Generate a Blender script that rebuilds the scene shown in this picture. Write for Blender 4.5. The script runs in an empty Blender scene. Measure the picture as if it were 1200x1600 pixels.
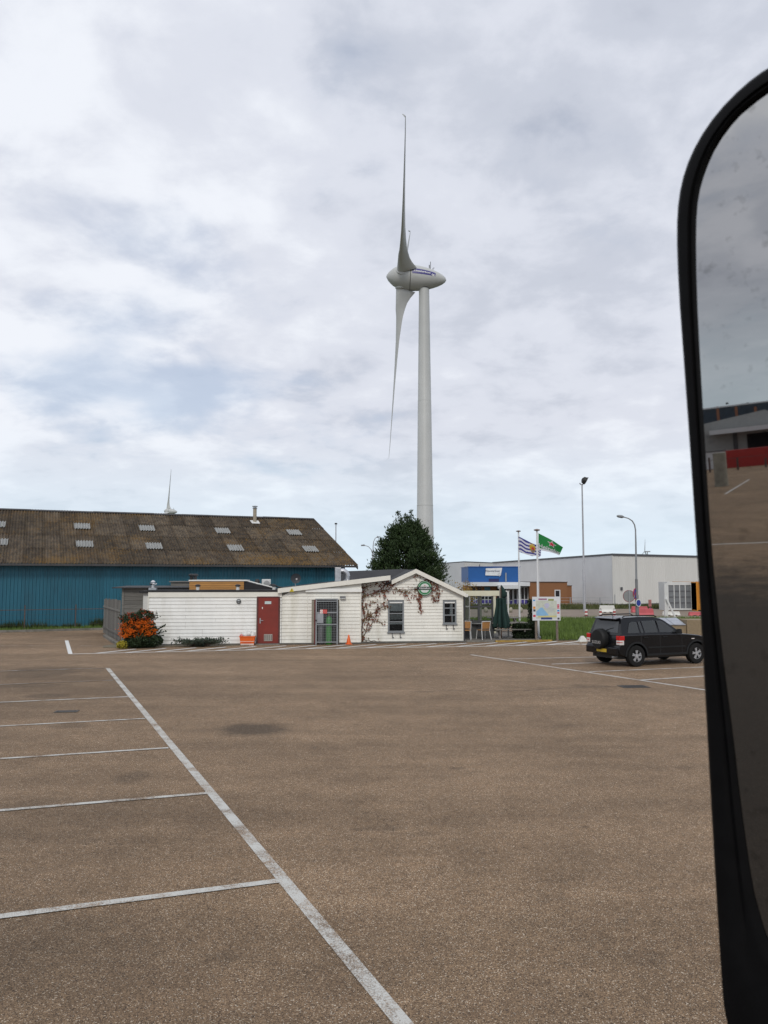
import bpy, bmesh, math, random
from mathutils import Vector, Matrix
R = math.radians
random.seed(7)
scene = bpy.context.scene
COL = scene.collection

# ------------------------------------------------------------------ camera
FPX = 1250.0; CH = 3.0; PITCH = math.atan(103 / 1250.0)
cam_d = bpy.data.cameras.new('camera'); cam = bpy.data.objects.new('camera', cam_d); COL.objects.link(cam)
cam.location = (0, 0, CH); cam.rotation_euler = (R(90) + PITCH, 0, 0)
cam_d.sensor_fit = 'VERTICAL'; cam_d.sensor_height = 36.0; cam_d.lens = FPX / 1600 * 36
cam_d.clip_start = 0.05; cam_d.clip_end = 8000
cam_d.dof.use_dof = True; cam_d.dof.focus_distance = 45; cam_d.dof.aperture_fstop = 16
scene.camera = cam

# ------------------------------------------------------------------ world, sun, exposure
SUN_AZ = R(184); SUN_EL = R(42)           # azimuth clockwise from +Y
world = bpy.data.worlds.new('World'); scene.world = world; world.use_nodes = True
def sky_nodes():
    nt = world.node_tree; nt.nodes.clear()
    N = lambda t, **k: (lambda n: ([setattr(n, a, b) for a, b in k.items()], n)[1])(nt.nodes.new(t))
    L = nt.links.new
    out = N('ShaderNodeOutputWorld'); bg = N('ShaderNodeBackground'); bg.inputs['Strength'].default_value = 0.1
    sky = N('ShaderNodeTexSky', sky_type='NISHITA', sun_disc=False, sun_elevation=SUN_EL, sun_rotation=SUN_AZ)
    sky.air_density = 1.0; sky.dust_density = 1.2
    tc = N('ShaderNodeTexCoord'); sep = N('ShaderNodeSeparateXYZ'); L(tc.outputs['Generated'], sep.inputs[0])
    def math_(op, a, b=None, c=None, clamp=False):
        n = N('ShaderNodeMath', operation=op, use_clamp=clamp)
        for i, x in enumerate((a, b, c)):
            if x is None: continue
            if isinstance(x, (int, float)): n.inputs[i].default_value = x
            else: L(x, n.inputs[i])
        return n.outputs[0]
    za = math_('ABSOLUTE', sep.outputs[2]); zd = math_('ADD', za, 0.24)
    px = math_('DIVIDE', sep.outputs[0], zd); py = math_('DIVIDE', sep.outputs[1], zd)
    cmb = N('ShaderNodeCombineXYZ'); L(px, cmb.inputs[0]); L(py, cmb.inputs[1])
    def noise(scale, detail, rough, off, dist=0.0):
        m = N('ShaderNodeMapping'); m.inputs['Location'].default_value = off; L(cmb.outputs[0], m.inputs[0])
        n = N('ShaderNodeTexNoise'); n.inputs['Scale'].default_value = scale; n.inputs['Detail'].default_value = detail
        n.inputs['Roughness'].default_value = rough; n.inputs['Distortion'].default_value = dist; L(m.outputs[0], n.inputs['Vector'])
        return n.outputs['Fac']
    n1 = noise(0.9, 5, 0.45, (3.3, 1.9, 0.2), 0.1)      # cover
    n2 = noise(0.55, 5, 0.45, (7.1, 4.4, 2.0), 0.0)      # broad light and dark
    n3 = noise(4.6, 7, 0.56, (1.2, 8.8, 5.0), 0.15)       # small puffs
    def ramp(x, pts):
        r = N('ShaderNodeValToRGB'); L(x, r.inputs[0]); el = r.color_ramp.elements
        r.color_ramp.interpolation = 'EASE'
        while len(el) < len(pts): el.new(0.5)
        for e, (p, c) in zip(el, pts): e.position = p; e.color = (*c, 1)
        return r.outputs[0]
    shade = math_('ADD', math_('MULTIPLY', n2, 0.68), math_('MULTIPLY', n3, 0.32))
    cloud = ramp(shade, [(0.38, (4.9, 5.25, 6.15)), (0.45, (6.0, 6.35, 7.25)), (0.52, (7.3, 7.6, 8.45)), (0.61, (8.8, 9.1, 9.75))])
    cover = ramp(math_('ADD', math_('MULTIPLY', n1, 0.8), math_('MULTIPLY', n3, 0.2)), [(0.34, (0.5,) * 3), (0.445, (1, 1, 1))])
    # thin bright veil low over the horizon
    veil = ramp(za, [(0.0, (1, 1, 1)), (0.20, (0, 0, 0))])
    skc = N('ShaderNodeMix', data_type='RGBA', blend_type='MIX'); skc.inputs['Factor'].default_value = 0.35
    L(sky.outputs[0], skc.inputs['A']); skc.inputs['B'].default_value = (5.2, 6.6, 9.0, 1)
    mx = N('ShaderNodeMix', data_type='RGBA'); L(cover, mx.inputs['Factor']); L(skc.outputs['Result'], mx.inputs['A']); L(cloud, mx.inputs['B'])
    mv = N('ShaderNodeMix', data_type='RGBA'); L(math_('MULTIPLY', veil, 0.75), mv.inputs['Factor'])
    L(mx.outputs['Result'], mv.inputs['A']); mv.inputs['B'].default_value = (7.5, 9.0, 10.0, 1)
    L(mv.outputs['Result'], bg.inputs['Color']); L(bg.outputs[0], out.inputs['Surface'])
sky_nodes()
sun_d = bpy.data.lights.new('sun', 'SUN'); sun = bpy.data.objects.new('sun', sun_d); COL.objects.link(sun)
sun_d.energy = 1.5; sun_d.angle = R(14); sun_d.color = (1.0, 0.95, 0.87)
_sd = Vector((math.sin(SUN_AZ) * math.cos(SUN_EL), math.cos(SUN_AZ) * math.cos(SUN_EL), math.sin(SUN_EL)))
sun.rotation_euler = _sd.to_track_quat('Z', 'Y').to_euler()
vs = scene.view_settings
vs.view_transform = 'Standard'; vs.look = 'None'; vs.exposure = 0.0; vs.gamma = 1.0; vs.use_curve_mapping = False

# ------------------------------------------------------------------ survey helpers (photo measurement -> place)
def ray(u, v):
    a = (u - 600) / FPX; b = (800 - v) / FPX
    return Vector((a, math.cos(PITCH) - b * math.sin(PITCH), math.sin(PITCH) + b * math.cos(PITCH)))
def G(u, v, z=0.0):
    d = ray(u, v); t = (z - CH) / d.z
    return Vector((d.x * t, d.y * t, z))
def PY(u, v, Y):
    d = ray(u, v); t = Y / d.y
    return Vector((d.x * t, Y, CH + d.z * t))
class Frame:
    def __init__(s, o, ang):
        s.o = Vector((o[0], o[1], 0)); s.a = ang; s.ex = Vector((math.cos(ang), math.sin(ang), 0)); s.ey = Vector((-math.sin(ang), math.cos(ang), 0))
    def px(s, u, v, y=0.0):
        d = ray(u, v); c = Vector((0, 0, CH)); t = ((s.o + s.ey * y - c).dot(s.ey)) / d.dot(s.ey); p = c + d * t
        return ((p - s.o).dot(s.ex), p.z)
    def w(s, x, y, z=0.0): return s.o + s.ex * x + s.ey * y + Vector((0, 0, z))
    def l(s, p): q = Vector((p[0], p[1], 0)) - s.o; return (q.dot(s.ex), q.dot(s.ey))

# ------------------------------------------------------------------ materials
MATS = {}
def nd(nt, t, **k):
    n = nt.nodes.new(t)
    for a, b in k.items(): setattr(n, a, b)
    return n
def pm(name, col, rough=0.6, metal=0.0, var=0.12, scale=3.0, bump=0.0, bscale=30.0, stretch=(1, 1, 1), obj_var=0.0, dirt=None, dirt_amt=0.0, spec=0.5, coat=0.0, two=None):
    """paint-like procedural material: colour varied by world-space noise, per-piece tint and dirt"""
    if name in MATS: return MATS[name]
    m = bpy.data.materials.new(name); m.use_nodes = True; nt = m.node_tree; L = nt.links.new
    b = nt.nodes['Principled BSDF']; b.inputs['Roughness'].default_value = rough; b.inputs['Metallic'].default_value = metal
    b.inputs['Specular IOR Level'].default_value = spec; b.inputs['Coat Weight'].default_value = coat
    geo = nd(nt, 'ShaderNodeNewGeometry'); mp = nd(nt, 'ShaderNodeMapping'); mp.inputs['Scale'].default_value = stretch; L(geo.outputs['Position'], mp.inputs[0])
    nz = nd(nt, 'ShaderNodeTexNoise'); nz.inputs['Scale'].default_value = scale; nz.inputs['Detail'].default_value = 6; nz.inputs['Roughness'].default_value = 0.6
    L(mp.outputs[0], nz.inputs['Vector'])
    cr = nd(nt, 'ShaderNodeValToRGB'); e = cr.color_ramp.elements
    lo = [c * (1 - var) for c in col]; hi = [min(1, c * (1 + var)) for c in (two or col)]
    e[0].position = 0.3; e[0].color = (*lo, 1); e[1].position = 0.7; e[1].color = (*hi, 1)
    L(nz.outputs['Fac'], cr.inputs[0]); c = cr.outputs[0]
    if obj_var:
        oi = nd(nt, 'ShaderNodeObjectInfo'); mr = nd(nt, 'ShaderNodeMapRange'); mr.inputs['To Min'].default_value = 1 - obj_var; mr.inputs['To Max'].default_value = 1 + obj_var
        L(oi.outputs['Random'], mr.inputs[0]); hs = nd(nt, 'ShaderNodeHueSaturation'); L(mr.outputs[0], hs.inputs['Value']); L(c, hs.inputs['Color']); c = hs.outputs[0]
    if dirt:
        n2 = nd(nt, 'ShaderNodeTexNoise'); n2.inputs['Scale'].default_value = scale * 0.37; n2.inputs['Detail'].default_value = 9; n2.inputs['Roughness'].default_value = 0.7
        m2 = nd(nt, 'ShaderNodeMapping'); m2.inputs['Scale'].default_value = stretch; m2.inputs['Location'].default_value = (3, 5, 7); L(geo.outputs['Position'], m2.inputs[0]); L(m2.outputs[0], n2.inputs['Vector'])
        mr = nd(nt, 'ShaderNodeMapRange'); mr.inputs['From Min'].default_value = 0.5; mr.inputs['From Max'].default_value = 0.72; mr.inputs['To Max'].default_value = dirt_amt
        L(n2.outputs['Fac'], mr.inputs[0]); mx = nd(nt, 'ShaderNodeMix', data_type='RGBA'); L(mr.outputs[0], mx.inputs['Factor']); L(c, mx.inputs['A']); mx.inputs['B'].default_value = (*dirt, 1); c = mx.outputs['Result']
    L(c, b.inputs['Base Color'])
    if bump:
        n3 = nd(nt, 'ShaderNodeTexNoise'); n3.inputs['Scale'].default_value = bscale; n3.inputs['Detail'].default_value = 4; L(mp.outputs[0], n3.inputs['Vector'])
        bp = nd(nt, 'ShaderNodeBump'); bp.inputs['Strength'].default_value = bump; bp.inputs['Distance'].default_value = 0.01; L(n3.outputs['Fac'], bp.inputs['Height']); L(bp.outputs[0], b.inputs['Normal'])
    MATS[name] = m; return m
def glass_mat(name, tint=(0.02, 0.025, 0.03), see=0.0, rough=0.03):
    if name in MATS: return MATS[name]
    m = bpy.data.materials.new(name); m.use_nodes = True; nt = m.node_tree; L = nt.links.new
    b = nt.nodes['Principled BSDF']; b.inputs['Base Color'].default_value = (*tint, 1); b.inputs['Roughness'].default_value = rough; b.inputs['IOR'].default_value = 1.5
    if see:
        out = nt.nodes['Material Output']; tr = nd(nt, 'ShaderNodeBsdfTransparent'); tr.inputs[0].default_value = (0.9, 0.93, 0.93, 1)
        fr = nd(nt, 'ShaderNodeFresnel'); fr.inputs[0].default_value = 1.5
        mr = nd(nt, 'ShaderNodeMapRange'); mr.inputs['To Min'].default_value = 1 - see; mr.inputs['To Max'].default_value = 1.0; L(fr.outputs[0], mr.inputs[0])
        mx = nd(nt, 'ShaderNodeMixShader'); L(mr.outputs[0], mx.inputs[0]); L(tr.outputs[0], mx.inputs[1]); L(b.outputs[0], mx.inputs[2]); L(mx.outputs[0], out.inputs[0])
    MATS[name] = m; return m

STAINS_AND_SHADE = []   # filled: (cx, cy, rx, ry, rot, strength)
def add_stain(u0, u1, v0, v1, s):
    a = G(u0, (v0 + v1) / 2); b = G(u1, (v0 + v1) / 2); c = G((u0 + u1) / 2, v0); d = G((u0 + u1) / 2, v1)
    m = (a + b) / 2; STAINS_AND_SHADE.append((m.x, (c.y + d.y) / 2, (b - a).length / 2, (c - d).length / 2, s))
for s in [(330, 462, 1129, 1152, 1.0), (165, 240, 1205, 1228, 0.55), (-30, 150, 1040, 1062, 0.75), (-40, 130, 1066, 1076, 0.7), (20, 125, 1083, 1092, 0.7),
          (60, 150, 1129, 1140, 0.6), (-60, 30, 1149, 1156, 0.5), (300, 380, 1480, 1520, 0.45), (560, 640, 1288, 1300, 0.5), (1050, 1090, 1196, 1203, 0.4),
          (-80, 110, 1480, 1560, 0.5), (20, 120, 1245, 1262, 0.4), (880, 960, 1068, 1076, 0.4), (600, 700, 1298, 1308, 0.3), (120, 170, 1044, 1052, .6), (700, 728, 1198, 1203, .6), (540, 600, 1292, 1299, .6), (100, 170, 1306, 1322, .5), (820, 905, 1395, 1412, .35), (235, 262, 1432, 1440, .6), (905, 925, 1290, 1294, .7), (480, 500, 1166, 1170, .6), (960, 1060, 1480, 1515, .35)]: add_stain(*s)

STAINS_AND_SHADE.append((-7.5, -5.5, 13, 11.5, 1.45)); STAINS_AND_SHADE.append((-12, 18, 7, 13, .34)); STAINS_AND_SHADE.append((-6.5, 9.5, 5, 4, .36)); STAINS_AND_SHADE.append((-1.0, 4.6, 6.5, 2.6, .34)); STAINS_AND_SHADE.append((-3.2, 6.2, 2.6, 1.6, .42)); STAINS_AND_SHADE.append((3.5, 5.2, 3.5, 1.8, .28))  # broad ovals paint in shade for mirror ground and foreground; left bays worn darker
def asphalt_color(nt, L):
    geo = nd(nt, 'ShaderNodeNewGeometry'); pos = geo.outputs['Position']
    def noise(sc, det=3, rough=0.6, st=(1, 1, 1)):
        mp = nd(nt, 'ShaderNodeMapping'); mp.inputs['Scale'].default_value = st; L(pos, mp.inputs[0])
        n = nd(nt, 'ShaderNodeTexNoise'); n.inputs['Scale'].default_value = sc; n.inputs['Detail'].default_value = det; n.inputs['Roughness'].default_value = rough; L(mp.outputs[0], n.inputs['Vector']); return n.outputs['Fac']
    vor = nd(nt, 'ShaderNodeTexVoronoi'); vor.inputs['Scale'].default_value = 140; L(pos, vor.inputs['Vector'])
    sp = nd(nt, 'ShaderNodeSeparateColor'); L(vor.outputs['Color'], sp.inputs[0])
    cr = nd(nt, 'ShaderNodeValToRGB'); cr.color_ramp.interpolation = 'CONSTANT'; el = cr.color_ramp.elements
    pts = [(0, (.074, .050, .033)), (.16, (.178, .116, .069)), (.34, (.25, .166, .097)), (.50, (.20, .135, .083)), (.66, (.29, .196, .118)), (.80, (.118, .083, .058)), (.88, (.365, .262, .17)), (.96, (.60, .51, .40))]
    while len(el) < len(pts): el.new(.5)
    for e, (p, c) in zip(el, pts): e.position = p; e.color = (*c, 1)
    L(sp.outputs[0], cr.inputs[0]); c = cr.outputs[0]
    def mul(c, fac, lo, hi, f0=.3, f1=.7):
        mr = nd(nt, 'ShaderNodeMapRange'); mr.inputs['From Min'].default_value = f0; mr.inputs['From Max'].default_value = f1; mr.inputs['To Min'].default_value = lo; mr.inputs['To Max'].default_value = hi; L(fac, mr.inputs[0])
        mx = nd(nt, 'ShaderNodeMix', data_type='RGBA', blend_type='MULTIPLY'); mx.inputs['Factor'].default_value = 1; L(c, mx.inputs['A']); L(mr.outputs[0], mx.inputs['B']); return mx.outputs['Result']
    c = mul(c, noise(0.22, 6, .62), .80, 1.2); c = mul(c, noise(1.6, 6, .7), .84, 1.14); c = mul(c, noise(11, 4), .86, 1.12)
    c = mul(c, noise(0.5, 5, .6, (.18, 1.6, 1)), .86, 1.08, .35, .6)
    # oil stains left by parked cars, and broad ovals of painted shade
    wob = noise(1.3, 5, .7); tot = None
    for (cx, cy, rx, ry, s) in STAINS_AND_SHADE:
        mp = nd(nt, 'ShaderNodeMapping', vector_type='POINT'); mp.inputs['Location'].default_value = (-cx / rx, -cy / ry, 0); mp.inputs['Scale'].default_value = (1 / rx, 1 / ry, 0); L(pos, mp.inputs[0])
        ln = nd(nt, 'ShaderNodeVectorMath', operation='LENGTH'); L(mp.outputs[0], ln.inputs[0])
        ad = nd(nt, 'ShaderNodeMath', operation='MULTIPLY_ADD'); L(wob, ad.inputs[0]); ad.inputs[1].default_value = 1.1; L(ln.outputs['Value'], ad.inputs[2])
        mr = nd(nt, 'ShaderNodeMapRange', interpolation_type='SMOOTHSTEP'); mr.inputs['From Min'].default_value = 1.68; mr.inputs['From Max'].default_value = .98; mr.inputs['To Max'].default_value = s * .62; L(ad.outputs[0], mr.inputs[0])
        if tot is None: tot = mr.outputs[0]
        else:
            mm = nd(nt, 'ShaderNodeMath', operation='MAXIMUM'); L(tot, mm.inputs[0]); L(mr.outputs[0], mm.inputs[1]); tot = mm.outputs[0]
    mx = nd(nt, 'ShaderNodeMix', data_type='RGBA'); L(tot, mx.inputs['Factor']); L(c, mx.inputs['A']); mx.inputs['B'].default_value = (.032, .027, .022, 1)
    return mx.outputs['Result'], vor, pos, noise
def asphalt_mat():
    m = bpy.data.materials.new('brown_chip_asphalt'); m.use_nodes = True; nt = m.node_tree; L = nt.links.new; b = nt.nodes['Principled BSDF']
    c, vor, pos, noise = asphalt_color(nt, L); L(c, b.inputs['Base Color']); b.inputs['Roughness'].default_value = .85; b.inputs['Specular IOR Level'].default_value = .22
    bp = nd(nt, 'ShaderNodeBump'); bp.inputs['Strength'].default_value = .55; bp.inputs['Distance'].default_value = .006; L(vor.outputs['Distance'], bp.inputs['Height']); L(bp.outputs[0], b.inputs['Normal'])
    return m
def line_mat(name, wear, col=(.5, .5, .47)):
    m = bpy.data.materials.new(name); m.use_nodes = True; nt = m.node_tree; L = nt.links.new; b = nt.nodes['Principled BSDF']
    c, vor, pos, noise = asphalt_color(nt, L)
    n = noise(75, 4, .8); n2 = noise(2.2, 5, .7)
    ad = nd(nt, 'ShaderNodeMath', operation='MULTIPLY_ADD'); L(n2, ad.inputs[0]); ad.inputs[1].default_value = .9; L(n, ad.inputs[2])
    mr = nd(nt, 'ShaderNodeMapRange'); mr.inputs['From Min'].default_value = wear - .08; mr.inputs['From Max'].default_value = wear + .1; L(ad.outputs[0], mr.inputs[0])
    mx = nd(nt, 'ShaderNodeMix', data_type='RGBA'); L(mr.outputs[0], mx.inputs['Factor']); L(c, mx.inputs['A']); mx.inputs['B'].default_value = (*col, 1)
    L(mx.outputs['Result'], b.inputs['Base Color']); b.inputs['Roughness'].default_value = .65
    return m
def leaf_mat(name, a, b_, rough=.55):
    m = bpy.data.materials.new(name); m.use_nodes = True; nt = m.node_tree; L = nt.links.new; b = nt.nodes['Principled BSDF']
    geo = nd(nt, 'ShaderNodeNewGeometry'); cr = nd(nt, 'ShaderNodeValToRGB'); e = cr.color_ramp.elements
    nz = nd(nt, 'ShaderNodeTexNoise'); nz.inputs['Scale'].default_value = 1.6; nz.inputs['Detail'].default_value = 3; L(geo.outputs['Position'], nz.inputs['Vector'])
    ad = nd(nt, 'ShaderNodeMath', operation='MULTIPLY_ADD'); L(geo.outputs['Random Per Island'], ad.inputs[0]); ad.inputs[1].default_value = .5
    sb = nd(nt, 'ShaderNodeMath', operation='SUBTRACT'); L(nz.outputs['Fac'], sb.inputs[0]); sb.inputs[1].default_value = .22; L(sb.outputs[0], ad.inputs[2])
    e[0].position = .1; e[0].color = (*a, 1); e[1].position = .85; e[1].color = (*b_, 1); L(ad.outputs[0], cr.inputs[0]); L(cr.outputs[0], b.inputs['Base Color'])
    b.inputs['Roughness'].default_value = rough; b.inputs['Specular IOR Level'].default_value = .3
    tr = nd(nt, 'ShaderNodeBsdfTranslucent'); L(cr.outputs[0], tr.inputs[0]); mx = nd(nt, 'ShaderNodeMixShader'); mx.inputs[0].default_value = .22
    L(b.outputs[0], mx.inputs[1]); L(tr.outputs[0], mx.inputs[2]); L(mx.outputs[0], nt.nodes['Material Output'].inputs[0])
    MATS[name] = m; return m

# ------------------------------------------------------------------ mesh helpers
class MB:
    def __init__(s): s.v = []; s.f = []; s.m = []
    def add(s, vs, fs, mi=0):
        o = len(s.v); s.v += [tuple(p) for p in vs]; s.f += [tuple(i + o for i in f) for f in fs]; s.m += [mi] * len(fs); return s
    def box(s, x0, x1, y0, y1, z0, z1, mi=0):
        return s.add([(x0, y0, z0), (x1, y0, z0), (x1, y1, z0), (x0, y1, z0), (x0, y0, z1), (x1, y0, z1), (x1, y1, z1), (x0, y1, z1)],
                     [(0, 3, 2, 1), (4, 5, 6, 7), (0, 1, 5, 4), (1, 2, 6, 5), (2, 3, 7, 6), (3, 0, 4, 7)], mi)
    def hexa(s, b, t, mi=0):       # 4 bottom points, 4 top points (counter-clockwise)
        return s.add(list(b) + list(t), [(0, 3, 2, 1), (4, 5, 6, 7), (0, 1, 5, 4), (1, 2, 6, 5), (2, 3, 7, 6), (3, 0, 4, 7)], mi)
    def bar(s, p, q, w, h=None, mi=0, up=(0, 0, 1)):
        p = Vector(p); q = Vector(q); d = (q - p).normalized(); u = Vector(up)
        if abs(d.dot(u)) > .98: u = Vector((0, 1, 0))
        a = d.cross(u).normalized() * w / 2; b = a.cross(d).normalized() * (h or w) / 2
        return s.hexa([p - a - b, p + a - b, p + a + b, p - a + b], [q - a - b, q + a - b, q + a + b, q - a + b], mi)
    def tube(s, pts, r, n=8, mi=0, cap=True):
        pts = [Vector(p) for p in pts]; k = len(pts); rs = r if isinstance(r, (list, tuple)) else [r] * k
        o = len(s.v); ref = None
        for i, p in enumerate(pts):
            d = (pts[min(i + 1, k - 1)] - pts[max(i - 1, 0)]).normalized()
            if ref is None: ref = d.orthogonal().normalized()
            a = (ref - d * ref.dot(d)).normalized(); b = d.cross(a); ref = a
            for j in range(n):
                t = 2 * math.pi * j / n; s.v.append(tuple(p + (a * math.cos(t) + b * math.sin(t)) * rs[i]))
        for i in range(k - 1):
            for j in range(n):
                s.f.append((o + i * n + j, o + i * n + (j + 1) % n, o + (i + 1) * n + (j + 1) % n, o + (i + 1) * n + j)); s.m.append(mi)
        if cap:
            s.f.append(tuple(o + j for j in range(n))[::-1]); s.f.append(tuple(o + (k - 1) * n + j for j in range(n))); s.m += [mi, mi]
        return s
    def lathe(s, prof, n=24, mat=None, mi=0, cap=True):   # prof [(r,z)], about z; mat = Matrix
        o = len(s.v); mat = mat or Matrix()
        for r, z in prof:
            for j in range(n):
                t = 2 * math.pi * j / n; s.v.append(tuple(mat @ Vector((r * math.cos(t), r * math.sin(t), z))))
        for i in range(len(prof) - 1):
            for j in range(n):
                s.f.append((o + i * n + j, o + i * n + (j + 1) % n, o + (i + 1) * n + (j + 1) % n, o + (i + 1) * n + j)); s.m.append(mi)
        if cap and prof[0][0] > 1e-6: s.f.append(tuple(o + j for j in range(n))[::-1]); s.m.append(mi)
        if cap and prof[-1][0] > 1e-6: s.f.append(tuple(o + (len(prof) - 1) * n + j for j in range(n))); s.m.append(mi)
        return s
    def prism(s, poly, d, mi=0):   # poly: 3D points, d: Vector extrusion
        n = len(poly); d = Vector(d); P = [Vector(p) for p in poly]; Q = [p + d for p in P]
        return s.add(P + Q, [tuple(range(n))[::-1], tuple(range(n, 2 * n))] + [(i, (i + 1) % n, n + (i + 1) % n, n + i) for i in range(n)], mi)
    def poly(s, pts, mi=0): return s.add(pts, [tuple(range(len(pts)))], mi)
    def mesh(s, name, mats, smooth=None, fix=True):
        me = bpy.data.meshes.new(name); me.from_pydata(s.v, [], s.f)
        for m in (mats if isinstance(mats, (list, tuple)) else [mats]): me.materials.append(m)
        if any(s.m): me.polygons.foreach_set('material_index', s.m)
        if fix:
            bm = bmesh.new(); bm.from_mesh(me); bmesh.ops.recalc_face_normals(bm, faces=bm.faces); bm.to_mesh(me); bm.free()
        if smooth is not None:
            me.shade_smooth(); me.set_sharp_from_angle(angle=R(smooth))
        me.update(); return me
    def build(s, name, mats, parent=None, smooth=None, fix=True, bevel=0):
        o = bpy.data.objects.new(name, s.mesh(name, mats, smooth, fix)); COL.objects.link(o)
        if parent: o.parent = parent
        if bevel:
            md = o.modifiers.new('bevel', 'BEVEL'); md.width = bevel; md.segments = 2; md.limit_method = 'ANGLE'; md.angle_limit = R(40)
        return o
def tag(o, label=None, cat=None, group=None, kind=None):
    if label: o['label'] = label
    if cat: o['category'] = cat
    if group: o['group'] = group
    if kind: o['kind'] = kind
    return o
def thing(name, label, cat, loc=(0, 0, 0), rz=0.0, group=None):
    o = bpy.data.objects.new(name, None); o.empty_display_size = .2; COL.objects.link(o); o.location = loc; o.rotation_euler = (0, 0, rz)
    return tag(o, label, cat, group)
def inst(src, parent, loc=None, rot=None, name=None):
    o = src.copy(); COL.objects.link(o)
    if parent: o.parent = parent
    if loc is not None: o.location = loc
    if rot is not None: o.rotation_euler = rot
    return o
def link_mesh(name, me, parent, loc=(0, 0, 0), rot=(0, 0, 0)):
    o = bpy.data.objects.new(name, me); COL.objects.link(o); o.parent = parent; o.location = loc; o.rotation_euler = rot; return o
def copy_tree(src, loc, rz, label=None):
    r = src.copy(); COL.objects.link(r); r.location = loc; r.rotation_euler = (0, 0, rz)
    if label: r['label'] = label
    for ch in list(src.children):
        c = ch.copy(); COL.objects.link(c); c.parent = r
        for g in list(ch.children):
            d = g.copy(); COL.objects.link(d); d.parent = c
    return r
def text_geo(txt, size, bold=0.0, align='CENTER'):
    cu = bpy.data.curves.new('lettering', 'FONT'); cu.body = txt; cu.size = size; cu.align_x = align; cu.align_y = 'CENTER'; cu.offset = bold; cu.resolution_u = 3
    o = bpy.data.objects.new('lettering', cu); COL.objects.link(o); dg = bpy.context.evaluated_depsgraph_get(); dg.update()
    me = o.evaluated_get(dg).to_mesh(); vs_ = [tuple(v.co) for v in me.vertices]; fs = [tuple(p.vertices) for p in me.polygons]
    o.evaluated_get(dg).to_mesh_clear(); bpy.data.objects.remove(o); bpy.data.curves.remove(cu)
    return vs_, fs
def lerp_(a, b, t): return a + (b - a) * t
def structure(o): o['kind'] = 'structure'; return o
def lerp(a, b, t): return a + (b - a) * t
def interp(x, pts):
    if x <= pts[0][0]: return pts[0][1]
    for (a, b), (c, d) in zip(pts, pts[1:]):
        if x <= c: return lerp(b, d, (x - a) / (c - a)) if c > a else d
    return pts[-1][1]

M_white_paint = pm('white_paint', (.74, .74, .71), .5, var=.05)
M_galv = pm('galvanised_steel', (.42, .44, .46), .42, .75, var=.15, scale=9)
M_dark = pm('dark_rubber', (.02, .02, .021), .6, var=.2)
M_black = pm('black_felt', (.018, .018, .02), .8, var=.3)

# ================================================================== GROUND
ground = MB().add([(-4000, -4000, -.03), (4000, -4000, -.03), (4000, 4000, -.03), (-4000, 4000, -.03)], [(0, 1, 2, 3)]).build('ground', pm('field_ground', (.055, .075, .03), .9, var=.3, scale=.05))
structure(ground)
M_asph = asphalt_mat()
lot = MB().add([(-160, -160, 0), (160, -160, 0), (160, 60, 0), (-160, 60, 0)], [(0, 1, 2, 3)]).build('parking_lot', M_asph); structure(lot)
# far paved yard in front of the grey warehouses
far_yard = MB().add([(-60, 59.5, .004), (120, 59.5, .004), (120, 150, .004), (-60, 150, .004)], [(0, 1, 2, 3)]).build('yard_paving', pm('yard_paving', (.2, .155, .115), .75, var=.18, scale=.6)); structure(far_yard)

M_line_worn = line_mat('worn_line_paint', .90); M_line = line_mat('line_paint', .66, (.66, .66, .64)); M_line_mid = line_mat('scuffed_line_paint', .86, (.55, .55, .53)); M_line_faint = line_mat('faint_line_paint', 1.05)
def stripe(name, p, q, w, mat, z=.005):
    p = Vector(p); q = Vector(q); d = (q - p).normalized(); n = Vector((-d.y, d.x, 0)) * w / 2
    o = MB().add([(p - n)[:2] + (z,), (p + n)[:2] + (z,), (q + n)[:2] + (z,), (q - n)[:2] + (z,)], [(0, 3, 2, 1)]).build(name, mat); return structure(o)
# row of bays on the left
a = G(168, 1044); b = G(630, 1600); d = (b - a).normalized()
stripe('bay_head_line', a, b + d * 3, .13, M_line_worn)
bays = [((168, 1044), (0, 1049), .10, M_line_faint), ((177, 1063), (0, 1070), .09, M_line_faint), ((200, 1089), (0, 1097.7), .10, M_line_worn), ((227, 1123), (0, 1135), .09, M_line_worn),
        ((263, 1169), (0, 1186), .10, M_line_worn), ((323, 1240), (0, 1267), .10, M_line_worn), ((436, 1377), (0, 1433), .11, M_line_worn)]
for (p, q, w, m) in bays:
    p3 = G(*p); q3 = G(*q); dd = (q3 - p3).normalized(); stripe('bay_line', p3 + (b - a).normalized() * 0, p3 + dd * 5.2, w, m, .009)
# bays on the right by the car
stripe('bay_head_line', G(735, 1023), G(1160, 1087), .11, M_line_mid)
for (p, q) in [((920, 1050), (1095, 1042.7)), ((1000, 1063), (1095, 1057)), ((862, 1038), (940, 1035.5)), ((795, 1030), (925, 1027))]:
    p3 = G(*p); q3 = G(*q); dd = (q3 - p3).normalized(); stripe('bay_line', p3, p3 + dd * max(4.6, (q3 - p3).length), .11, M_line_mid, .009)
stripe('bay_line', G(885, 1004.5), G(922, 1008), .10, M_line)
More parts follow.
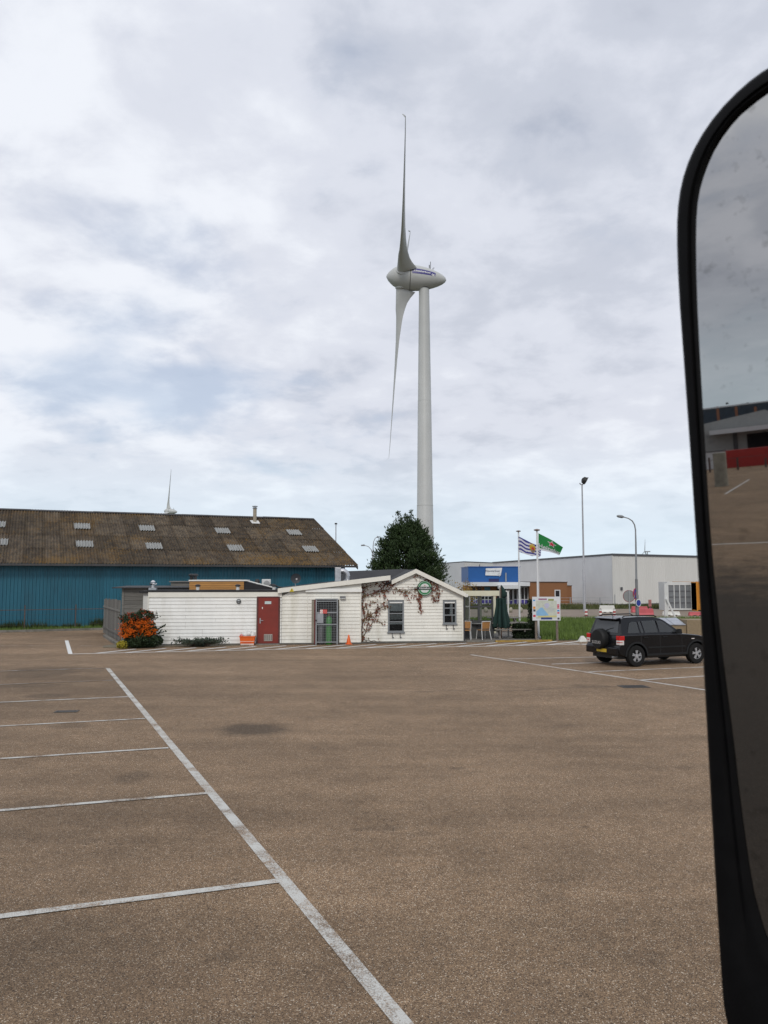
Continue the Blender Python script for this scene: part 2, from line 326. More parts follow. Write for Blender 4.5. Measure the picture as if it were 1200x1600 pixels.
# hatched strip before the cafe
border = [(109, 1022), (260, 1018.5), (440, 1014.5), (600, 1012), (750, 1010), (900, 1006.8), (925, 1006)]
for (p, q) in zip(border, border[1:]): stripe('hatch_border_line', G(*p), G(*q), .13, M_line)
stripe('bay_line', G(104, 1001), G(110, 1022), .16, M_line, .009)
stripe('bay_line', G(-60, 1009.5), G(102, 1009), .07, M_line_faint)
stripe('bay_line', G(126, 1009), G(165, 1010), .12, M_line_faint)
bv = lambda u: interp(u, border)
for u0 in list(range(150, 900, 47)):
    p = G(u0, bv(u0)); q = G(u0 + 62, bv(u0 + 62) - 5.2); stripe('hatch_line', p, q, .17, M_line, .009)

# sealed cracks in the asphalt
M_seal = pm('crack_seal', (.035, .028, .022), .7, var=.3, scale=9)
rk = random.Random(12)
for pts in ([(640, 1081), (720, 1079), (800, 1080), (880, 1075), (975, 1072)], [(735, 1021), (760, 1026), (790, 1033), (830, 1037)]):
    L_ = []
    for a_, b_ in zip(pts, pts[1:]):
        for i in range(14): t = i / 14; L_.append(G(lerp_(a_[0], b_[0], t), lerp_(a_[1], b_[1], t)) + Vector((0, rk.uniform(-.05, .05), 0)))
    mm = MB(); k = len(L_); mm.v = [(p.x, p.y - rk.uniform(.008, .03), .003) for p in L_] + [(p.x, p.y + rk.uniform(.008, .03), .003) for p in L_]; mm.f = [(i, i + 1, k + i + 1, k + i) for i in range(k - 1)]; mm.m = [0] * len(mm.f); structure(mm.build('crack_seal', M_seal, None, fix=False))
# drain gratings
def drain(u, v, label, w=.75, dd=.5):
    p = G(u, v); t = thing('drain_grating', label, 'drain', (p.x, p.y, 0), .1, 'drain gratings set in the asphalt')
    m = MB(); m.box(-w / 2, w / 2, -dd / 2, -dd / 2 + .05, .002, .012).box(-w / 2, w / 2, dd / 2 - .05, dd / 2, .002, .012).box(-w / 2, -w / 2 + .05, -dd / 2 + .05, dd / 2 - .05, .002, .012).box(w / 2 - .05, w / 2, -dd / 2 + .05, dd / 2 - .05, .002, .012)
    m.build('grating_frame', pm('cast_iron', (.06, .054, .048), .6, .3, var=.3), t)
    MB().box(-w / 2 + .04, w / 2 - .04, -dd / 2 + .04, dd / 2 - .04, .001, .004).build('sump', pm('sump_black', (.008, .008, .008), .9), t)
    for k in range(8):
        x = -w / 2 + .09 + k * (w - .18) / 7; MB().box(x - .018, x + .018, -dd / 2 + .05, dd / 2 - .05, .005, .011).build('grating_bar', MATS['cast_iron'], t)
drain(990, 1073, 'black iron drain grating in the brown asphalt near the parked car')
drain(104, 1112, 'dark iron drain grating between faded bay lines on the left', .5, .26)

# ================================================================== GRASS helpers
M_grass = leaf_mat('grass_blades', (.05, .085, .018), (.17, .25, .055)); M_grass_dry = leaf_mat('rough_grass', (.04, .05, .016), (.13, .14, .05))
def in_poly(x, y, P):
    c = False; j = len(P) - 1
    for i in range(len(P)):
        if (P[i][1] > y) != (P[j][1] > y) and x < (P[j][0] - P[i][0]) * (y - P[i][1]) / (P[j][1] - P[i][1]) + P[i][0]: c = not c
        j = i
    return c
def blades(m, P, n, h0, h1, w, rnd, z0=0.0, patch=None):
    xs = [p[0] for p in P]; ys = [p[1] for p in P]; k = 0; tries = 0
    while k < n and tries < n * 12:
        tries += 1
        x = rnd.uniform(min(xs), max(xs)); y = rnd.uniform(min(ys), max(ys))
        if not in_poly(x, y, P): continue
        c = .5 + .25 * math.sin(x * 1.7 + 1.3 * math.sin(y * .9)) + .25 * math.sin(y * 2.3 + x * .6)
        h = lerp(h0, h1, rnd.random() * (.4 + .6 * c)); t = rnd.uniform(0, math.pi); a = rnd.uniform(0, 6.28); l = h * rnd.uniform(.1, .5)
        dx = math.cos(t) * w; dy = math.sin(t) * w; o = len(m.v)
        m.v += [(x - dx, y - dy, z0 - .01), (x + dx, y + dy, z0 - .01), (x + math.cos(a) * l, y + math.sin(a) * l, z0 + h)]; m.f.append((o, o + 1, o + 2)); m.m.append(0); k += 1
rg = random.Random(3)
M_soil = pm('verge_soil', (.045, .06, .022), .95, var=.35, scale=2)
def verge(name, P, n, h0, h1, w, label, mat=None, z=.03):
    base = MB().prism([(p[0], p[1], -.02) for p in P], (0, 0, z + .02)).build(name, M_soil); structure(base)
    m = MB(); blades(m, P, n, h0, h1, w, rg, z); g = m.build('grass', mat or M_grass, None, fix=False); tag(g, label, 'grass', None, 'stuff')
xy = lambda p: (p.x, p.y)
P1 = [xy(G(848, 1001.5)), xy(G(935, 1000)), xy(G(1000, 992)), xy(G(1200, 985)), xy(G(1250, 968)), xy(G(840, 968)), xy(G(700, 968)), xy(G(690, 972)), xy(G(790, 977)), xy(G(838, 985))]
verge('grass_verge', P1, 42000, .08, .42, .02, 'tall green grass verge behind the information board and the car')
P2 = [xy(G(590, 951.5)), xy(G(905, 952.5)), xy(G(960, 951.5)), xy(G(1040, 951.5)), xy(G(1040, 947)), xy(G(960, 947)), xy(G(900, 946.8)), xy(G(590, 946.5))]
verge('grass_strip', P2, 9000, .1, .5, .05, 'thin strip of rough grass at the foot of the grey warehouse', M_grass_dry)

# ================================================================== BLUE SHED
SA = math.atan2(.403, .914)
E1 = Vector((-2.1, 56.2, 0)); SW = 9.3; EZ = 3.95; RZ = 7.75; SL = 42.0
shed = thing('blue_shed', 'long blue corrugated metal shed with a mossy grey pitched roof', 'shed', (E1.x, E1.y, 0), SA)
M_blue = pm('blue_sheet_paint', (.020, .125, .185), .45, var=.14, scale=1.2, stretch=(1, 1, .25), dirt=(.03, .06, .08), dirt_amt=.5, obj_var=.05)
# local: x to the left is negative (0 = right end), y away, z up
MB().prism([(-SL, .25, 0), (-.6, .25, 0), (-.6, .25, EZ - .05), (-SL, .25, EZ - .05)], (0, .05, 0)).build('wall_core', pm('shed_inner', (.03, .05, .06), .8), shed)
gp = [(-.62, .3, 0), (-.62, SW * 2 - .3, 0), (-.62, SW * 2 - .3, EZ - .05), (-.62, SW, RZ - .12), (-.62, .3, EZ - .05)]
MB().prism(gp, (.05, 0, 0)).build('gable_wall', M_blue, shed); MB().prism([(x - SL + .7, y, z) for x, y, z in gp], (.05, 0, 0)).build('gable_wall', M_blue, shed)
def rib_sheet(W, H, n):
    m = MB(); pts = []
    p = W / n
    for i in range(n): x = i * p; pts += [(x, 0), (x + p * .55, 0), (x + p * .64, -.06), (x + p * .90, -.06)]
    pts.append((W, 0)); o = len(pts)
    m.add([(x, y, 0) for x, y in pts] + [(x, y, H) for x, y in pts], [(i, i + 1, o + i + 1, o + i) for i in range(o - 1)]); return m
me = rib_sheet(1.0, EZ - .02, 5).mesh('wall_sheet', M_blue, fix=False)
for i in range(int(SL) - 1): link_mesh('wall_sheet', me, shed, (-.6 - (i + 1) * 1.0, .22 + (.003 if i % 2 else 0), 0))
def roof_mat():
    m = bpy.data.materials.new('lichen_fibre_cement'); m.use_nodes = True; nt = m.node_tree; L = nt.links.new; b = nt.nodes['Principled BSDF']; b.inputs['Roughness'].default_value = .9; b.inputs['Specular IOR Level'].default_value = .2
    geo = nd(nt, 'ShaderNodeNewGeometry')
    def noise(sc, det, ro, st=(1, 1, 1), off=(0, 0, 0), dist=0):
        mp = nd(nt, 'ShaderNodeMapping'); mp.inputs['Scale'].default_value = st; mp.inputs['Location'].default_value = off; L(geo.outputs['Position'], mp.inputs[0])
        n = nd(nt, 'ShaderNodeTexNoise'); n.inputs['Scale'].default_value = sc; n.inputs['Detail'].default_value = det; n.inputs['Roughness'].default_value = ro; n.inputs['Distortion'].default_value = dist; L(mp.outputs[0], n.inputs['Vector']); return n.outputs['Fac']
    def mix(f, a, bb):
        x = nd(nt, 'ShaderNodeMix', data_type='RGBA'); L(f, x.inputs['Factor'])
        for k, s in (('A', a), ('B', bb)):
            if isinstance(s, tuple): x.inputs[k].default_value = (*s, 1)
            else: L(s, x.inputs[k])
        return x.outputs['Result']
    def rng(f, a, bb, t=1.0):
        r = nd(nt, 'ShaderNodeMapRange', interpolation_type='SMOOTHSTEP'); r.inputs['From Min'].default_value = a; r.inputs['From Max'].default_value = bb; r.inputs['To Max'].default_value = t; L(f, r.inputs[0]); return r.outputs[0]
    c = mix(rng(noise(2.2, 8, .7), .35, .65), (.048, .039, .031), (.115, .092, .066))
    oi = nd(nt, 'ShaderNodeObjectInfo'); hs = nd(nt, 'ShaderNodeHueSaturation'); mr = nd(nt, 'ShaderNodeMapRange'); mr.inputs['To Min'].default_value = .62; mr.inputs['To Max'].default_value = 1.3; L(oi.outputs['Random'], mr.inputs[0]); L(mr.outputs[0], hs.inputs['Value']); L(c, hs.inputs['Color']); c = hs.outputs[0]
    big = noise(.22, 4, .6, off=(4, 2, 1)); sm = noise(5.5, 8, .75, off=(1, 9, 3), dist=.6)
    ad = nd(nt, 'ShaderNodeMath', operation='MULTIPLY_ADD'); L(big, ad.inputs[0]); ad.inputs[1].default_value = .75; L(sm, ad.inputs[2])
    c = mix(rng(ad.outputs[0], .87, 1.03, .75), c, (.18, .105, .03))
    c = mix(rng(noise(9, 6, .7, off=(7, 7, 1)), .57, .68, .75), c, (.28, .135, .02))
    c = mix(rng(noise(7, 6, .75, off=(2, 5, 8)), .56, .66, .9), c, (.010, .010, .010))
    L(c, b.inputs['Base Color']); return m
M_roof = roof_mat(); M_rooflight = pm('translucent_sheet', (.25, .255, .245), .6, var=.35, scale=8)
PHI = math.atan2(RZ - EZ, SW); SLOPE = math.hypot(SW, RZ - EZ)
def corr(W, H, n, seg=6, amp=.04):
    m = MB(); k = n * seg + 1; xs = [W * i / (k - 1) for i in range(k)]
    top = [(x, 0, amp * math.cos(2 * math.pi * i / seg)) for i, x in enumerate(xs)]
    m.add([(x, 0, z) for x, _, z in top] + [(x, H, z) for x, _, z in top], [(i, i + 1, k + i + 1, k + i) for i in range(k - 1)]); return m
rows = 4; RL = (SLOPE + .35) / rows; CW = 1.062
me = corr(CW + .06, RL + .12, 6).mesh('roof_sheet', M_roof, 60, fix=False)
slope_root = Matrix.Rotation(PHI, 4, 'X')
ncol = int(SL / CW) + 1
rr = random.Random(5)
for c in range(ncol):
    for r in range(rows):
        # tiles overlap upward like real sheets
        base = slope_root @ Vector((0, r * RL - .35, 0)); 
        o = link_mesh('roof_sheet', me, shed, (.12 - (c + 1) * CW + rr.uniform(-.008, .008), base.y, EZ + base.z + .045 - r * .002 + (.006 if c % 2 else 0) + rr.uniform(0, .006)), (PHI - .009 + rr.uniform(-.002, .002), 0, 0))
# rooflights: translucent half sheets, found from the photo
shed_fr = Frame((E1.x, E1.y), SA)
def on_slope(u, v):
    d = ray(u, v); c = Vector((0, 0, CH)); n = Vector((0, -math.sin(PHI), math.cos(PHI))); nw = shed_fr.ex * n.x + shed_fr.ey * n.y + Vector((0, 0, n.z))
    p0 = shed_fr.w(0, 0, EZ); t = (p0 - c).dot(nw) / d.dot(nw); p = c + d * t; x, y = shed_fr.l(p); return x, y / math.cos(PHI)
mel = corr(CW * .98, 1.15, 6).mesh('rooflight', M_rooflight, 60, fix=False)
for (u, v) in [(128, 824), (229, 827), (347, 831), (458.5, 833.5), (132, 852), (240, 855), (367, 858), (484, 859.5), (-5, 821), (-2, 849)]:
    x, s_ = on_slope(u, v); b0 = slope_root @ Vector((0, s_ - .57, .075)); link_mesh('rooflight', mel, shed, (x - CW * .49, b0.y, EZ + b0.z + .03), (PHI, 0, 0))
MB().prism([(-SL + .1, SW * 2 + .3, EZ - .1), (.12, SW * 2 + .3, EZ - .1), (.12, SW + .05, RZ + .02), (-SL + .1, SW + .05, RZ + .02)], (0, 0, .05)).build('back_roof', M_roof, shed)
for i in range(int(SL / 2.1)):
    x1 = .15 - i * 2.1; z = RZ + .085 + rr.uniform(-.015, .02); m = MB(); m.add([(x1 - 2.12, SW - .28, z - .12), (x1, SW - .28, z - .12), (x1, SW, z), (x1 - 2.12, SW, z), (x1, SW + .28, z - .12), (x1 - 2.12, SW + .28, z - .12)], [(0, 1, 2, 3), (3, 2, 4, 5)]); m.build('ridge_cap', pm('ridge_cement', (.045, .043, .043), .85, var=.25), shed)
MB().box(-SL, .1, -.5, -.36, EZ - .23, EZ - .10).build('gutter', pm('gutter_grey', (.05, .05, .052), .6, var=.2), shed)
MB().prism([(.12, -.36, EZ - .16), (.12, SW, RZ + .01), (.12, SW, RZ - .22), (.12, -.36, EZ - .36)], (.04, 0, 0)).build('verge_board', pm('verge_brown', (.07, .06, .045), .8, var=.25), shed)
# chimney on the slope
x, s_ = on_slope(398, 817); b0 = slope_root @ Vector((0, s_, 0)); cz = EZ + b0.z
ch = MB().lathe([(.14, -.3), (.14, 1.15)], 14, Matrix.Translation((x, b0.y, cz))).build('flue', pm('flue_tan', (.33, .29, .22), .6, var=.12), shed, 40)
MB().lathe([(.2, 1.12), (.2, 1.16), (.13, 1.17), (.13, 1.24), (.22, 1.25), (.22, 1.3), (.02, 1.34)], 14, Matrix.Translation((x, b0.y, cz))).build('flue_cap', M_galv, ch, 40)
MB().box(-.32, .32, -.42, .3, .075, .11).build('flashing', pm('flashing_white', (.6, .6, .58), .5, var=.3, scale=8), ch).matrix_local = Matrix.Translation((x, b0.y, cz)) @ Matrix.Rotation(PHI, 4, 'X')
# rail fence before the shed
fence = thing('rail_fence', 'thin rusty steel rail fence standing before the blue shed wall', 'fence', (E1.x, E1.y, 0), SA)
M_rust = pm('rusty_steel', (.12, .085, .075), .8, .2, var=.35, scale=12)
def fx(u, y): return shed_fr.px(u, 953, y)
fz = fx(40, -1.3)[1]
for i in range(12):
    x = fx(39, -1.3)[0] - 2.75 * (4 - i) 
    if x > -14: break
    MB().tube([(x, -1.3, 0), (x, -1.3, fz + .28)], .03, 8).build('post', M_rust, fence)
MB().tube([(-38, -1.3, fz), (fx(167, -1.3)[0], -1.3, fz)], .02, 6).build('rail', M_rust, fence)
for k in range(1, 4): MB().tube([(-38, -1.3, fz * k / 4), (fx(167, -1.3)[0], -1.3, fz * k / 4)], .005, 4).build('wire', M_rust, fence)
wl = [(lambda p: (p.x, p.y))(shed_fr.w(x, y)) for x, y in ((-40, -2.9), (fx(150, -2.9)[0], -2.9), (fx(176, .1)[0] + .5, .1), (-40, .1))]
verge('weed_strip', wl, 9000, .05, .3, .018, 'green weeds growing along the foot of the blue shed')
m = MB()
for k in range(26):
    cx = rg.uniform(-24, -12.2); hh = rg.uniform(.3, .75); P = [xy(shed_fr.w(cx + a, -.55 + bb)) for a, bb in ((-.5, -.35), (.5, -.35), (.5, .3), (-.5, .3))]; blades(m, P, 160, hh * .3, hh * 1.2, .03, rg)
tag(m.build('tall_weeds', leaf_mat('weed_leaf', (.02, .035, .012), (.07, .09, .03)), fix=False), 'dark tall weeds against the blue shed wall', 'weeds', None, 'stuff')
M_kerb = pm('concrete_kerb', (.17, .16, .14), .85, var=.25, scale=4, dirt=(.05, .06, .03), dirt_amt=.7, bump=.3, obj_var=.12)
def kerb_run(p, q, w=.15, h=.12, n=None, mat=None):
    p = Vector((p[0], p[1], 0)); q = Vector((q[0], q[1], 0)); Ln = (q - p).length; n = n or max(1, int(Ln / 1.0)); d = (q - p) / n; a = math.atan2(d.y, d.x)
    root = bpy.data.objects.new('kerb', None); COL.objects.link(root); root.location = p; root.rotation_euler = (0, 0, a); structure(root)
    me = MB().box(.006, d.length - .006, -w / 2, w / 2, -.02, h).mesh('kerb_stone', mat or M_kerb)
    for i in range(n): link_mesh('kerb_stone', me, root, (i * d.length, rr.uniform(-.006, .006), rr.uniform(-.006, .004)))
    return root
kerb_run(shed_fr.w(-34, -2.95), shed_fr.w(fx(163, -2.95)[0], -2.95))
kerb_run(G(163, 995), G(188, 1011))

# ================================================================== CAFE
_o = G(231, 1008.5); CA = R(6.0); cf = Frame((_o.x, _o.y), CA)
cafe = thing('cafe_building', 'low white clapboard cafe with a flat left wing and a small right gable', 'building', (_o.x, _o.y, 0), CA)
M_clap = pm('clapboard_white', (.76, .745, .68), .5, var=.07, scale=1.3, dirt=(.42, .39, .29), dirt_amt=.6, stretch=(1.6, 1, .5), obj_var=.035)
M_clap_l = pm('clapboard_left', (.78, .78, .75), .5, var=.06, scale=1.3, dirt=(.45, .42, .34), dirt_amt=.5, stretch=(1.6, 1, .5), obj_var=.03)
M_core = pm('wall_core', (.30, .28, .23), .8)
M_fascia = pm('fascia_cream', (.74, .72, .65), .45, var=.05)
X = lambda u, y=0.0: cf.px(u, 960, y)[0]
Z = lambda u, v, y=0.0: cf.px(u, v, y)[1]
GY = cf.l(G(650, 1003.6))[1]                 # gable plane depth
xL, xM, xG = 0.0, X(440), X(564)
gL, gR = X(564, GY) , X(722, GY)
zL = Z(330, 933); zLf = Z(330, 925)
def board(x0b, x1b, x0t, x1t, z0, z1, y, mat):
    # lapped board: bottom edge proud, top edge tucked under the next one
    f = .030; bk = .004
    m = MB().add([(x0b, y - f, z0), (x1b, y - f, z0), (x1b, y, z0), (x0b, y, z0), (x0t, y - bk, z1), (x1t, y - bk, z1), (x1t, y, z1), (x0t, y, z1)],
                 [(0, 3, 2, 1), (4, 5, 6, 7), (0, 1, 5, 4), (1, 2, 6, 5), (2, 3, 7, 6), (3, 0, 4, 7)])
    return m.build('board', mat, cafe)
def cladding(zlo, zhi, pitch, y, xl, xr, opens, mat):
    n = max(1, round((zhi - zlo) / pitch)); p = (zhi - zlo) / n
    for k in range(n):
        z0 = zlo + k * p; z1 = z0 + p + .012; zt = min(z1, zhi)
        a0, a1, b0, b1 = xl(z0), xl(zt), xr(z0), xr(zt)
        if b0 - a0 < .12 : continue
        if b1 < a1: b1 = a1 = (a1 + b1) / 2
        cuts = sorted([(o[0], o[1]) for o in opens if o[2] < z0 + p * .6 and o[3] > z0 + p * .4])
        segs = []; cur = a0; first = True
        for (o0, o1) in cuts: segs.append((cur, o0, first, False)); cur = o1; first = False
        segs.append((cur, b0, first, True))
        for (s0, s1, fl, fr) in segs:
            if s1 - s0 < .03: continue
            if s1 - s0 > 2.6:      # long runs are two boards butted together
                sm_ = lerp(s0, s1, rr.choice((.34, .5, .62))); board(s0 + .002, sm_ - .003, (a1 if fl else s0) + .002, sm_ - .003, z0, z1 if zt == z1 else zt, y, mat); board(sm_ + .003, s1 - .002, sm_ + .003, (b1 if fr else s1) - .002, z0, z1 if zt == z1 else zt, y, mat); continue
            board(s0 + .002, s1 - .002, (a1 if fl else s0) + .002, (b1 if fr else s1) - .002, z0, z1 if zt == z1 else zt, y, mat)
PL = .06
# --- left wing
MB().box(.02, xG - .02, .0, 6.0, 0, zL).build('wall_core', M_core, cafe)
dx0, dx1 = X(402.5), X(436); dz1 = Z(420, 933)
cladding(PL, zL, .165, -.001, lambda z: xL, lambda z: xM, [(dx0 - .05, dx1 + .05, 0, dz1)], M_clap_l)
MB().box(-.03, xM + .01, -.055, -.02, zL - .01, zLf).build('fascia', M_fascia, cafe)
MB().box(-.06, xM + .0, -.07, 6.1, zLf + .001, zLf + .085).build('flat_roof', M_black, cafe)
MB().box(-.045, -.001, -.045, .06, PL, zL).build('corner_trim', M_fascia, cafe)
# left return wall seen past the corner
xr0 = X(223, .5)
MB().box(xr0, -.05, .5, 5.5, 0, zLf - .05).build('side_wall', pm('side_white', (.6, .6, .58), .5, var=.1), cafe)
MB().box(xr0 - .16, -.06, .35, 5.6, zLf - .049, zLf + .05).build('side_roof', M_black, cafe)
# --- middle wing under the rising barge board
zA = Z(440, 927); zB = Z(564, 909); 
mslope = (zB - zA) / (X(564) - X(440)); xh = X(436) + .05
MB().prism([(xM, .02, zL), (xG - .02, .02, zL), (xG - .02, .02, zB - .02), (xM, .02, zA - .02)], (0, 5.5, 0)).build('wall_core', M_core, cafe)
cg0, cg1, cgz = X(487), X(530), Z(510, 938)
cladding(PL, zB, .16, -.003, lambda z: xM + .012 if z <= zA else xM + .012 + (z - zA) / mslope, lambda z: xG, [(cg0, cg1, 0, cgz)], M_clap)
MB().box(X(480) - .012, X(480) + .012, -.034, -.024, PL, Z(480, 925)).build('joint_strip', M_fascia, cafe)
MB().box(xG - .035, xG + .01, -.05, .5, PL, zB - .05).build('corner_trim', M_fascia, cafe)
MB().box(X(477), xG + .03, -.13, -.03, Z(520, 925), Z(520, 919.5)).build('canopy_board', pm('canopy_white', (.8, .8, .77), .4, var=.04), cafe)
def barge(p, q, h, y0, y1, mat, name='barge_board'):
    (x0, z0), (x1, z1) = p, q
    return MB().hexa([(x0, y0, z0 - h), (x1, y0, z1 - h), (x1, y1, z1 - h), (x0, y1, z0 - h)], [(x0, y0, z0), (x1, y0, z1), (x1, y1, z1), (x0, y1, z0)]).build(name, mat, cafe)
pA = cf.px(434, 919.5, -.16); pB = cf.px(610, 899, -.16)
barge(pA, pB, .21, -.19, -.15, M_fascia)
MB().hexa([(pA[0], -.149, pA[1] - .07), (pB[0], -.149, pB[1] - .07), (pB[0], 5.5, pB[1] - .07), (pA[0], 5.5, pA[1] - .07)], [(pA[0], -.149, pA[1] - .005), (pB[0], -.149, pB[1] - .005), (pB[0], 5.5, pB[1] - .005), (pA[0], 5.5, pA[1] - .005)]).build('lean_roof', M_black, cafe)
# --- gable
pk = cf.px(650, 889, GY - .2); eR = cf.px(728, 926.5, GY - .2); eL = cf.px(612, 906.5, GY - .2)
wk = cf.px(650, 893, GY); zk = wk[1]; zr = Z(722, 926, GY); zl = Z(612, 909, GY); xl_ = X(611, GY)
w1 = (X(606, GY), X(631, GY), Z(618, 988, GY), Z(618, 938, GY)); w2 = (X(692, GY), X(713, GY), Z(702, 975, GY), Z(702, 938, GY))
MB().prism([(gL - .1, GY + .02, 0), (gR - .02, GY + .02, 0), (gR - .02, GY + .02, zr - .03), (wk[0], GY + .02, zk - .03), (xl_, GY + .02, zl - .03), (gL - .1, GY + .02, zl - .05)], (0, 7.0, 0)).build('wall_core', M_core, cafe)
cladding(PL, zk, .15, GY, lambda z: gL if z <= zl else lerp(xl_, wk[0], (z - zl) / (zk - zl)), lambda z: gR if z <= zr else lerp(gR, wk[0], (z - zr) / (zk - zr)), [w1, w2], M_clap)
MB().box(gR - .004, gR + .05, GY - .035, GY + .06, PL, zr - .03).build('corner_trim', M_fascia, cafe)
MB().box(gR - .0, gR + .03, GY + .07, GY + 6.9, PL, zr - .03).build('side_wall', M_clap, cafe)
barge(eL, pk, .20, GY - .22, GY - .18, M_fascia); barge((pk[0] + .002, pk[1]), eR, .20, GY - .22, GY - .18, M_fascia)
def roof_slab(p, q, y0, y1, t, mat, name):
    MB().hexa([(p[0], y0, p[1] - t), (q[0], y0, q[1] - t), (q[0], y1, q[1] - t), (p[0], y1, p[1] - t)], [(p[0], y0, p[1]), (q[0], y0, q[1]), (q[0], y1, q[1]), (p[0], y1, p[1])]).build(name, mat, cafe)
M_felt = pm('roof_felt', (.035, .035, .038), .85, var=.25, scale=2)
roof_slab((eL[0] - .3, eL[1] - .17), (pk[0], pk[1] - .01), GY - .179, GY + 7.2, .07, M_felt, 'gable_roof'); roof_slab((pk[0] + .001, pk[1] - .01), (eR[0], eR[1] - .01), GY - .179, GY + 7.2, .07, M_felt, 'gable_roof')
MB().box(eR[0] - .02, eR[0] + .1, GY - .2, GY + 7.2, eR[1] - .19, eR[1] - .06).build('gutter', pm('white_gutter', (.7, .7, .68), .4), cafe)
MB().tube([(gR + .09, GY - .02, eR[1] - .17), (gR + .09, GY - .02, .05)], .03, 8).build('downpipe', pm('pipe_dark', (.05, .05, .055), .5), cafe, 40)
# dark rear roof between the wings
rA = cf.px(548, 893, 4.0); rB = cf.px(637, 889.5, 4.0)
MB().hexa([(rA[0] - .5, 2.2, rA[1] - .75), (rB[0], 2.2, rA[1] - .75), (rB[0], 9, rA[1] - .75), (rA[0] - .5, 9, rA[1] - .75)], [(rA[0] - .2, 4.0, rA[1]), (rB[0], 4.0, rB[1]), (rB[0], 9, rB[1] + .05), (rA[0] - .2, 9, rA[1] + .05)]).build('rear_roof', M_felt, cafe)
# --- windows
M_wframe = pm('window_grey', (.20, .215, .225), .45, var=.08); M_pane = glass_mat('window_pane', (.03, .034, .038), see=.86); M_inside = pm('room_dark', (.025, .023, .022), .9)
def cafe_window(w, bars_h, bars_v, label):
    x0, x1, z0, z1 = w; y = GY; fw = .075
    m = MB(); m.box(x0, x1, y - .06, y + .015, z1 - fw, z1).box(x0, x1, y - .06, y + .015, z0, z0 + fw).box(x0, x0 + fw, y - .06, y + .015, z0 + fw, z1 - fw).box(x1 - fw, x1, y - .06, y + .015, z0 + fw, z1 - fw)
    o = m.build('window', M_wframe, cafe, bevel=.008)
    MB().box(x0 - .04, x1 + .04, y - .10, y - .061, z0 - .03, z0 + .02).build('sill', M_wframe, o)
    xs = [x0 + fw] + [lerp(x0 + fw, x1 - fw, t) for t in bars_v] + [x1 - fw]; zs = [z0 + fw] + [lerp(z0 + fw, z1 - fw, t) for t in bars_h] + [z1 - fw]
    for zz in zs[1:-1]: MB().box(x0 + fw, x1 - fw, y - .052, y - .02, zz - .025, zz + .025).build('transom', M_wframe, o)
    for xx in xs[1:-1]:
        for a, b in zip(zs, zs[1:]): MB().box(xx - .018, xx + .018, y - .05, y - .021, a + .025, b - .025).build('glazing_bar', M_wframe, o)
    for a, b in zip(zs, zs[1:]):
        for c, d in zip(xs, xs[1:]): MB().box(c, d, y - .036, y - .031, a, b).build('pane', M_pane, o)
    MB().box(x0 + fw, x1 - fw, y + .004, y + .012, z0 + fw, z1 - fw).build('room', M_inside, o)
    MB().box(x0 + fw, x1 - fw, y - .058, y - .037, z1 - fw - .06, z1 - fw).build('vent_strip', M_white_paint, o)
    return o
o1 = cafe_window(w1, (.31, .60), (), ''); o2 = cafe_window(w2, (.36, .70), (.72,), '')
M_curt = pm('net_curtain', (.72, .74, .75), .9, var=.25, scale=4, stretch=(6, 6, 1))
a0, a1, a2, a3 = w1; H = a3 - a2
MB().box(a0 + .09, a1 - .09, GY - .012, GY - .004, a2 + H * .66, a3 - .15).build('curtain', M_curt, o1); MB().box(a0 + .09, a1 - .09, GY - .012, GY - .004, a2 + H * .40, a2 + H * .60).build('curtain', pm('dim_curtain', (.36, .37, .37), .9, var=.3, scale=6), o1)
MB().box(a0 + .09, a1 - .09, GY - .012, GY - .004, a2 + H * .25, a2 + H * .33).build('curtain', M_curt, o1)
b0, b1, b2, b3 = w2; H = b3 - b2
MB().box(b1 - .27, b1 - .20, GY - .012, GY - .004, b2 + .1, b2 + H * .33).build('door_edge', pm('orange_wood', (.3, .12, .04), .6), o2); MB().box(b0 + .33, b0 + .42, GY - .012, GY - .004, b2 + H * .4, b3 - .15).build('curtain', M_curt, o2)
MB().box(b1 - .19, b1 - .09, GY - .012, GY - .004, b2 + .1, b2 + H * .33).build('room_panel', pm('room_teal', (.06, .09, .085), .8), o2)
for (w, u1, u2) in ((w1, 613, 625), (w2, 697, 708)):
    for u in (u1, u2):
        x = X(u, GY); z = w[2] - .04
        MB().box(x - .014, x + .014, GY - .06, GY - .035, z - .2, z).box(x - .014, x + .06, GY - .09, GY - .061, z - .2, z - .165).build('window_bracket', pm('bracket_grey', (.09, .09, .095), .5), cafe)
# paving plinth at the foot of the walls
pl = MB(); pl.box(-.02, xG, -.25, -.001, -.01, .05); pl.box(xG + .02, gR + .1, GY - .45, GY - .03, -.01, .055)
structure(pl.build('paving_strip', pm('plinth_dark', (.10, .095, .085), .9, var=.3, scale=5))).matrix_world = Matrix.Translation(cf.o) @ Matrix.Rotation(CA, 4, 'Z')
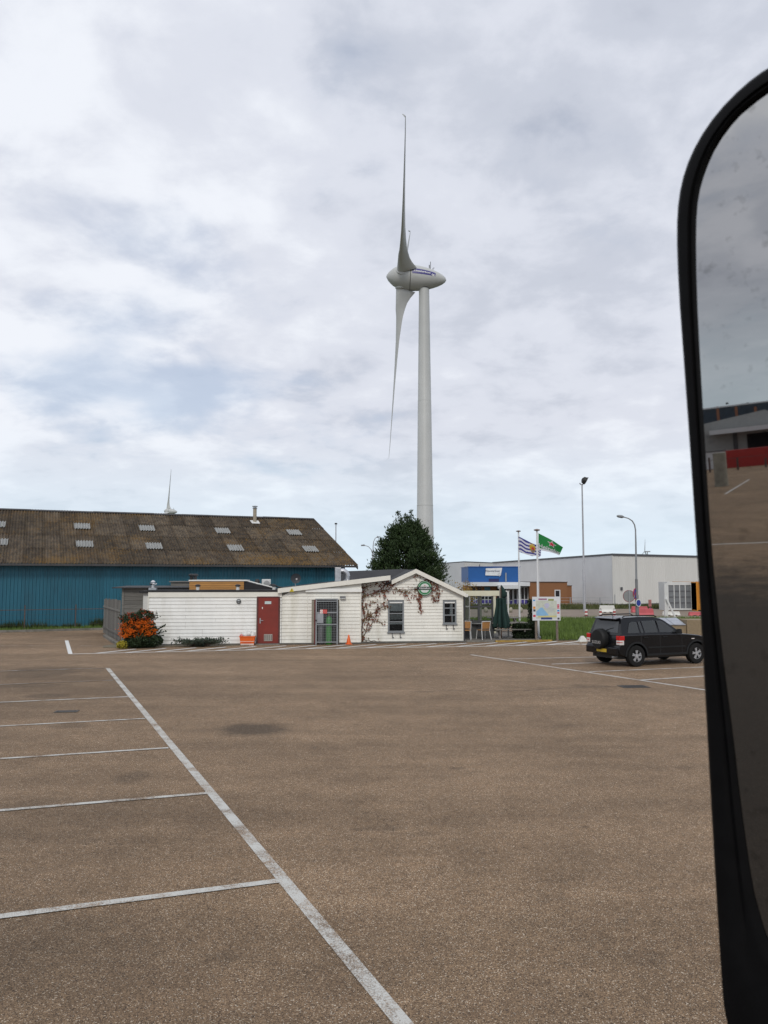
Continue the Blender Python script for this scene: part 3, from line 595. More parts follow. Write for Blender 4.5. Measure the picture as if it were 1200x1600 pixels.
# --- red door
M_red = pm('red_door_paint', (.20, .026, .017), .4, var=.12, scale=2, dirt=(.14, .03, .022), dirt_amt=.5)
door = MB().box(dx0 + .03, dx1 - .03, -.05, .0, .05, dz1 - .02).build('door', M_red, cafe, bevel=.006)
m = MB(); m.box(dx0 - .03, dx0 + .028, -.065, .0, .03, dz1 + .03).box(dx1 - .028, dx1 + .03, -.065, .0, .03, dz1 + .03).box(dx0 + .028, dx1 - .028, -.065, .0, dz1 - .018, dz1 + .03)
m.build('door_frame', pm('frame_maroon', (.10, .03, .028), .5, var=.2), door)
def dpx(u, v): return cf.px(u, v, -.05)
x0, z1 = dpx(160 + 1015 / 4, 860 + 318 / 4); x1, z0 = dpx(160 + 1055 / 4, 860 + 335 / 4)
MB().box(x0, x1, -.058, -.051, z0, z1).build('door_plate', pm('plate_pale', (.5, .6, .6), .4), door)
x0, z1 = dpx(412.5, 991); x1, z0 = dpx(425.5, 1001.5)
gv = MB().box(x0, x1, -.06, -.051, z0, z1).build('vent_grille', pm('grille_alu', (.42, .4, .36), .4, .5), door)
for k in range(4):
    xx = lerp(x0, x1, (k + .5) / 4); MB().box(xx - .03, xx + .03, -.0635, -.0605, z0 + .03, z1 - .03).build('grille_slot', pm('slot_grey', (.2, .18, .16), .6), door)
x, z = dpx(406.5, 970); MB().box(x - .025, x + .025, -.06, -.051, z - .12, z + .12).box(x - .01, x + .14, -.10, -.075, z + .0, z + .025).box(x - .012, x + .012, -.075, -.061, z, z + .025).build('door_handle', M_galv, door)
x, z = dpx(410, 950); MB().box(x - .02, x + .02, -.058, -.051, z - .04, z + .04).build('door_label', M_white_paint, door)
MB().box(dx0 - .05, dx1 + .05, -.28, -.07, .0, .045).build('door_step', pm('door_step', (.2, .19, .17), .9, var=.2), cafe)
# --- round bulkhead lamp left of door, slim lamp right
x, z = cf.px(373, 939.5, -.03)
lm = MB().lathe([(.105, 0), (.105, .05), (.085, .07)], 20, Matrix.Translation((x, -.03, z)) @ Matrix.Rotation(R(90), 4, 'X')).build('bulkhead_lamp', pm('lamp_black', (.02, .02, .02), .4), cafe, 40)
MB().lathe([(.08, .065), (.07, .10), (.03, .115), (0.0, .118)], 18, Matrix.Translation((x, -.03, z)) @ Matrix.Rotation(R(90), 4, 'X')).build('lens', pm('lens_grey', (.3, .32, .33), .25), lm, 50)
MB().box(x - .09, x + .09, -.152, -.148, z - .012, z + .012).build('guard_bar', MATS['lamp_black'], lm)
x, z = cf.px(535.5, 933.8, -.03); wl_ = MB().box(x - .13, x + .13, -.16, -.03, z - .01, z + .055).build('wall_lamp', pm('lamp_grey', (.14, .14, .15), .4), cafe, bevel=.01)
MB().box(x - .11, x + .11, -.15, -.04, z - .05, z - .011).build('lens', pm('lens_white', (.55, .56, .55), .3), wl_)
# warning sign on the barge board
x, z = cf.px(456, 922, -.2); m = MB().prism([(x - .1, -.196, z - .07), (x + .1, -.196, z - .07), (x, -.196, z + .1)], (0, -.006, 0))
ws = tag(m.build('warning_sign', pm('sign_yellow', (.65, .5, .03), .4)), 'small yellow triangular warning sign on the white roof edge board', 'sign'); ws.matrix_world = Matrix.Translation(cf.o) @ Matrix.Rotation(CA, 4, 'Z')
MB().add([(x - .012, -.204, z - .02), (x + .012, -.204, z - .02), (x + .018, -.204, z + .05), (x - .018, -.204, z + .05), (x - .012, -.204, z - .05), (x + .012, -.204, z - .05), (x + .012, -.204, z - .03), (x - .012, -.204, z - .03)], [(0, 1, 2, 3), (4, 5, 6, 7)]).build('warning_mark', pm('ink_black', (.015, .015, .015), .5), ws, fix=False)

# --- roof furniture
def W(x, y, z=0): return cf.w(x, y, z)
tb0, tbz1 = cf.px(296, 908, 1.6); tb1, tbz0 = cf.px(381, 921, 1.6); zr0 = zLf + .085
box = thing('roof_lantern', 'timber clad raised roof box with white top edge on the flat roof', 'roof box', W(0, 0), CA)
M_larch = pm('larch_board', (.42, .205, .055), .6, var=.25, scale=5, stretch=(.5, 1, 7), obj_var=.10)
nb = 4
for k in range(nb):
    z0 = lerp(zr0 - .02, tbz1, k / nb); z1 = lerp(zr0 - .02, tbz1, (k + 1) / nb); MB().box(tb0, tb1, 1.58, 1.60, z0 + .004, z1 - .004).build('board', M_larch, box)
MB().box(tb0 + .01, tb1 - .01, 1.605, 4.2, zr0, tbz1).build('core', M_black, box)
MB().box(tb0 - .03, tb1 + .12, 1.54, 4.25, tbz1 + .001, tbz1 + .06).build('top_edge', M_white_paint, box)
sx, sz = cf.px(431, 921, 1.6)
MB().hexa([(tb1 + .011, 1.62, zr0), (sx, 1.62, zr0), (sx, 4.2, zr0), (tb1 + .011, 4.2, zr0)], [(tb1 + .011, 1.62, tbz1 - .01), (sx, 1.62, zr0 + .03), (sx, 4.2, zr0 + .03), (tb1 + .011, 4.2, tbz1 - .01)]).build('felt_slope', M_black, box)
MB().bar((tb1 + .12, 1.6, tbz1 + .03), (sx, 1.6, zr0 + .07), .05, .05).build('slope_edge', M_white_paint, box)
def roof_vent(u, vb, y, label, h=.26, r=.075, body=None, z0=None):
    x, zz = cf.px(u, vb, y); z0 = z0 if z0 is not None else zr0; t = thing('roof_vent', label, 'vent', W(x, y, z0), CA, 'vent pipes on the cafe roof')
    MB().lathe([(r, -.02), (r, h * .62)], 12).build('pipe', body or pm('vent_white', (.62, .62, .6), .5), t, 40)
    MB().lathe([(r * 1.1, h * .6), (r * 1.7, h * .66), (r * 1.7, h * .82), (r * .8, h)], 12).build('cap', M_dark, t, 40)
roof_vent(309, 922, .35, 'left of two short white vent pipes at the front edge of the flat roof')
roof_vent(371.5, 922, .35, 'right of two short white vent pipes at the front edge of the flat roof')
roof_vent(402, 916, 2.4, 'black capped vent pipe beside the sloping black end of the roof box', .5)
roof_vent(428, 921, 1.2, 'black capped vent pipe under the low end of the white barge board', .24)
roof_vent(299, 909, 3.6, 'black vent cap behind the top left corner of the timber roof box', .30, .085, M_dark, tbz1 + .06)
roof_vent(305, 909, 3.4, 'black vent cap just right of another above the timber roof box', .30, .085, M_dark, tbz1 + .06)
# metal cowl at the left end
x, _ = cf.px(239, 920, .8); t = thing('roof_cowl', 'shiny metal roof cowl on a square base at the left roof corner', 'cowl', W(x, .8, zr0), CA)
MB().box(-.17, .17, -.15, .15, -.02, .10).build('base', M_galv, t); m = MB().lathe([(.07, .10), (.07, .34), (.12, .36), (.04, .44)], 12); m.build('stack', pm('bright_zinc', (.6, .61, .63), .3, .6), t, 40)
for k in range(5): a = k * 1.256; MB().bar((math.cos(a) * .05, math.sin(a) * .05, .25), (math.cos(a) * .17, math.sin(a) * .17, .29), .07, .05).build('cowl_blade', M_dark if k % 2 else MATS['bright_zinc'], t)
# air conditioning unit
x0, _ = cf.px(409, 917, 3.0); x1, zt = cf.px(423, 905, 3.0); t = thing('air_conditioner', 'white boxy air conditioning unit on the flat roof before the blue wall', 'air conditioner', W(x0, 3, zr0), CA)
MB().box(0, x1 - x0, 0, .35, .06, zt - zr0).build('casing', pm('unit_white', (.6, .61, .6), .45), t, bevel=.015); MB().lathe([(.15, 0), (.15, .02), (.05, .03)], 18, Matrix.Translation(((x1 - x0) * .55, -.001, (zt - zr0) * .55)) @ Matrix.Rotation(R(90), 4, 'X')).build('fan_grille', pm('grille_grey', (.28, .29, .29), .5), t, 40)
MB().box(.02, .08, .02, .33, -.01, .055).build('foot', M_dark, t); MB().box(x1 - x0 - .08, x1 - x0 - .02, .02, .33, -.01, .055).build('foot', M_dark, t)
# pipes lying on the roof
t = thing('roof_hose', 'bent black pipe lying on the flat roof below the air conditioner', 'pipe', W(X(418), 2.0, zr0), CA)
MB().tube([(-.4, 0, .05), (-.1, .05, .07), (.05, 0, .22), (.2, -.05, .24), (.4, 0, .12), (.7, 0, .06)], .035, 8).build('hose', M_dark, t, 40)
# satellite dish
x, z = cf.px(462, 903.5, 2.0); zb = interp(x, [(pA[0], pA[1]), (pB[0], pB[1])]) - .02; t = thing('satellite_dish', 'dark grey round satellite dish standing on the roof before the blue shed', 'satellite dish', W(x, 2.0, zb), CA + .15)
md = Matrix.Translation((0, 0, z - zb)) @ Matrix.Rotation(R(100), 4, 'X')
MB().lathe([(0, 0), (.08, .005), (.16, .022), (.235, .05), (.245, .055), (.24, .045), (.16, .012), (.0, -.012)], 28, md).build('dish', pm('dish_grey', (.055, .06, .068), .45, var=.1), t, 50)
MB().tube([(0, .06, -.05), (0, .06, z - zb)], .025, 8).build('mast', M_galv, t); MB().tube([(0, -.05, z - zb - .2), (.0, -.28, z - zb - .04)], .012, 6).build('feed_arm', M_galv, t); MB().box(-.035, .035, -.32, -.25, z - zb - .075, z - zb + .0).build('receiver', pm('lnb_grey', (.5, .5, .5), .4), t)
# silver extract duct
x, z = cf.px(537, 905, 1.5); zb = interp(x, [(pA[0], pA[1]), (pB[0], pB[1])]) - .01; t = thing('extract_duct', 'silver metal extract duct elbow rising from the cafe roof', 'duct', W(x, 1.5, zb), CA)
M_duct = pm('duct_zinc', (.55, .56, .58), .32, .8, var=.2, scale=6)
el = [(.18, 0, -.05), (.18, 0, .22)] + [(.18 - .24 * (1 - math.cos(a)), 0, .22 + .24 * math.sin(a)) for a in (.35, .7, 1.05, 1.4, 1.57)] + [(-.16, 0, .46)]
MB().tube(el, .125, 14).build('elbow', M_duct, t, 35)
for p in (1, 3, 5): a = Vector(el[p]); d = (Vector(el[p + 1]) - a).normalized() * .015; MB().tube([a - d, a + d], .14, 14).build('seam_band', M_duct, t, 35)
MB().box(-.42, -.14, -.2, .2, -.05, .62).build('fan_box', M_duct, t, bevel=.01); MB().lathe([(.19, -.06), (.19, .02), (.13, .05)], 14, Matrix.Translation((.18, 0, 0))).build('collar', M_duct, t, 40)

# --- round green beer sign
cx, cz = cf.px(663.5, 919, GY - .12); rs = .345
t = thing('round_sign', 'round green beer sign with white lettering band on the gable', 'sign', W(cx, GY - .06, cz), CA)
Mx = Matrix.Rotation(R(90), 4, 'X')
MB().lathe([(rs, -.02), (rs, .085), (rs * .97, .10)], 40, Mx).build('case', pm('sign_dark_green', (.02, .075, .04), .35), t, 40)
M_sg = pm('sign_green', (.03, .20, .075), .3, var=.06); M_sw = pm('sign_white', (.62, .64, .62), .35, var=.04); M_blk = pm('sign_black', (.018, .02, .02), .35)
def ring(r0, r1, y, n=48):
    v = []; f = []
    for j in range(n): a = 2 * math.pi * j / n; v += [(r0 * math.cos(a), y, r0 * math.sin(a)), (r1 * math.cos(a), y, r1 * math.sin(a))]
    for j in range(n): k = (j + 1) % n; f.append((2 * j, 2 * k, 2 * k + 1, 2 * j + 1))
    return MB().add(v, f)
ring(.0001, rs * .96, -.102).build('face', M_sg, t); ring(rs * .86, rs * .90, -.105).build('rim_line', M_sw, t)
def disc_part(zlo, zhi, r, y):
    pts = []; n = 14
    for i in range(n + 1): z = lerp(zlo, zhi, i / n); pts.append((math.sqrt(max(0, r * r - z * z)), y, z))
    return MB().poly(pts + [(-p[0], p[1], p[2]) for p in pts[::-1]])
disc_part(.07, rs * .62, rs * .64, -.105).build('white_field', M_sw, t, fix=False); disc_part(-rs * .6, -.09, rs * .64, -.105).build('white_field', M_sw, t, fix=False)
disc_part(-.075, .06, rs * .99, -.108).build('band', M_blk, t, fix=False)
v, f = text_geo('Heineken', .135, .002); MB().add([(a, -.111, b) for a, b, c in v], f).build('lettering', M_sw, t, fix=False)
def star(r, y, mb=None, cx=0, cz=0):
    P = [((r if k % 2 == 0 else r * .42) * math.sin(k * math.pi / 5) + cx, y, (r if k % 2 == 0 else r * .42) * math.cos(k * math.pi / 5) + cz) for k in range(10)]
    return (mb or MB()).add([(cx, y, cz)] + P, [(0, 1 + k, 1 + (k + 1) % 10) for k in range(10)])
star(.04, -.108, None, 0, .115).build('red_star', pm('star_red', (.5, .02, .02), .4), t, fix=False)
MB().bar((-.5, -.02, .03), (-rs, -.02, .03), .03).bar((-.5, -.02, -.05), (-rs, -.02, -.05), .03).build('bracket', M_dark, t)

# --- gas cage in front of the doorway
gx0, gx1 = X(493, -.5), X(528, -.5); gz = Z(510, 937, -.5)
M_cage = pm('cage_grey', (.30, .315, .33), .42, .4, var=.12)
MB().box(X(493.5), X(529), -.012, -.003, .02, gz - .02).build('doorway', pm('doorway_shade', (.018, .017, .016), .95), cafe)  # flat panel, the shade of the interior put into its colour
gate = thing('gas_cage', 'grey steel mesh gate before a dark doorway holding gas cylinders', 'cage', W(gx0, -.5), CA)
GW = gx1 - gx0
for (a, b, c, d) in ((0, .06, -.02, gz), (GW - .06, GW, -.02, gz)): MB().box(a, b, -.03, .03, 0, gz).build('post', M_cage, gate, bevel=.005)
for z in (.10, .88, 1.42, gz - .09): MB().box(.062, GW - .062, -.02, .02, z, z + .045).build('rail', M_cage, gate)
MB().box(-.01, GW + .01, -.035, .47, gz + .001, gz + .04).build('top_plate', M_cage, gate)
for k in range(1, 12): x = .06 + k * (GW - .12) / 12; MB().tube([(x, .0, .14), (x, .0, gz - .08)], .0055, 4).build('mesh_wire', M_cage, gate)
for k in range(1, 24): z = .14 + k * (gz - .24) / 24; MB().tube([(.06, .004, z), (GW - .06, .004, z)], .0055, 4).build('mesh_wire', M_cage, gate)
MB().box(GW - .012, GW - .002, .031, .47, .05, gz - .02).build('side_panel', M_cage, gate)
MB().box(-.06, .0, -.04, .46, .04, gz - .0).build('open_door_leaf', pm('leaf_maroon', (.105, .02, .017), .4, var=.15), gate)
MB().box(.07, .35, -.028, -.021, .97, 1.41).build('lock_plate', pm('plate_grey', (.33, .34, .36), .4, .3), gate); MB().lathe([(.03, 0), (.03, .06)], 10, Matrix.Translation((.03, -.03, 1.1)) @ Mx).build('lock', M_dark, gate)
sg = MB().box(.20, .52, -.031, -.0285, 1.40, 1.58).build('notice', pm('notice_red', (.55, .10, .09), .4), gate); MB().box(.205, .32, -.034, -.0315, 1.41, 1.57).build('notice_white', M_white_paint, sg)
ring(.028, .042, -.0355, 20).build('ban_ring', pm('ban_red', (.5, .03, .03), .4), sg, fix=False).location = (.262, 0, 1.49)
def cylinder(x, y, r, h, mat, label, name='gas_cylinder'):
    t = thing(name, label, 'gas cylinder', W(x, y, .0), CA, 'gas cylinders behind the cage gate')
    MB().lathe([(r * .9, .0), (r, .03), (r, h * .80), (r * .9, h * .87), (r * .55, h * .92), (r * .3, h * .94), (r * .3, h * .97)], 20).build('bottle', mat, t, 50); MB().lathe([(r * .5, h * .95), (r * .5, h), (r * .2, h + .02)], 10).build('valve', pm('valve_brass', (.25, .2, .1), .4, .6), t, 40)
cylinder(X(514, -.3), -.3, .145, 1.36, pm('cyl_green', (.06, .26, .055), .4, var=.1), 'tall green gas cylinder standing behind the cage mesh')
cylinder(X(501, -.3), -.3, .13, 1.05, pm('cyl_grey', (.13, .13, .135), .45, var=.1), 'shorter grey gas cylinder on the left behind the cage mesh')
# --- traffic cone
x = X(545, -.35); t = thing('traffic_cone', 'orange traffic cone standing by the cafe wall beside the cage', 'cone', W(x, -.35, .002), CA)
M_or = pm('cone_orange', (.72, .12, .01), .45, var=.08); MB().lathe([(.11, .03), (.095, .12), (.03, .42), (.022, .43)], 18).build('cone_body', M_or, t, 40); MB().box(-.15, .15, -.15, .15, 0, .03).build('cone_base', M_or, t, bevel=.01)
# --- orange crate with waste bags
x0, x1 = X(375.5, -.3), X(399, -.3); t = thing('orange_crate', 'bright orange plastic crate with a white label strip by the red door', 'crate', W((x0 + x1) / 2, -.3, .002), CA)
cw = (x1 - x0) / 2; hz = .40
m = MB()
m.hexa([(-cw * .85, -.17, 0), (cw * .85, -.17, 0), (cw * .85, .17, 0), (-cw * .85, .17, 0)], [(-cw * .85, -.17, .02), (cw * .85, -.17, .02), (cw * .85, .17, .02), (-cw * .85, .17, .02)])
for s in (-1, 1):
    m.hexa([(-cw * .86, s * .17 - .008, 0), (cw * .86, s * .17 - .008, 0), (cw * .86, s * .17 + .008, 0), (-cw * .86, s * .17 + .008, 0)], [(-cw, s * .21 - .008, hz), (cw, s * .21 - .008, hz), (cw, s * .21 + .008, hz), (-cw, s * .21 + .008, hz)])
    m.hexa([(s * cw * .85 - .008, -.17, 0), (s * cw * .85 + .008, -.17, 0), (s * cw * .85 + .008, .17, 0), (s * cw * .85 - .008, .17, 0)], [(s * cw - .008, -.21, hz), (s * cw + .008, -.21, hz), (s * cw + .008, .21, hz), (s * cw - .008, .21, hz)])
m.build('crate_body', pm('crate_orange', (.75, .13, .015), .4, var=.06), t)
m = MB(); m.box(-cw - .02, cw + .02, -.235, -.212, hz - .03, hz + .01).box(-cw - .02, cw + .02, .212, .235, hz - .03, hz + .01).box(-cw - .02, -cw - .0, -.21, .21, hz - .03, hz + .01).box(cw, cw + .02, -.21, .21, hz - .03, hz + .01); m.build('rim', MATS['crate_orange'], t)
MB().box(-cw * .92, cw * .92, -.20, -.192, .17, .185).build('label_strip', M_white_paint, t); MB().box(-cw * .86, cw * .86, -.186, -.178, .005, .10).build('label_strip', pm('pale_label', (.6, .5, .45), .5), t)
MB().box(-cw * .66, cw * .55, -.1905, -.1865, .105, .135).build('red_print', pm('label_red', (.42, .03, .03), .5, var=.5, scale=50), t)
def bag(x, y, z, r, mat, label, seed):
    rn = random.Random(seed); bm = bmesh.new(); bmesh.ops.create_icosphere(bm, subdivisions=3, radius=1)
    fr = [Vector((rn.uniform(-1, 1), rn.uniform(-1, 1), rn.uniform(-1, 1))) * 5 for _ in range(5)]
    for vv in bm.verts:
        k = 1 + .10 * sum(abs(math.sin(vv.co.dot(w_) + i)) for i, w_ in enumerate(fr)) / 2 - .1; vv.co = Vector((vv.co.x * r[0] * k, vv.co.y * r[1] * k, vv.co.z * r[2] * k))
    me = bpy.data.meshes.new('waste_bag'); bm.to_mesh(me); bm.free(); me.materials.append(mat); me.shade_smooth(); o = bpy.data.objects.new('waste_bag', me); COL.objects.link(o); o.location = W(x, y, z); o.rotation_euler = (0, 0, CA); tag(o, label, 'bag', 'waste bags in the orange crate')
xm = (x0 + x1) / 2; M_bag = pm('bag_white', (.62, .62, .6), .4, var=.3, scale=14)
bag(xm - .10, -.30, .46, (.16, .15, .13), M_bag, 'white plastic bag on the left of the orange crate', 1); bag(xm + .07, -.29, .50, (.15, .15, .15), M_bag, 'white and grey plastic bag piled highest in the orange crate', 2)
bag(xm + .24, -.32, .42, (.11, .13, .16), M_bag, 'white plastic bag hanging over the right rim of the crate', 3); bag(xm - .24, -.32, .43, (.10, .12, .07), pm('bag_pink', (.55, .2, .2), .5), 'small pinkish bag on the left rim of the orange crate', 4)

# --- red creeper on the gable
vine = thing('wall_creeper', 'red autumn creeper climbing the white gable wall around the window', 'climbing plant', W(gL, GY - .03), CA)
M_stem = pm('vine_stem', (.10, .06, .045), .85, var=.3); M_vl = leaf_mat('vine_leaf', (.11, .028, .02), (.27, .085, .05)); M_vl2 = leaf_mat('vine_leaf_brown', (.09, .05, .025), (.2, .14, .06))
paths = [([(567, 1002), (565, 985), (569, 965), (566, 945), (568, 925), (566, 910)], .028, 1.0), ([(566, 1000), (572, 985), (576, 970), (574, 952)], .02, .8), ([(568, 968), (580, 960), (588, 955), (598, 948), (607, 946)], .012, 1.3), ([(574, 960), (584, 968), (594, 972), (597, 975)], .009, .6),
         ([(576, 985), (580, 975), (588, 962), (590, 950)], .010, 1.0), ([(567, 930), (580, 928), (590, 926), (606, 922), (625, 921), (640, 921), (653, 920)], .013, 1.0), ([(585, 927), (600, 916), (610, 912), (603, 908), (596, 912)], .010, 1.6), ([(605, 922), (612, 916), (618, 910)], .008, 1.2),
         ([(620, 924), (640, 925), (655, 924)], .010, .3), ([(652, 921), (655, 928), (656, 940), (657, 954)], .010, 2.3), ([(625, 922), (634, 930), (637, 938)], .006, .7), ([(600, 925), (602, 935), (598, 942)], .006, .7), ([(668, 906), (676, 910), (680, 920), (683, 932), (680, 938)], .009, 1.1), ([(672, 908), (676, 920), (675, 930), (679, 937)], .008, 1.2),
         ([(668, 904), (676, 908), (684, 914), (686, 926), (685, 936)], .008, .8), ([(649, 898), (650, 908)], .006, .5), ([(650, 897), (662, 900), (670, 906)], .006, .9), ([(568, 925), (575, 915), (590, 912)], .007, .8), ([(640, 923), (648, 932), (652, 935)], .006, .6), ([(569, 948), (578, 943), (586, 940), (596, 942)], .007, .9), ([(567, 998), (580, 1001), (598, 1002.5)], .014, .3)]
rv = random.Random(11); lv = MB(); lv2 = MB()
for pts, r, dens in paths:
    P = []
    for (u, v) in pts:
        x, z = cf.px(u, v, GY - .03); P.append(Vector((x - gL, rv.uniform(-.02, .0), z)))
    # wander between the points
    Q = []
    for a, b in zip(P, P[1:]):
        n = max(2, int((b - a).length / .12))
        for i in range(n): Q.append(a.lerp(b, i / n) + Vector((rv.uniform(-.025, .025), rv.uniform(-.012, .004), rv.uniform(-.025, .025))))
    Q.append(P[-1]); MB().tube(Q, [lerp(r, r * .45, i / (len(Q) - 1)) for i in range(len(Q))], 5).build('stem', M_stem, vine, 60)
    for q in Q:
        for _ in range(int(dens * 5.5 + rv.random())):
            c = q + Vector((rv.gauss(0, .06), rv.uniform(-.07, -.015), rv.gauss(-.02, .07))); s = rv.uniform(.025, .062); t1 = Vector((rv.uniform(-1, 1), rv.uniform(-.7, .2), rv.uniform(-1, .4))).normalized(); t2 = t1.cross(Vector((rv.uniform(-.5, .5), -1, rv.uniform(-.5, .5)))).normalized()
            tgt = lv if rv.random() < (.82 if pts[0][0] > 575 else .5) else lv2
            tgt.add([c - t1 * s, c + t2 * s * .6, c + t1 * s, c - t2 * s * .6], [(0, 1, 2, 3)])
        if rv.random() < .35:
            e = q + Vector((rv.gauss(0, .16), rv.uniform(-.06, 0), rv.gauss(-.03, .14))); MB_ = lv2; dv = (e - q).cross(Vector((0, 1, 0))).normalized() * .004; MB_.add([q - dv, q + dv, e + dv, e - dv], [(0, 1, 2, 3)])
tag(lv.build('leaves', M_vl, vine, fix=False), kind='stuff'); tag(lv2.build('leaves', M_vl2, vine, fix=False), kind='stuff')

# ================================================================== GREY TIMBER SHED AND FENCE at the left
ts_o = W(X(191, 2.2), 2.2); tsh = thing('timber_shed', 'weathered grey plank shed with thin dark roof at the left of the cafe', 'shed', ts_o, CA); M_grey = pm('weathered_plank', (.15, .145, .132), .85, var=.3, scale=5, stretch=(.35, 1, 9), obj_var=.2, bump=.3, bscale=40)
W_ = X(306, 2.2) - X(191, 2.2); hz = Z(250, 919, 2.2); n = 13
MB().box(.02, W_, .03, 3.0, 0, hz).build('core', M_core, tsh)
for k in range(n):
    z0 = hz * k / n; cutx = W_ * rr.uniform(.35, .5)
    MB().box(.0, W_ - .3 if k < n - 4 else cutx, 0 - (k % 2) * .004, .025, z0 + .006, z0 + hz / n - .005).build('plank', M_grey, tsh)
    if k >= n - 4: MB().box(cutx + .006, W_, .003, .025, z0 + .006, z0 + hz / n - .005).build('plank', M_grey, tsh)
for k in range(n): z0 = hz * k / n; MB().box(-.03, -.004, .03, 3.0, z0 + .006, z0 + hz / n - .005).build('plank', M_grey, tsh)
MB().box(-.035, .06, -.03, -.006, 0, hz).build('corner_post', M_grey, tsh)
MB().hexa([(-.45, -.25, hz), (W_ + .05, -.25, hz), (W_ + .05, 3.1, hz + .05), (-.45, 3.1, hz + .05)], [(-.45, -.25, hz + .045), (W_ + .05, -.25, hz + .045), (W_ + .05, 3.1, hz + .095), (-.45, 3.1, hz + .095)]).build('roof', pm('shed_roof_dark', (.03, .03, .032), .7, var=.2), tsh)
# second roof box behind
x0, zt = cf.px(267, 908, 4.6); x1, _ = cf.px(296, 908, 4.6); q = thing('grey_roof_hut', 'grey plank hut top peeking out left of the timber roof box', 'hut', W(x0, 4.6), CA)
for k in range(6): z0 = (zt - .05) * k / 6; MB().box(0, x1 - x0 + .8, 0, .03, z0 + .005, z0 + (zt - .05) / 6 - .005).build('plank', M_grey, q)
MB().box(-.08, x1 - x0 + .85, -.08, 1.4, zt - .05, zt).build('roof', pm('hut_roof', (.16, .15, .14), .6), q); MB().box(.02, x1 - x0 + .78, .035, 1.3, 0, zt - .06).build('core', M_core, q)
# plank fence running back from the shed corner
pf0 = W(X(190, 2.15) - .06, 2.15); fa = G(170, 993.5); fl = (Vector((fa.x, fa.y, 0)) - Vector((pf0.x, pf0.y, 0))); fang = math.atan2(fl.y, fl.x)
pf = thing('plank_fence', 'leaning grey vertical plank fence between the blue shed and the timber shed', 'fence', pf0, fang); n = 10
for k in range(n):
    x = fl.length * 1.6 * k / n; h = Z(180, 937, 2) * lerp(1.0, .93, k / n) + rr.uniform(-.04, .04); MB().box(x, x + fl.length * 1.6 / n - .012, -.012 + rr.uniform(-.006, .006), .012, 0, h).build('plank', M_grey, pf)
MB().box(0, fl.length * 1.6, .015, .05, .3, .38).build('rail', M_grey, pf); MB().box(0, fl.length * 1.6, .015, .05, 1.4, 1.48).build('rail', M_grey, pf)

# ================================================================== SHRUBS at the cafe
def leaf_cloud(m, pts, s0, s1, rnd, up=.3):
    for c in pts:
        t1 = Vector((rnd.uniform(-1, 1), rnd.uniform(-1, 1), rnd.uniform(-.6, 1) + up)).normalized(); t2 = t1.orthogonal().normalized(); t2.rotate(Matrix.Rotation(rnd.uniform(0, 6.28), 3, t1)); s = rnd.uniform(s0, s1)
        m.add([c - t1 * s * .3, c + t2 * s * .38 + t1 * s * .3, c + t1 * s, c - t2 * s * .38 + t1 * s * .3], [(0, 1, 2, 3)])
def blob_pts(n, c, r, rnd, shell=.5):
    out = []
    for _ in range(n):
        d = Vector((rnd.gauss(0, 1), rnd.gauss(0, 1), rnd.gauss(0, 1))).normalized() * (shell + (1 - shell) * rnd.random()) ** .6; out.append(Vector((c[0] + d.x * r[0], c[1] + d.y * r[1], c[2] + d.z * r[2])))
    return out
M_dleaf = leaf_mat('shrub_leaf', (.012, .026, .012), (.045, .07, .028)); M_berry = leaf_mat('orange_berries', (.55, .07, .005), (.90, .22, .012), .4); M_rberry = leaf_mat('red_berries', (.20, .02, .008), (.50, .07, .012), .4)
pb = G(217, 1012); ry = random.Random(21)
py_ = thing('firethorn_bush', 'firethorn bush covered in orange berries at the corner of the white wall', 'bush', (pb.x, pb.y, 0), CA)
L1 = MB(); B1 = MB(); B2 = MB(); S1 = MB()
blobs = [((-.35, 0, 1.15), (.42, .38, .32)), ((.15, .1, 1.35), (.42, .35, .25)), ((-.1, -.05, .85), (.62, .45, .35)), ((.35, 0, .8), (.4, .4, .35)), ((-.3, 0, .6), (.45, .42, .35)), ((.15, -.1, .35), (.72, .55, .36)), ((.55, -.05, .28), (.5, .45, .28)), ((-.15, -.1, .2), (.55, .5, .2))]
for (c, r) in blobs: leaf_cloud(L1, blob_pts(900, c, r, ry), .05, .10, ry)
for k in range(46):
    a = ry.uniform(-.8, .75); c0 = Vector((a * .7, ry.uniform(-.3, .1), ry.uniform(.5, 1.35))); e = c0 + Vector((a * .35 + ry.uniform(-.1, .1), ry.uniform(-.25, .05), ry.uniform(.1, .38))); S1.tube([c0, e], [.007, .003], 4); leaf_cloud(L1, [c0.lerp(e, ry.random()) + Vector((ry.gauss(0, .02), ry.gauss(0, .02), ry.gauss(0, .02))) for _ in range(26)], .05, .09, ry)
for k in range(14): a = ry.uniform(-.9, 1.0); S1.tube([(a * .25, 0, 0), (a * .6, ry.uniform(-.2, .2), ry.uniform(.5, .9)), (a * .75 + ry.uniform(-.15, .25), ry.uniform(-.3, .3), ry.uniform(.9, 1.65))], [.02, .012, .005], 5)
for k in range(8):
    c0 = Vector((ry.uniform(.5, .8), -.1, ry.uniform(.3, .75))); e = c0 + Vector((ry.uniform(.25, .5), ry.uniform(-.2, .1), ry.uniform(-.05, .3))); S1.tube([c0, e], [.008, .003], 4); leaf_cloud(L1, [c0.lerp(e, ry.random()) for _ in range(30)], .05, .09, ry)
S1.build('stems', M_stem, py_, 60); tag(L1.build('leaves', M_dleaf, py_, fix=False), kind='stuff')
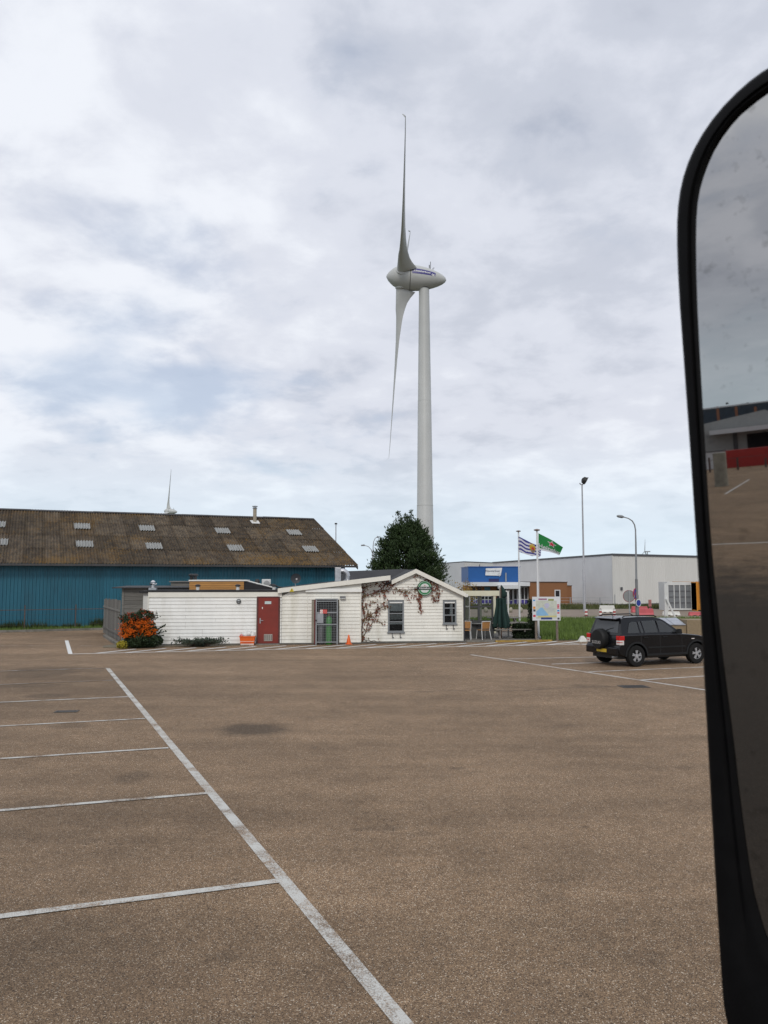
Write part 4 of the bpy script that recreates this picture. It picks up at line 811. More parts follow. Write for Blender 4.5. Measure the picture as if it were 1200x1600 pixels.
def berries(m, c, r):
    o = len(m.v); m.v += [tuple(c + Vector(d) * r) for d in ((1, 0, 0), (-1, 0, 0), (0, 1, 0), (0, -1, 0), (0, 0, 1), (0, 0, -1))]
    m.f += [(o + a, o + b, o + 4) for a, b in ((0, 2), (2, 1), (1, 3), (3, 0))] + [(o + b, o + a, o + 5) for a, b in ((0, 2), (2, 1), (1, 3), (3, 0))]; m.m += [0] * 8
for _ in range(130):
    c, r = blobs[ry.choice([0, 2, 2, 3, 3, 4, 4, 1])]
    d = Vector((ry.gauss(0, 1), ry.gauss(0, .6) - .9, ry.gauss(0, 1))).normalized(); p = Vector((c[0] + d.x * r[0] * 1.02, c[1] + d.y * r[1] * 1.1, c[2] + d.z * r[2] * 1.0))
    if p.z < .48: continue
    tgt = B2 if p.z > 1.22 else B1
    for _ in range(19 if tgt is B1 else 12): berries(tgt, p + Vector((ry.gauss(0, .075), ry.gauss(-.02, .05), ry.gauss(0, .045))), ry.uniform(.016, .026))
tag(B1.build('berries', M_berry, py_, 80, fix=False), kind='stuff'); tag(B2.build('berries', M_rberry, py_, 80, fix=False), kind='stuff')
pb = G(191, 1013.5); yb = thing('yellow_shrub', 'small yellow leaved shrub at the foot of the firethorn', 'shrub', (pb.x, pb.y, 0)); m = MB()
leaf_cloud(m, blob_pts(420, (0, 0, .14), (.24, .22, .17), ry), .05, .09, ry); tag(m.build('leaves', leaf_mat('yellow_leaf', (.16, .15, .02), (.5, .42, .05)), yb, fix=False), kind='stuff'); MB().tube([(0, 0, 0), (.03, 0, .15)], [.015, .006], 5).build('stem', M_stem, yb)
pb = G(312, 1010.5); jn = thing('low_juniper', 'low spreading grey green juniper along the foot of the white wall', 'shrub', (pb.x, pb.y, 0), CA); m = MB(); S1 = MB()
for k in range(120):
    a = ry.uniform(0, 6.28); L_ = ry.uniform(.5, 1.15); dx = math.cos(a) * L_ * 1.15; dy = math.sin(a) * L_ * .42; e = Vector((dx, dy, ry.uniform(.08, .36))); s0 = Vector((dx * .1, dy * .1, .02)); md = s0.lerp(e, .6) + Vector((0, 0, .06))
    S1.tube([s0, md, e], [.008, .006, .003], 4)
    for i in range(34): t = ry.random(); p = (s0.lerp(md, t * 2) if t < .5 else md.lerp(e, t * 2 - 1)) + Vector((ry.gauss(0, .05), ry.gauss(0, .05), ry.gauss(.02, .03))); leaf_cloud(m, [p], .03, .075, ry, .4)
S1.build('stems', M_stem, jn); tag(m.build('leaves', leaf_mat('juniper_leaf', (.03, .045, .032), (.075, .10, .07)), jn, fix=False), kind='stuff')
# soil and gravel bed in front of the left wall
bed = [xy(cf.w(x, y)) for x, y in ((-1.9, -.1), (-1.7, -1.05), (-.6, -1.0), (1.2, -.75), (4.2, -.62), (4.9, -.3), (4.9, -.251), (-.05, -.251), (-.05, .6), (-1.0, 1.5))]
structure(MB().prism([(a, b, -.01) for a, b in bed], (0, 0, .03)).build('planting_bed', pm('bed_soil', (.15, .13, .09), .95, var=.5, scale=14, bump=.6, bscale=50)))

# fallen leaves and grit along the walls
ll_ = MB(); rl = random.Random(17)
for _ in range(900):
    x = rl.uniform(-1.2, gR + 3.5); yb = -.25 if x < xG else GY - .45
    y = yb - abs(rl.gauss(0, .22)) - .02; p = W(x, y, .011 + rl.uniform(0, .008)); s = rl.uniform(.012, .035); a = rl.uniform(0, 6.28); d1 = Vector((math.cos(a), math.sin(a), rl.uniform(-.2, .3))) * s; d2 = Vector((-math.sin(a), math.cos(a), rl.uniform(-.2, .3))) * s * .6
    ll_.add([p - d1, p + d2, p + d1, p - d2], [(0, 1, 2, 3)])
tag(ll_.build('leaf_litter', leaf_mat('litter_leaf', (.05, .03, .018), (.24, .13, .05)), None, fix=False), 'brown fallen leaves and grit along the foot of the cafe wall', 'leaf litter', None, 'stuff')

# ================================================================== WIND TURBINES
M_tur = pm('turbine_paint', (.45, .46, .45), .45, var=.05, scale=.3, dirt=(.38, .39, .375), dirt_amt=.3); M_tur_d = pm('turbine_joint', (.05, .05, .05), .6); M_navy = pm('logo_navy', (.045, .04, .20), .4, var=.05)
NAC = [(0.0, 0), (.35, .12), (.85, .45), (1.35, .95), (1.8, 1.5), (2.15, 2.2), (2.42, 3.2), (2.58, 4.2), (2.62, 5.0)]
NAC2 = [(2.60, 5.12), (2.60, 5.8), (2.5, 6.8), (2.34, 7.8), (2.1, 8.8), (1.78, 9.8), (1.38, 10.8), (.95, 11.6), (.5, 12.15), (0.0, 12.4)]
def nac_r(s): return interp(s, [(z, r) for r, z in NAC + NAC2])
def blade_mb(R1):
    m = MB(); n = 20; st = []
    spans = [1.9, 2.4, 2.9, 3.4, 4.2, 5.2, 6.5, 8, 10, 13, 17, 22, 27, 31, 34, R1 - .5, R1 - .15, R1]
    for r in spans:
        chord = interp(r, [(1.9, 2.1), (2.3, 2.15), (2.9, 4.0), (3.4, 3.6), (4.2, 3.0), (5.2, 2.45), (8, 1.75), (13, 1.35), (22, 1.0), (31, .65), (R1 - .5, .45), (R1, .22)])
        th = interp(r, [(1.9, 2.1), (3.0, 2.0), (5.2, 1.5), (8, .95), (13, .55), (22, .28), (31, .14), (R1, .05)])
        tw = R(interp(r, [(1.9, 0), (4, 6), (6, 22), (9, 46), (14, 64), (20, 73), (R1, 78)]))
        pre = interp(r, [(1.9, 0), (R1 - .6, 0), (R1 - .3, .12), (R1, .55)])
        rnd = interp(r, [(1.9, 1), (2.35, 1), (3.0, .35), (6, 0)])
        ring_ = []
        for k in range(n):
            a = 2 * math.pi * k / n; ex = math.cos(a); ey = math.sin(a)
            # airfoil: blunt nose toward -x, thin tail toward +x
            x_af = (ex * .5 + .5) * chord - min(1.05, chord * .42); y_af = ey * th * .5 * (1 - .62 * (ex * .5 + .5) ** 1.3) * (1 if ex < .98 else .3)
            x_c = ex * 1.05; y_c = ey * 1.05
            if r > 2.35 and r < 6:   # round leading part with a thin trailing flap
                x_af = (ex * .5 + .5) * chord - 1.05 * interp(r, [(2.4, 1), (6, .85)])
            x = lerp(x_af, x_c, rnd if r <= 2.36 else 0); y = lerp(y_af, y_c, rnd if r <= 2.36 else 0)
            ring_.append(Vector((x * math.cos(tw) - y * math.sin(tw) - pre, x * math.sin(tw) + y * math.cos(tw), r)))
        st.append(ring_)
    o = 0; m.v = [tuple(p) for rg_ in st for p in rg_]
    for i in range(len(st) - 1):
        for k in range(n): m.f.append((i * n + k, i * n + (k + 1) % n, (i + 1) * n + (k + 1) % n, (i + 1) * n + k))
    m.f.append(tuple(range(n))[::-1]); m.f.append(tuple((len(st) - 1) * n + k for k in range(n))); m.m = [0] * len(m.f); return m
def turbine(u, Y, hub, rot0, psi, label, tilt=5.0, logo=True, group='wind turbines'):
    b = PY(u, 903, Y); t = thing('wind_turbine', label, 'wind turbine', (b.x, b.y, 0), psi, group)
    tz = hub - 1.9
    tw = MB().lathe([(1.85, 0), (1.62, tz * .28), (1.60, tz * .281), (1.36, tz * .62), (1.345, tz * .621), (1.05, tz)], 48).build('tower', M_tur, t, 40)
    for z in (.28, .621): r_ = lerp(1.85, 1.05, z) + .012; MB().lathe([(r_, tz * z - .06), (r_, tz * z + .06)], 48).build('flange_ring', M_tur, tw, 40)
    MB().lathe([(1.12, tz - .25), (1.12, tz + .02)], 36).build('yaw_ring', M_tur_d, t, 40)
    hubm = Matrix.Translation((0, 0, hub)) @ Matrix.Rotation(R(tilt), 4, 'Y')
    ax = hubm @ Matrix.Translation((-7.8, 0, 0)) @ Matrix.Rotation(R(90), 4, 'Y')     # lathe z -> +x
    MB().lathe(NAC, 40, ax).build('spinner', M_tur, t, 50)
    nc = MB().lathe([(2.5, 5.11)] + NAC2, 40, ax).build('nacelle', M_tur, t, 50)
    MB().lathe([(2.48, 4.95), (2.48, 5.15)], 40, ax).build('spinner_gap', M_tur_d, t, 40)
    MB().lathe([(1.14, -.05), (1.3, .35), (1.75, .9), (2.1, 1.4)], 32, Matrix.Translation((0, 0, tz + .02))).build('nacelle_neck', M_tur, nc, 60)
    me = blade_mb(37.6).mesh('blade', M_tur, 50)
    for k in range(3):
        th = R(rot0 + 120 * k); o = link_mesh('blade', me, t); o.matrix_local = hubm @ Matrix.Translation((-4.55, 0, 0)) @ Matrix.Rotation(th, 4, 'X')
        MB().lathe([(1.18, 1.75), (1.22, 1.95), (1.22, 2.3), (1.1, 2.38)], 28).build('root_collar', M_tur, o, 40)
    # instruments on top
    top = Vector((1.35, 0, hub + 1.9)); MB().tube([top, top + Vector((0, 0, 1.7))], .06, 6).tube([top + Vector((-.25, 0, 0)), top + Vector((-.25, 0, 1.0))], .09, 6).tube([top + Vector((.5, 0, -.1)), top + Vector((.5, 0, .35)), top + Vector((.8, 0, .35))], .07, 6).build('wind_sensor', M_tur_d, nc)
    if logo:
        # navy name plate following the nacelle skin; s along the axis, a = angle up from the camera side
        def skin(s, a, off): r = nac_r(s) + off; return ax @ Vector((-math.sin(a) * r, -math.cos(a) * r, s))
        n = 16; P = MB(); s0, s1 = 5.35, 10.1
        rows_ = 5; g = [[skin(lerp(s0, s1, i / n), lerp(R(1), R(27), j / rows_), .03) for i in range(n + 1)] for j in range(rows_ + 1)]
        P.v = [tuple(p) for r_ in g for p in r_]; P.f = [(j * (n + 1) + i, j * (n + 1) + i + 1, (j + 1) * (n + 1) + i + 1, (j + 1) * (n + 1) + i) for j in range(rows_) for i in range(n)]; P.m = [0] * len(P.f)
        pt = P.build('name_plate', M_navy, nc, 50)
        v, f = text_geo('Kloosterboer', .66, .012, 'LEFT')
        MB().add([skin(s0 + .25 + x * .98, R(14.5) + y / 2.55, .05) for x, y, z in v], f).build('lettering', M_white_paint, pt, fix=False)
        st_ = MB(); c0 = (9.65, R(6))
        for k in range(6):
            a = k * math.pi / 3; P4 = [(math.cos(a) * .05 - math.sin(a) * .06, math.sin(a) * .05 + math.cos(a) * .06), (math.cos(a) * .42 - math.sin(a) * .05, math.sin(a) * .42 + math.cos(a) * .05), (math.cos(a) * .42 + math.sin(a) * .05, math.sin(a) * .42 - math.cos(a) * .05), (math.cos(a) * .05 + math.sin(a) * .06, math.sin(a) * .05 - math.cos(a) * .06)]
            st_.add([skin(c0[0] + p[0], c0[1] + p[1] / 2.3, .05) for p in P4], [(0, 1, 2, 3)])
        st_.build('snowflake_logo', M_white_paint, pt, fix=False)
    return t
turbine(664.5, 160, 64.3, 68, R(-2), 'large grey wind turbine with a blue name plate behind the cafe', 4.4)
turbine(267, 700, 61, 0, R(-10), 'distant wind turbine peeking over the ridge of the blue shed', 4, False)
# slender far turbine above the grey warehouse
b = PY(1012.5, 903, 1900); t = thing('wind_turbine', 'tiny slender wind turbine far behind the grey warehouse roof', 'wind turbine', (b.x, b.y, 0), R(0), 'wind turbines')
M_far = pm('far_turbine_grey', (.33, .35, .37), .6); HZ = PY(1012, 862, 1900).z
MB().lathe([(2.0, 0), (1.2, HZ)], 12).build('tower', M_far, t, 40); MB().box(-5, 7, -1.4, 1.4, HZ - 1, HZ + 1.6).build('nacelle', M_far, t, bevel=.4)
hc = Vector((-6, 0, HZ + .4)); MB().lathe([(1.2, 0), (.9, -1.4), (.2, -2.2)], 12, Matrix.Translation(hc) @ Matrix.Rotation(R(90), 4, 'Y')).build('hub', M_far, t, 40)
for a in (8, 128, 248):
    d = Vector((math.sin(R(a)) * .62, math.sin(R(a)) * .75, math.cos(R(a)))).normalized(); MB().tube([hc, hc + d * 5, hc + d * 31], [.7, 1.0, .2], 6).build('blade', M_far, t, 50)

# ================================================================== CONIFER behind the cafe
def conifer(u, Y, label):
    b = PY(u, 903, Y); t = thing('conifer_tree', label, 'tree', (b.x, b.y, 0)); rc = random.Random(31)
    prof = [(0, 2.1), (1.5, 2.35), (3.5, 2.35), (4.4, 2.0), (5.1, 1.55), (5.8, .98), (6.3, .5), (6.8, .15)]
    MB().tube([(0, 0, 0), (.05, 0, 2), (0, .05, 4.5), (.05, 0, 6.7)], [.2, .16, .09, .02], 8).build('trunk', pm('bark', (.06, .045, .035), .9, var=.3), t, 60)
    cr = MB(); lim = MB()
    # leading shoots: several ragged tops
    tops = [(-.55, 0, 7.1), (-.1, .1, 6.95), (.3, -.1, 7.15), (.75, 0, 6.6), (-1.65, 0, 5.4), (1.95, 0, 5.0), (-2.1, .1, 4.1), (2.2, .1, 4.2), (1.3, 0, 5.9), (-1.0, -.3, 6.0), (-.3, 0, 6.7), (.1, 0, 6.8)]
    def spray(p, d, L_):
        d = d.normalized(); s = d.cross(Vector((rc.uniform(-1, 1), rc.uniform(-1, 1), rc.uniform(-1, 1)))).normalized()
        o = len(cr.v); w = L_ * .16
        w *= .8; cr.v += [tuple(p), tuple(p + d * L_ * .45 + s * w), tuple(p + d * L_), tuple(p + d * L_ * .45 - s * w)]; cr.f.append((o, o + 1, o + 2, o + 3)); cr.m.append(0)
        for q in (-1, 1):
            for f_ in (.3, .6):
                o = len(cr.v); a = p + d * L_ * f_; e = a + (d * .75 + s * q).normalized() * L_ * .45; c = d.cross(s) * L_ * .09
                cr.v += [tuple(a - c), tuple(a + c), tuple(e)]; cr.f.append((o, o + 1, o + 2)); cr.m.append(0)
    for _ in range(380):
        z = rc.uniform(.5, 6.3); a = rc.uniform(0, 6.283); rr_ = interp(z, prof) * rc.uniform(.82, 1.08); bz = max(.3, z - rr_ * .55)
        e = Vector((math.cos(a) * rr_, math.sin(a) * rr_, z)); s0 = Vector((0, 0, bz)); lim.tube([s0, s0.lerp(e, .5) + Vector((0, 0, -.08)), e], [.035, .02, .006], 4)
        for k in range(64):
            f_ = rc.uniform(.35, 1) ** .7; p = s0.lerp(e, f_) + Vector((rc.gauss(0, .17), rc.gauss(0, .17), rc.gauss(-.02, .13))); d = (e - s0).normalized() * .8 + Vector((rc.gauss(0, .4), rc.gauss(0, .4), rc.gauss(.6, .4))); spray(p, d, rc.uniform(.13, .34))
    for tp in tops:
        e = Vector(tp); s0 = Vector((tp[0] * .75, tp[1], tp[2] - .9)); lim.tube([s0, e + Vector((.06, 0, .05))], [.02, .005], 4)
        for k in range(110): f_ = rc.random(); p = s0.lerp(e, f_) + Vector((rc.gauss(0, .2 * (1 - f_) + .03), rc.gauss(0, .2 * (1 - f_) + .03), 0)); spray(p, Vector((rc.gauss(0, .6), rc.gauss(0, .6), 1)), rc.uniform(.1, .22))
    lim.build('limbs', MATS['bark'], t); tag(cr.build('crown', leaf_mat('conifer_leaf', (.014, .030, .012), (.062, .10, .034)), t, fix=False), kind='stuff')
conifer(635.5, 50, 'dark green bushy conifer standing behind the cafe gable roof')
# autumn shrub behind the gable
b = PY(716, 903, 58); t = thing('autumn_shrub', 'sparse yellow leaved shrub behind the right slope of the gable', 'shrub', (b.x, b.y, 0)); m = MB(); S1 = MB(); ra = random.Random(8)
for k in range(60):
    a = ra.uniform(-2.0, 1.3); hh = ra.uniform(1.7, 2.95) - abs(a) * .1; e = Vector((a + ra.uniform(-.2, .2), ra.uniform(-.6, .6), hh)); S1.tube([(a * .3, 0, 0), (a * .8, e.y * .6, hh * .6), e], [.03, .015, .005], 4)
    for i in range(16 if a < -.3 else 46): m_ = Vector((a * .8, e.y * .6, hh * .55)).lerp(e, ra.random()); leaf_cloud(m, [m_ + Vector((ra.gauss(0, .16), ra.gauss(0, .16), ra.gauss(0, .12)))], .06, .13, ra)
S1.build('stems', pm('twig_grey', (.12, .10, .085), .9), t); tag(m.build('leaves', leaf_mat('yellow_autumn_leaf', (.16, .10, .015), (.42, .27, .03)), t, fix=False), kind='stuff')

# ================================================================== TERRACE right of the cafe
TY = GY + 1.3
terr = MB().prism([tuple(W(x, y, -.01)) for x, y in ((gR + .06, GY - .1), (X(843, GY - .2), GY - .1), (X(843, GY + 2.2), GY + 2.2), (X(800, GY + 6), GY + 6), (gR + .06, GY + 7))], (0, 0, .07)).build('terrace_paving', pm('terrace_tiles', (.15, .14, .125), .85, var=.25, scale=3)); structure(terr)
kerb_run(W(gR + .15, GY - .2), W(X(772, GY - .2), GY - .2), .12, .085)
kerb_run(W(X(772, GY - .2) + .05, GY - .2), W(X(862, GY - .2), GY - .2), .12, .085, None, pm('yellow_kerb', (.34, .22, .05), .8, var=.4, scale=5, dirt=(.16, .12, .06), dirt_amt=.8))
ver = thing('glazed_veranda', 'cream topped glazed veranda frame built against the right side of the cafe', 'veranda', W(gR, TY), CA)
vx = lambda u, y=TY: X(u, y) - gR; vz = lambda v, y=TY: Z(760, v, y)
M_cream = pm('veranda_cream', (.62, .60, .46), .5, var=.06); M_alu = pm('dark_aluminium', (.06, .062, .065), .45, .3); M_alu_l = pm('grey_aluminium', (.26, .27, .27), .45, .3)
MB().box(.12, vx(781), -.06, .04, vz(931), vz(923)).build('fascia', M_cream, ver); rz1 = vz(923) - .01; xv = vx(781); MB().hexa([(.12, .05, rz1 - .05), (xv, .05, rz1 - .05), (xv, 4.4, rz1 - .37), (.12, 4.4, rz1 - .37)], [(.12, .05, rz1), (xv, .05, rz1), (xv, 4.4, rz1 - .32), (.12, 4.4, rz1 - .32)]).build('roof_panel', M_cream, ver)
for u, mt, w in ((726, M_alu, .06), (733.5, M_alu_l, .05), (748, M_alu, .10), (769.5, M_alu, .09)): x = vx(u); MB().box(x - w / 2, x + w / 2, -.03, .03, .06, vz(931.2)).build('post', mt, ver)
MB().box(vx(726) + .03, vx(733.5) - .026, -.02, .02, vz(948.5), vz(946.5)).build('rail', M_alu_l, ver); MB().box(vx(733.5) + .026, vx(748) - .051, -.02, .02, vz(949.5), vz(946.5)).build('rail', M_alu, ver); MB().box(vx(748) + .051, vx(769.5) - .046, -.02, .02, vz(949), vz(946.5)).build('rail', M_alu, ver)
M_vg = glass_mat('veranda_glass', (.03, .04, .035), see=.93)
for a, b_ in ((726, 733.5), (733.5, 748), (748, 769.5)): x0, x1 = vx(a) + .05, vx(b_) - .05; MB().box(x0, x1, -.004, .004, vz(969), vz(931.5)).build('pane', M_vg, ver); MB().box(x0 - .02, x1 + .02, -.015, .015, .06, vz(969.2)).build('lower_panel', pm('panel_dark', (.05, .052, .05), .6, var=.2), ver)
for u in (730, 750, 772): x = X(u, TY + 3.6) - gR; MB().box(x - .09, x + .09, 3.55, 3.72, .06, vz(923) - .36).build('post', M_cream, ver)
x = X(794, TY + .9) - gR; MB().box(x - .035, x + .035, .86, .94, .06, Z(794, 923, TY + .9)).build('post', M_white_paint, ver); MB().box(vx(781) + .002, x + .05, .86, .92, Z(794, 924.5, TY + .9), Z(794, 923, TY + .9)).build('beam', M_white_paint, ver)
MB().box(vx(733.5) , vx(769.5), 3.7, 3.75, .1, .75).build('rear_panel', MATS['panel_dark'], ver)
# terrace chairs and table
M_wick = pm('tan_wicker', (.34, .165, .05), .65, var=.2, scale=20, bump=.4, bscale=80)
M_leg = pm('white_tube', (.62, .62, .61), .4, .2)
def chair(loc, rz, label):
    t = thing('terrace_chair', label, 'chair', loc, rz, 'tan terrace chairs')
    MB().box(-.23, .23, -.22, .22, .43, .46).build('seat', M_wick, t, bevel=.01)
    m = MB(); n = 8      # curved back, faces -y side
    g = [[(.25 * math.sin(lerp(-1.1, 1.1, i / n)) * 1.02, .23 + .06 * math.cos(lerp(-1.1, 1.1, i / n)) - .05 + .05 * j, lerp(.52, .84, j)) for i in range(n + 1)] for j in (0, .5, 1)]
    m.v = [p for r_ in g for p in r_] + [(p[0] * .93, p[1] - .02, p[2]) for r_ in g for p in r_]; k = 3 * (n + 1)
    for j in range(2):
        for i in range(n): a = j * (n + 1) + i; m.f += [(a, a + 1, a + n + 2, a + n + 1), (k + a, k + a + n + 1, k + a + n + 2, k + a + 1)]
    for i in range(n): m.f += [(i, k + i, k + i + 1, i + 1), (2 * (n + 1) + i, 2 * (n + 1) + i + 1, k + 2 * (n + 1) + i + 1, k + 2 * (n + 1) + i)]
    m.m = [0] * len(m.f); m.build('backrest', M_wick, t, 50)
    for sx in (-1, 1):
        MB().tube([(sx * .25, -.26, 0), (sx * .22, -.21, .45)], .017, 8).build('leg', M_leg, t); MB().tube([(sx * .25, .30, 0), (sx * .22, .20, .44), (sx * .235, .25, .86)], .017, 8).build('leg', M_leg, t)
    MB().tube([(-.24, .26, .855), (0, .31, .865), (.24, .26, .855)], .017, 8).build('top_rail', M_leg, t); return t
def at(u, v): p = G(u, v); return (p.x, p.y, .062)
chair(at(755.5, 1001), R(205), 'tan wicker chair with white legs turned away at the right of the terrace table')
chair(at(728, 1001.5), R(-10), 'tan wicker chair partly hidden behind the cafe corner')
chair(at(737, 998), R(20), 'tan wicker chair in shade at the back of the terrace table')
p = at(745, 999.0); t = thing('terrace_table', 'round grey bistro table between the tan terrace chairs', 'table', p); MB().lathe([(.42, .70), (.43, .71), (.43, .735), (.41, .74)], 28).build('tabletop', pm('table_grey', (.22, .23, .23), .4), t, 40); MB().lathe([(.03, .03), (.03, .70)], 10).build('leg', M_leg, t); MB().lathe([(.24, 0), (.22, .03), (.05, .05)], 20).build('base', M_dark, t, 40)
# picnic benches
M_pic = pm('grey_timber', (.17, .16, .145), .85, var=.35, scale=6, stretch=(.5, 6, 6), obj_var=.2)
def picnic(loc, rz, label):
    t = thing('picnic_table', label, 'picnic table', loc, rz, 'grey timber picnic tables')
    for k in range(5): y = -.36 + k * .15; MB().box(-.9, .9, y, y + .135, .72, .76).build('top_plank', M_pic, t)
    for s in (-1, 1):
        for k in range(2): y = s * .72 - .14 + k * .145; MB().box(-.9, .9, y, y + .13, .43, .47).build('bench_plank', M_pic, t)
        x = s * .62
        for q in (-1, 1): MB().bar((x, q * .62, 0), (x, q * .22, .715), .045, .10, up=(1, 0, 0)).build('leg', M_pic, t)
        MB().box(x - .075, x - .03, -.85, .85, .335, .428).build('cross_beam', M_pic, t); MB().box(x - .075, x - .03, -.37, .37, .625, .715).build('cross_beam', M_pic, t)
    return t
picnic(at(794, 998.5), CA + R(4), 'weathered grey picnic table in front under the folded green parasol'); picnic((at(787, 988)[0], at(787, 988)[1], .062), CA + R(-8), 'grey picnic table behind the folded parasol and the nearer bench')
# folded green parasol
p = at(783.5, 999.2); t = thing('garden_parasol', 'folded dark green parasol tied over the picnic table', 'parasol', p); pc = Vector(p)
zz = lambda v: PY(783, v, p[1]).z - .062
M_pgreen = pm('parasol_green', (.005, .026, .022), .85, var=.2, scale=6)
MB().tube([(0, 0, 0), (0, 0, zz(916))], .028, 10).build('pole', pm('pole_wood', (.12, .06, .035), .6), t, 40)
def folds(prof, n, amp, name, seed):
    rn = random.Random(seed); ph = [rn.uniform(.6, 1.3) for _ in range(n)]; m = MB(); K = 64
    for (r, z, a_, ox) in prof:
        for k in range(K): th = 2 * math.pi * k / K; q = abs(math.sin(th * n / 2)); rr_ = r * (1 - a_ * amp + a_ * amp * q * ph[int(th * n / 2 / math.pi) % n] * 1.6); m.v.append((rr_ * math.cos(th) + ox, rr_ * math.sin(th), z + (a_ * .05 * math.sin(th * 3 + seed) if a_ > .8 else 0)))
    for i in range(len(prof) - 1):
        for k in range(K): m.f.append((i * K + k, i * K + (k + 1) % K, (i + 1) * K + (k + 1) % K, (i + 1) * K + k))
    m.m = [0] * len(m.f); return m.build(name, M_pgreen, t, 60)
folds([(.05, zz(934), .2, .0), (.24, zz(935), .5, .0), (.23, zz(938), .6, .0), (.22, zz(946), .8, .0), (.27, zz(957), .9, .0), (.33, zz(968), 1, .0), (.37, zz(977), 1, .01), (.34, zz(980), 1, .01)], 8, .45, 'canopy', 2)
folds([(.015, zz(914), .1, .02), (.06, zz(917), .3, .05), (.10, zz(922), .4, .12), (.15, zz(928), .6, .16), (.13, zz(933), .6, .14), (.05, zz(934.5), .3, .06)], 5, .3, 'top_flap', 4)
MB().bar((-.06, -.03, zz(918)), (-.06, -.03, zz(934)), .05, .03).build('strut', pm('strut_grey', (.25, .24, .22), .6), t)
# hedge and tall dark shrub
def shrub_box(name, label, u0, u1, vt, vb, depth, n, mat, s=(.05, .1), top_taper=.85):
    p = G((u0 + u1) / 2, vb); a = PY(u0, vb, p.y); b_ = PY(u1, vb, p.y); h = PY(u0, vt, p.y).z; w = (b_.x - a.x) / 2; t = thing(name, label, 'hedge' if 'hedge' in name else 'shrub', (p.x, p.y + depth / 2, 0)); m = MB(); rn = random.Random(n)
    pts = []
    for _ in range(n):
        z = rn.random() ** .8 * h; k = lerp(1, top_taper, (z / h) ** 3); x = rn.uniform(-1, 1) * w * k; y = rn.uniform(-1, 1) * depth / 2 * k
        if rn.random() < .7:
            f_ = rn.choice((0, 1, 2)); 
            if f_ == 0: x = math.copysign(w * k, x)
            elif f_ == 1: y = -depth / 2 * k
            else: z = h * rn.uniform(.9, 1)
        pts.append(Vector((x + rn.gauss(0, .03), y + rn.gauss(0, .03), z + rn.gauss(0, .03))))
    leaf_cloud(m, pts, s[0], s[1], rn); tag(m.build('leaves', mat, t, fix=False), kind='stuff')
    for k in range(5): x = rn.uniform(-.7, .7) * w; MB().tube([(x, 0, 0), (x, 0, h * .8)], [.03, .01], 5).build('stem', M_stem, t)
M_hedge = leaf_mat('hedge_leaf', (.008, .016, .008), (.028, .045, .018))
shrub_box('clipped_hedge', 'low dark green clipped hedge between the picnic tables and the board', 806, 838, 976, 1000, .9, 5200, M_hedge)
shrub_box('dark_column_shrub', 'narrow dark evergreen shrub rising beside the left edge of the map board', 827, 836.5, 938, 997, .35, 1600, M_hedge, (.05, .09), .5)

# ================================================================== INFORMATION BOARD
p = G(853, 1001.5); t = thing('map_board', 'white framed information board with a coastal map on two wooden posts', 'notice board', (p.x, p.y, 0), R(2))
bx = lambda u: (PY(u, 950, p.y).x - p.x); bz = lambda v: PY(853, v, p.y).z
M_post = pm('post_timber', (.16, .13, .105), .85, var=.25, scale=8)
for u in (837.5, 870.5): MB().box(bx(u) - .05, bx(u) + .05, .02, .12, 0, bz(935)).build('post', M_post, t)
x0, x1, z0, z1 = bx(831.5), bx(875.5), bz(969.5), bz(932.5); pan = MB().box(x0, x1, -.03, .015, z0, z1).build('panel', pm('board_white', (.62, .64, .66), .35, var=.04), t, bevel=.006)
def bq(a, b_, c, d, name, mat, y=-.033, par=None): X0, X1, Z0, Z1 = lerp(x0, x1, a), lerp(x0, x1, b_), lerp(z1, z0, c), lerp(z1, z0, d); return MB().box(X0, X1, y, y + .002, Z1, Z0).build(name, mat, par or pan)
mp_ = bq(.13, .87, .16, .92, 'map_sheet', pm('map_land', (.50, .53, .46), .4, var=.12, scale=9))
def bpoly(pts, name, mat, y): return MB().poly([(lerp(x0, x1, a), y, lerp(z1, z0, c)) for a, c in pts]).build(name, mat, mp_, fix=False)
bpoly([(.135, .62), (.2, .55), (.28, .46), (.36, .45), (.40, .52), (.46, .6), (.52, .68), (.58, .78), (.4, .80), (.135, .79)], 'map_sea', pm('map_blue', (.22, .42, .62), .4, var=.06), -.0355)
bpoly([(.42, .33), (.5, .26), (.58, .27), (.62, .36), (.56, .46), (.5, .50), (.44, .42)], 'map_district', pm('map_lilac', (.45, .45, .58), .4, var=.06), -.0355)
bpoly([(.5, .5), (.62, .42), (.8, .5), (.72, .66), (.55, .64)], 'map_district', pm('map_grey_green', (.46, .49, .46), .4), -.0350)
bpoly([(.2, .81), (.86, .79), (.86, .85), (.2, .87)], 'map_border', pm('map_yellow', (.55, .5, .2), .4, var=.1), -.0358)
for (a, b_, c) in ((.25, .30, .52), (.5, .36, .62), (.45, .72, .48), (.6, .5, .8), (.35, .25, .4)): MB().bar((lerp(x0, x1, a), -.0362, lerp(z1, z0, b_)), (lerp(x0, x1, c), -.0362, lerp(z1, z0, b_ + .14)), .004, .002).build('map_road', pm('road_line', (.35, .3, .2), .5), mp_)
bq(.22, .52, .07, .135, 'title_strip', pm('title_purple', (.30, .14, .22), .4, var=.3, scale=30)); bq(.57, .77, .09, .165, 'title_strip', pm('title_olive', (.25, .28, .08), .4, var=.3, scale=30)); bq(.30, .70, .87, .955, 'title_strip', pm('title_blue', (.03, .06, .22), .4, var=.3, scale=30))
cols = {'icon_red': (.5, .03, .06), 'icon_orange': (.6, .25, .03), 'icon_dark': (.04, .04, .05), 'icon_blue': (.05, .25, .55)}
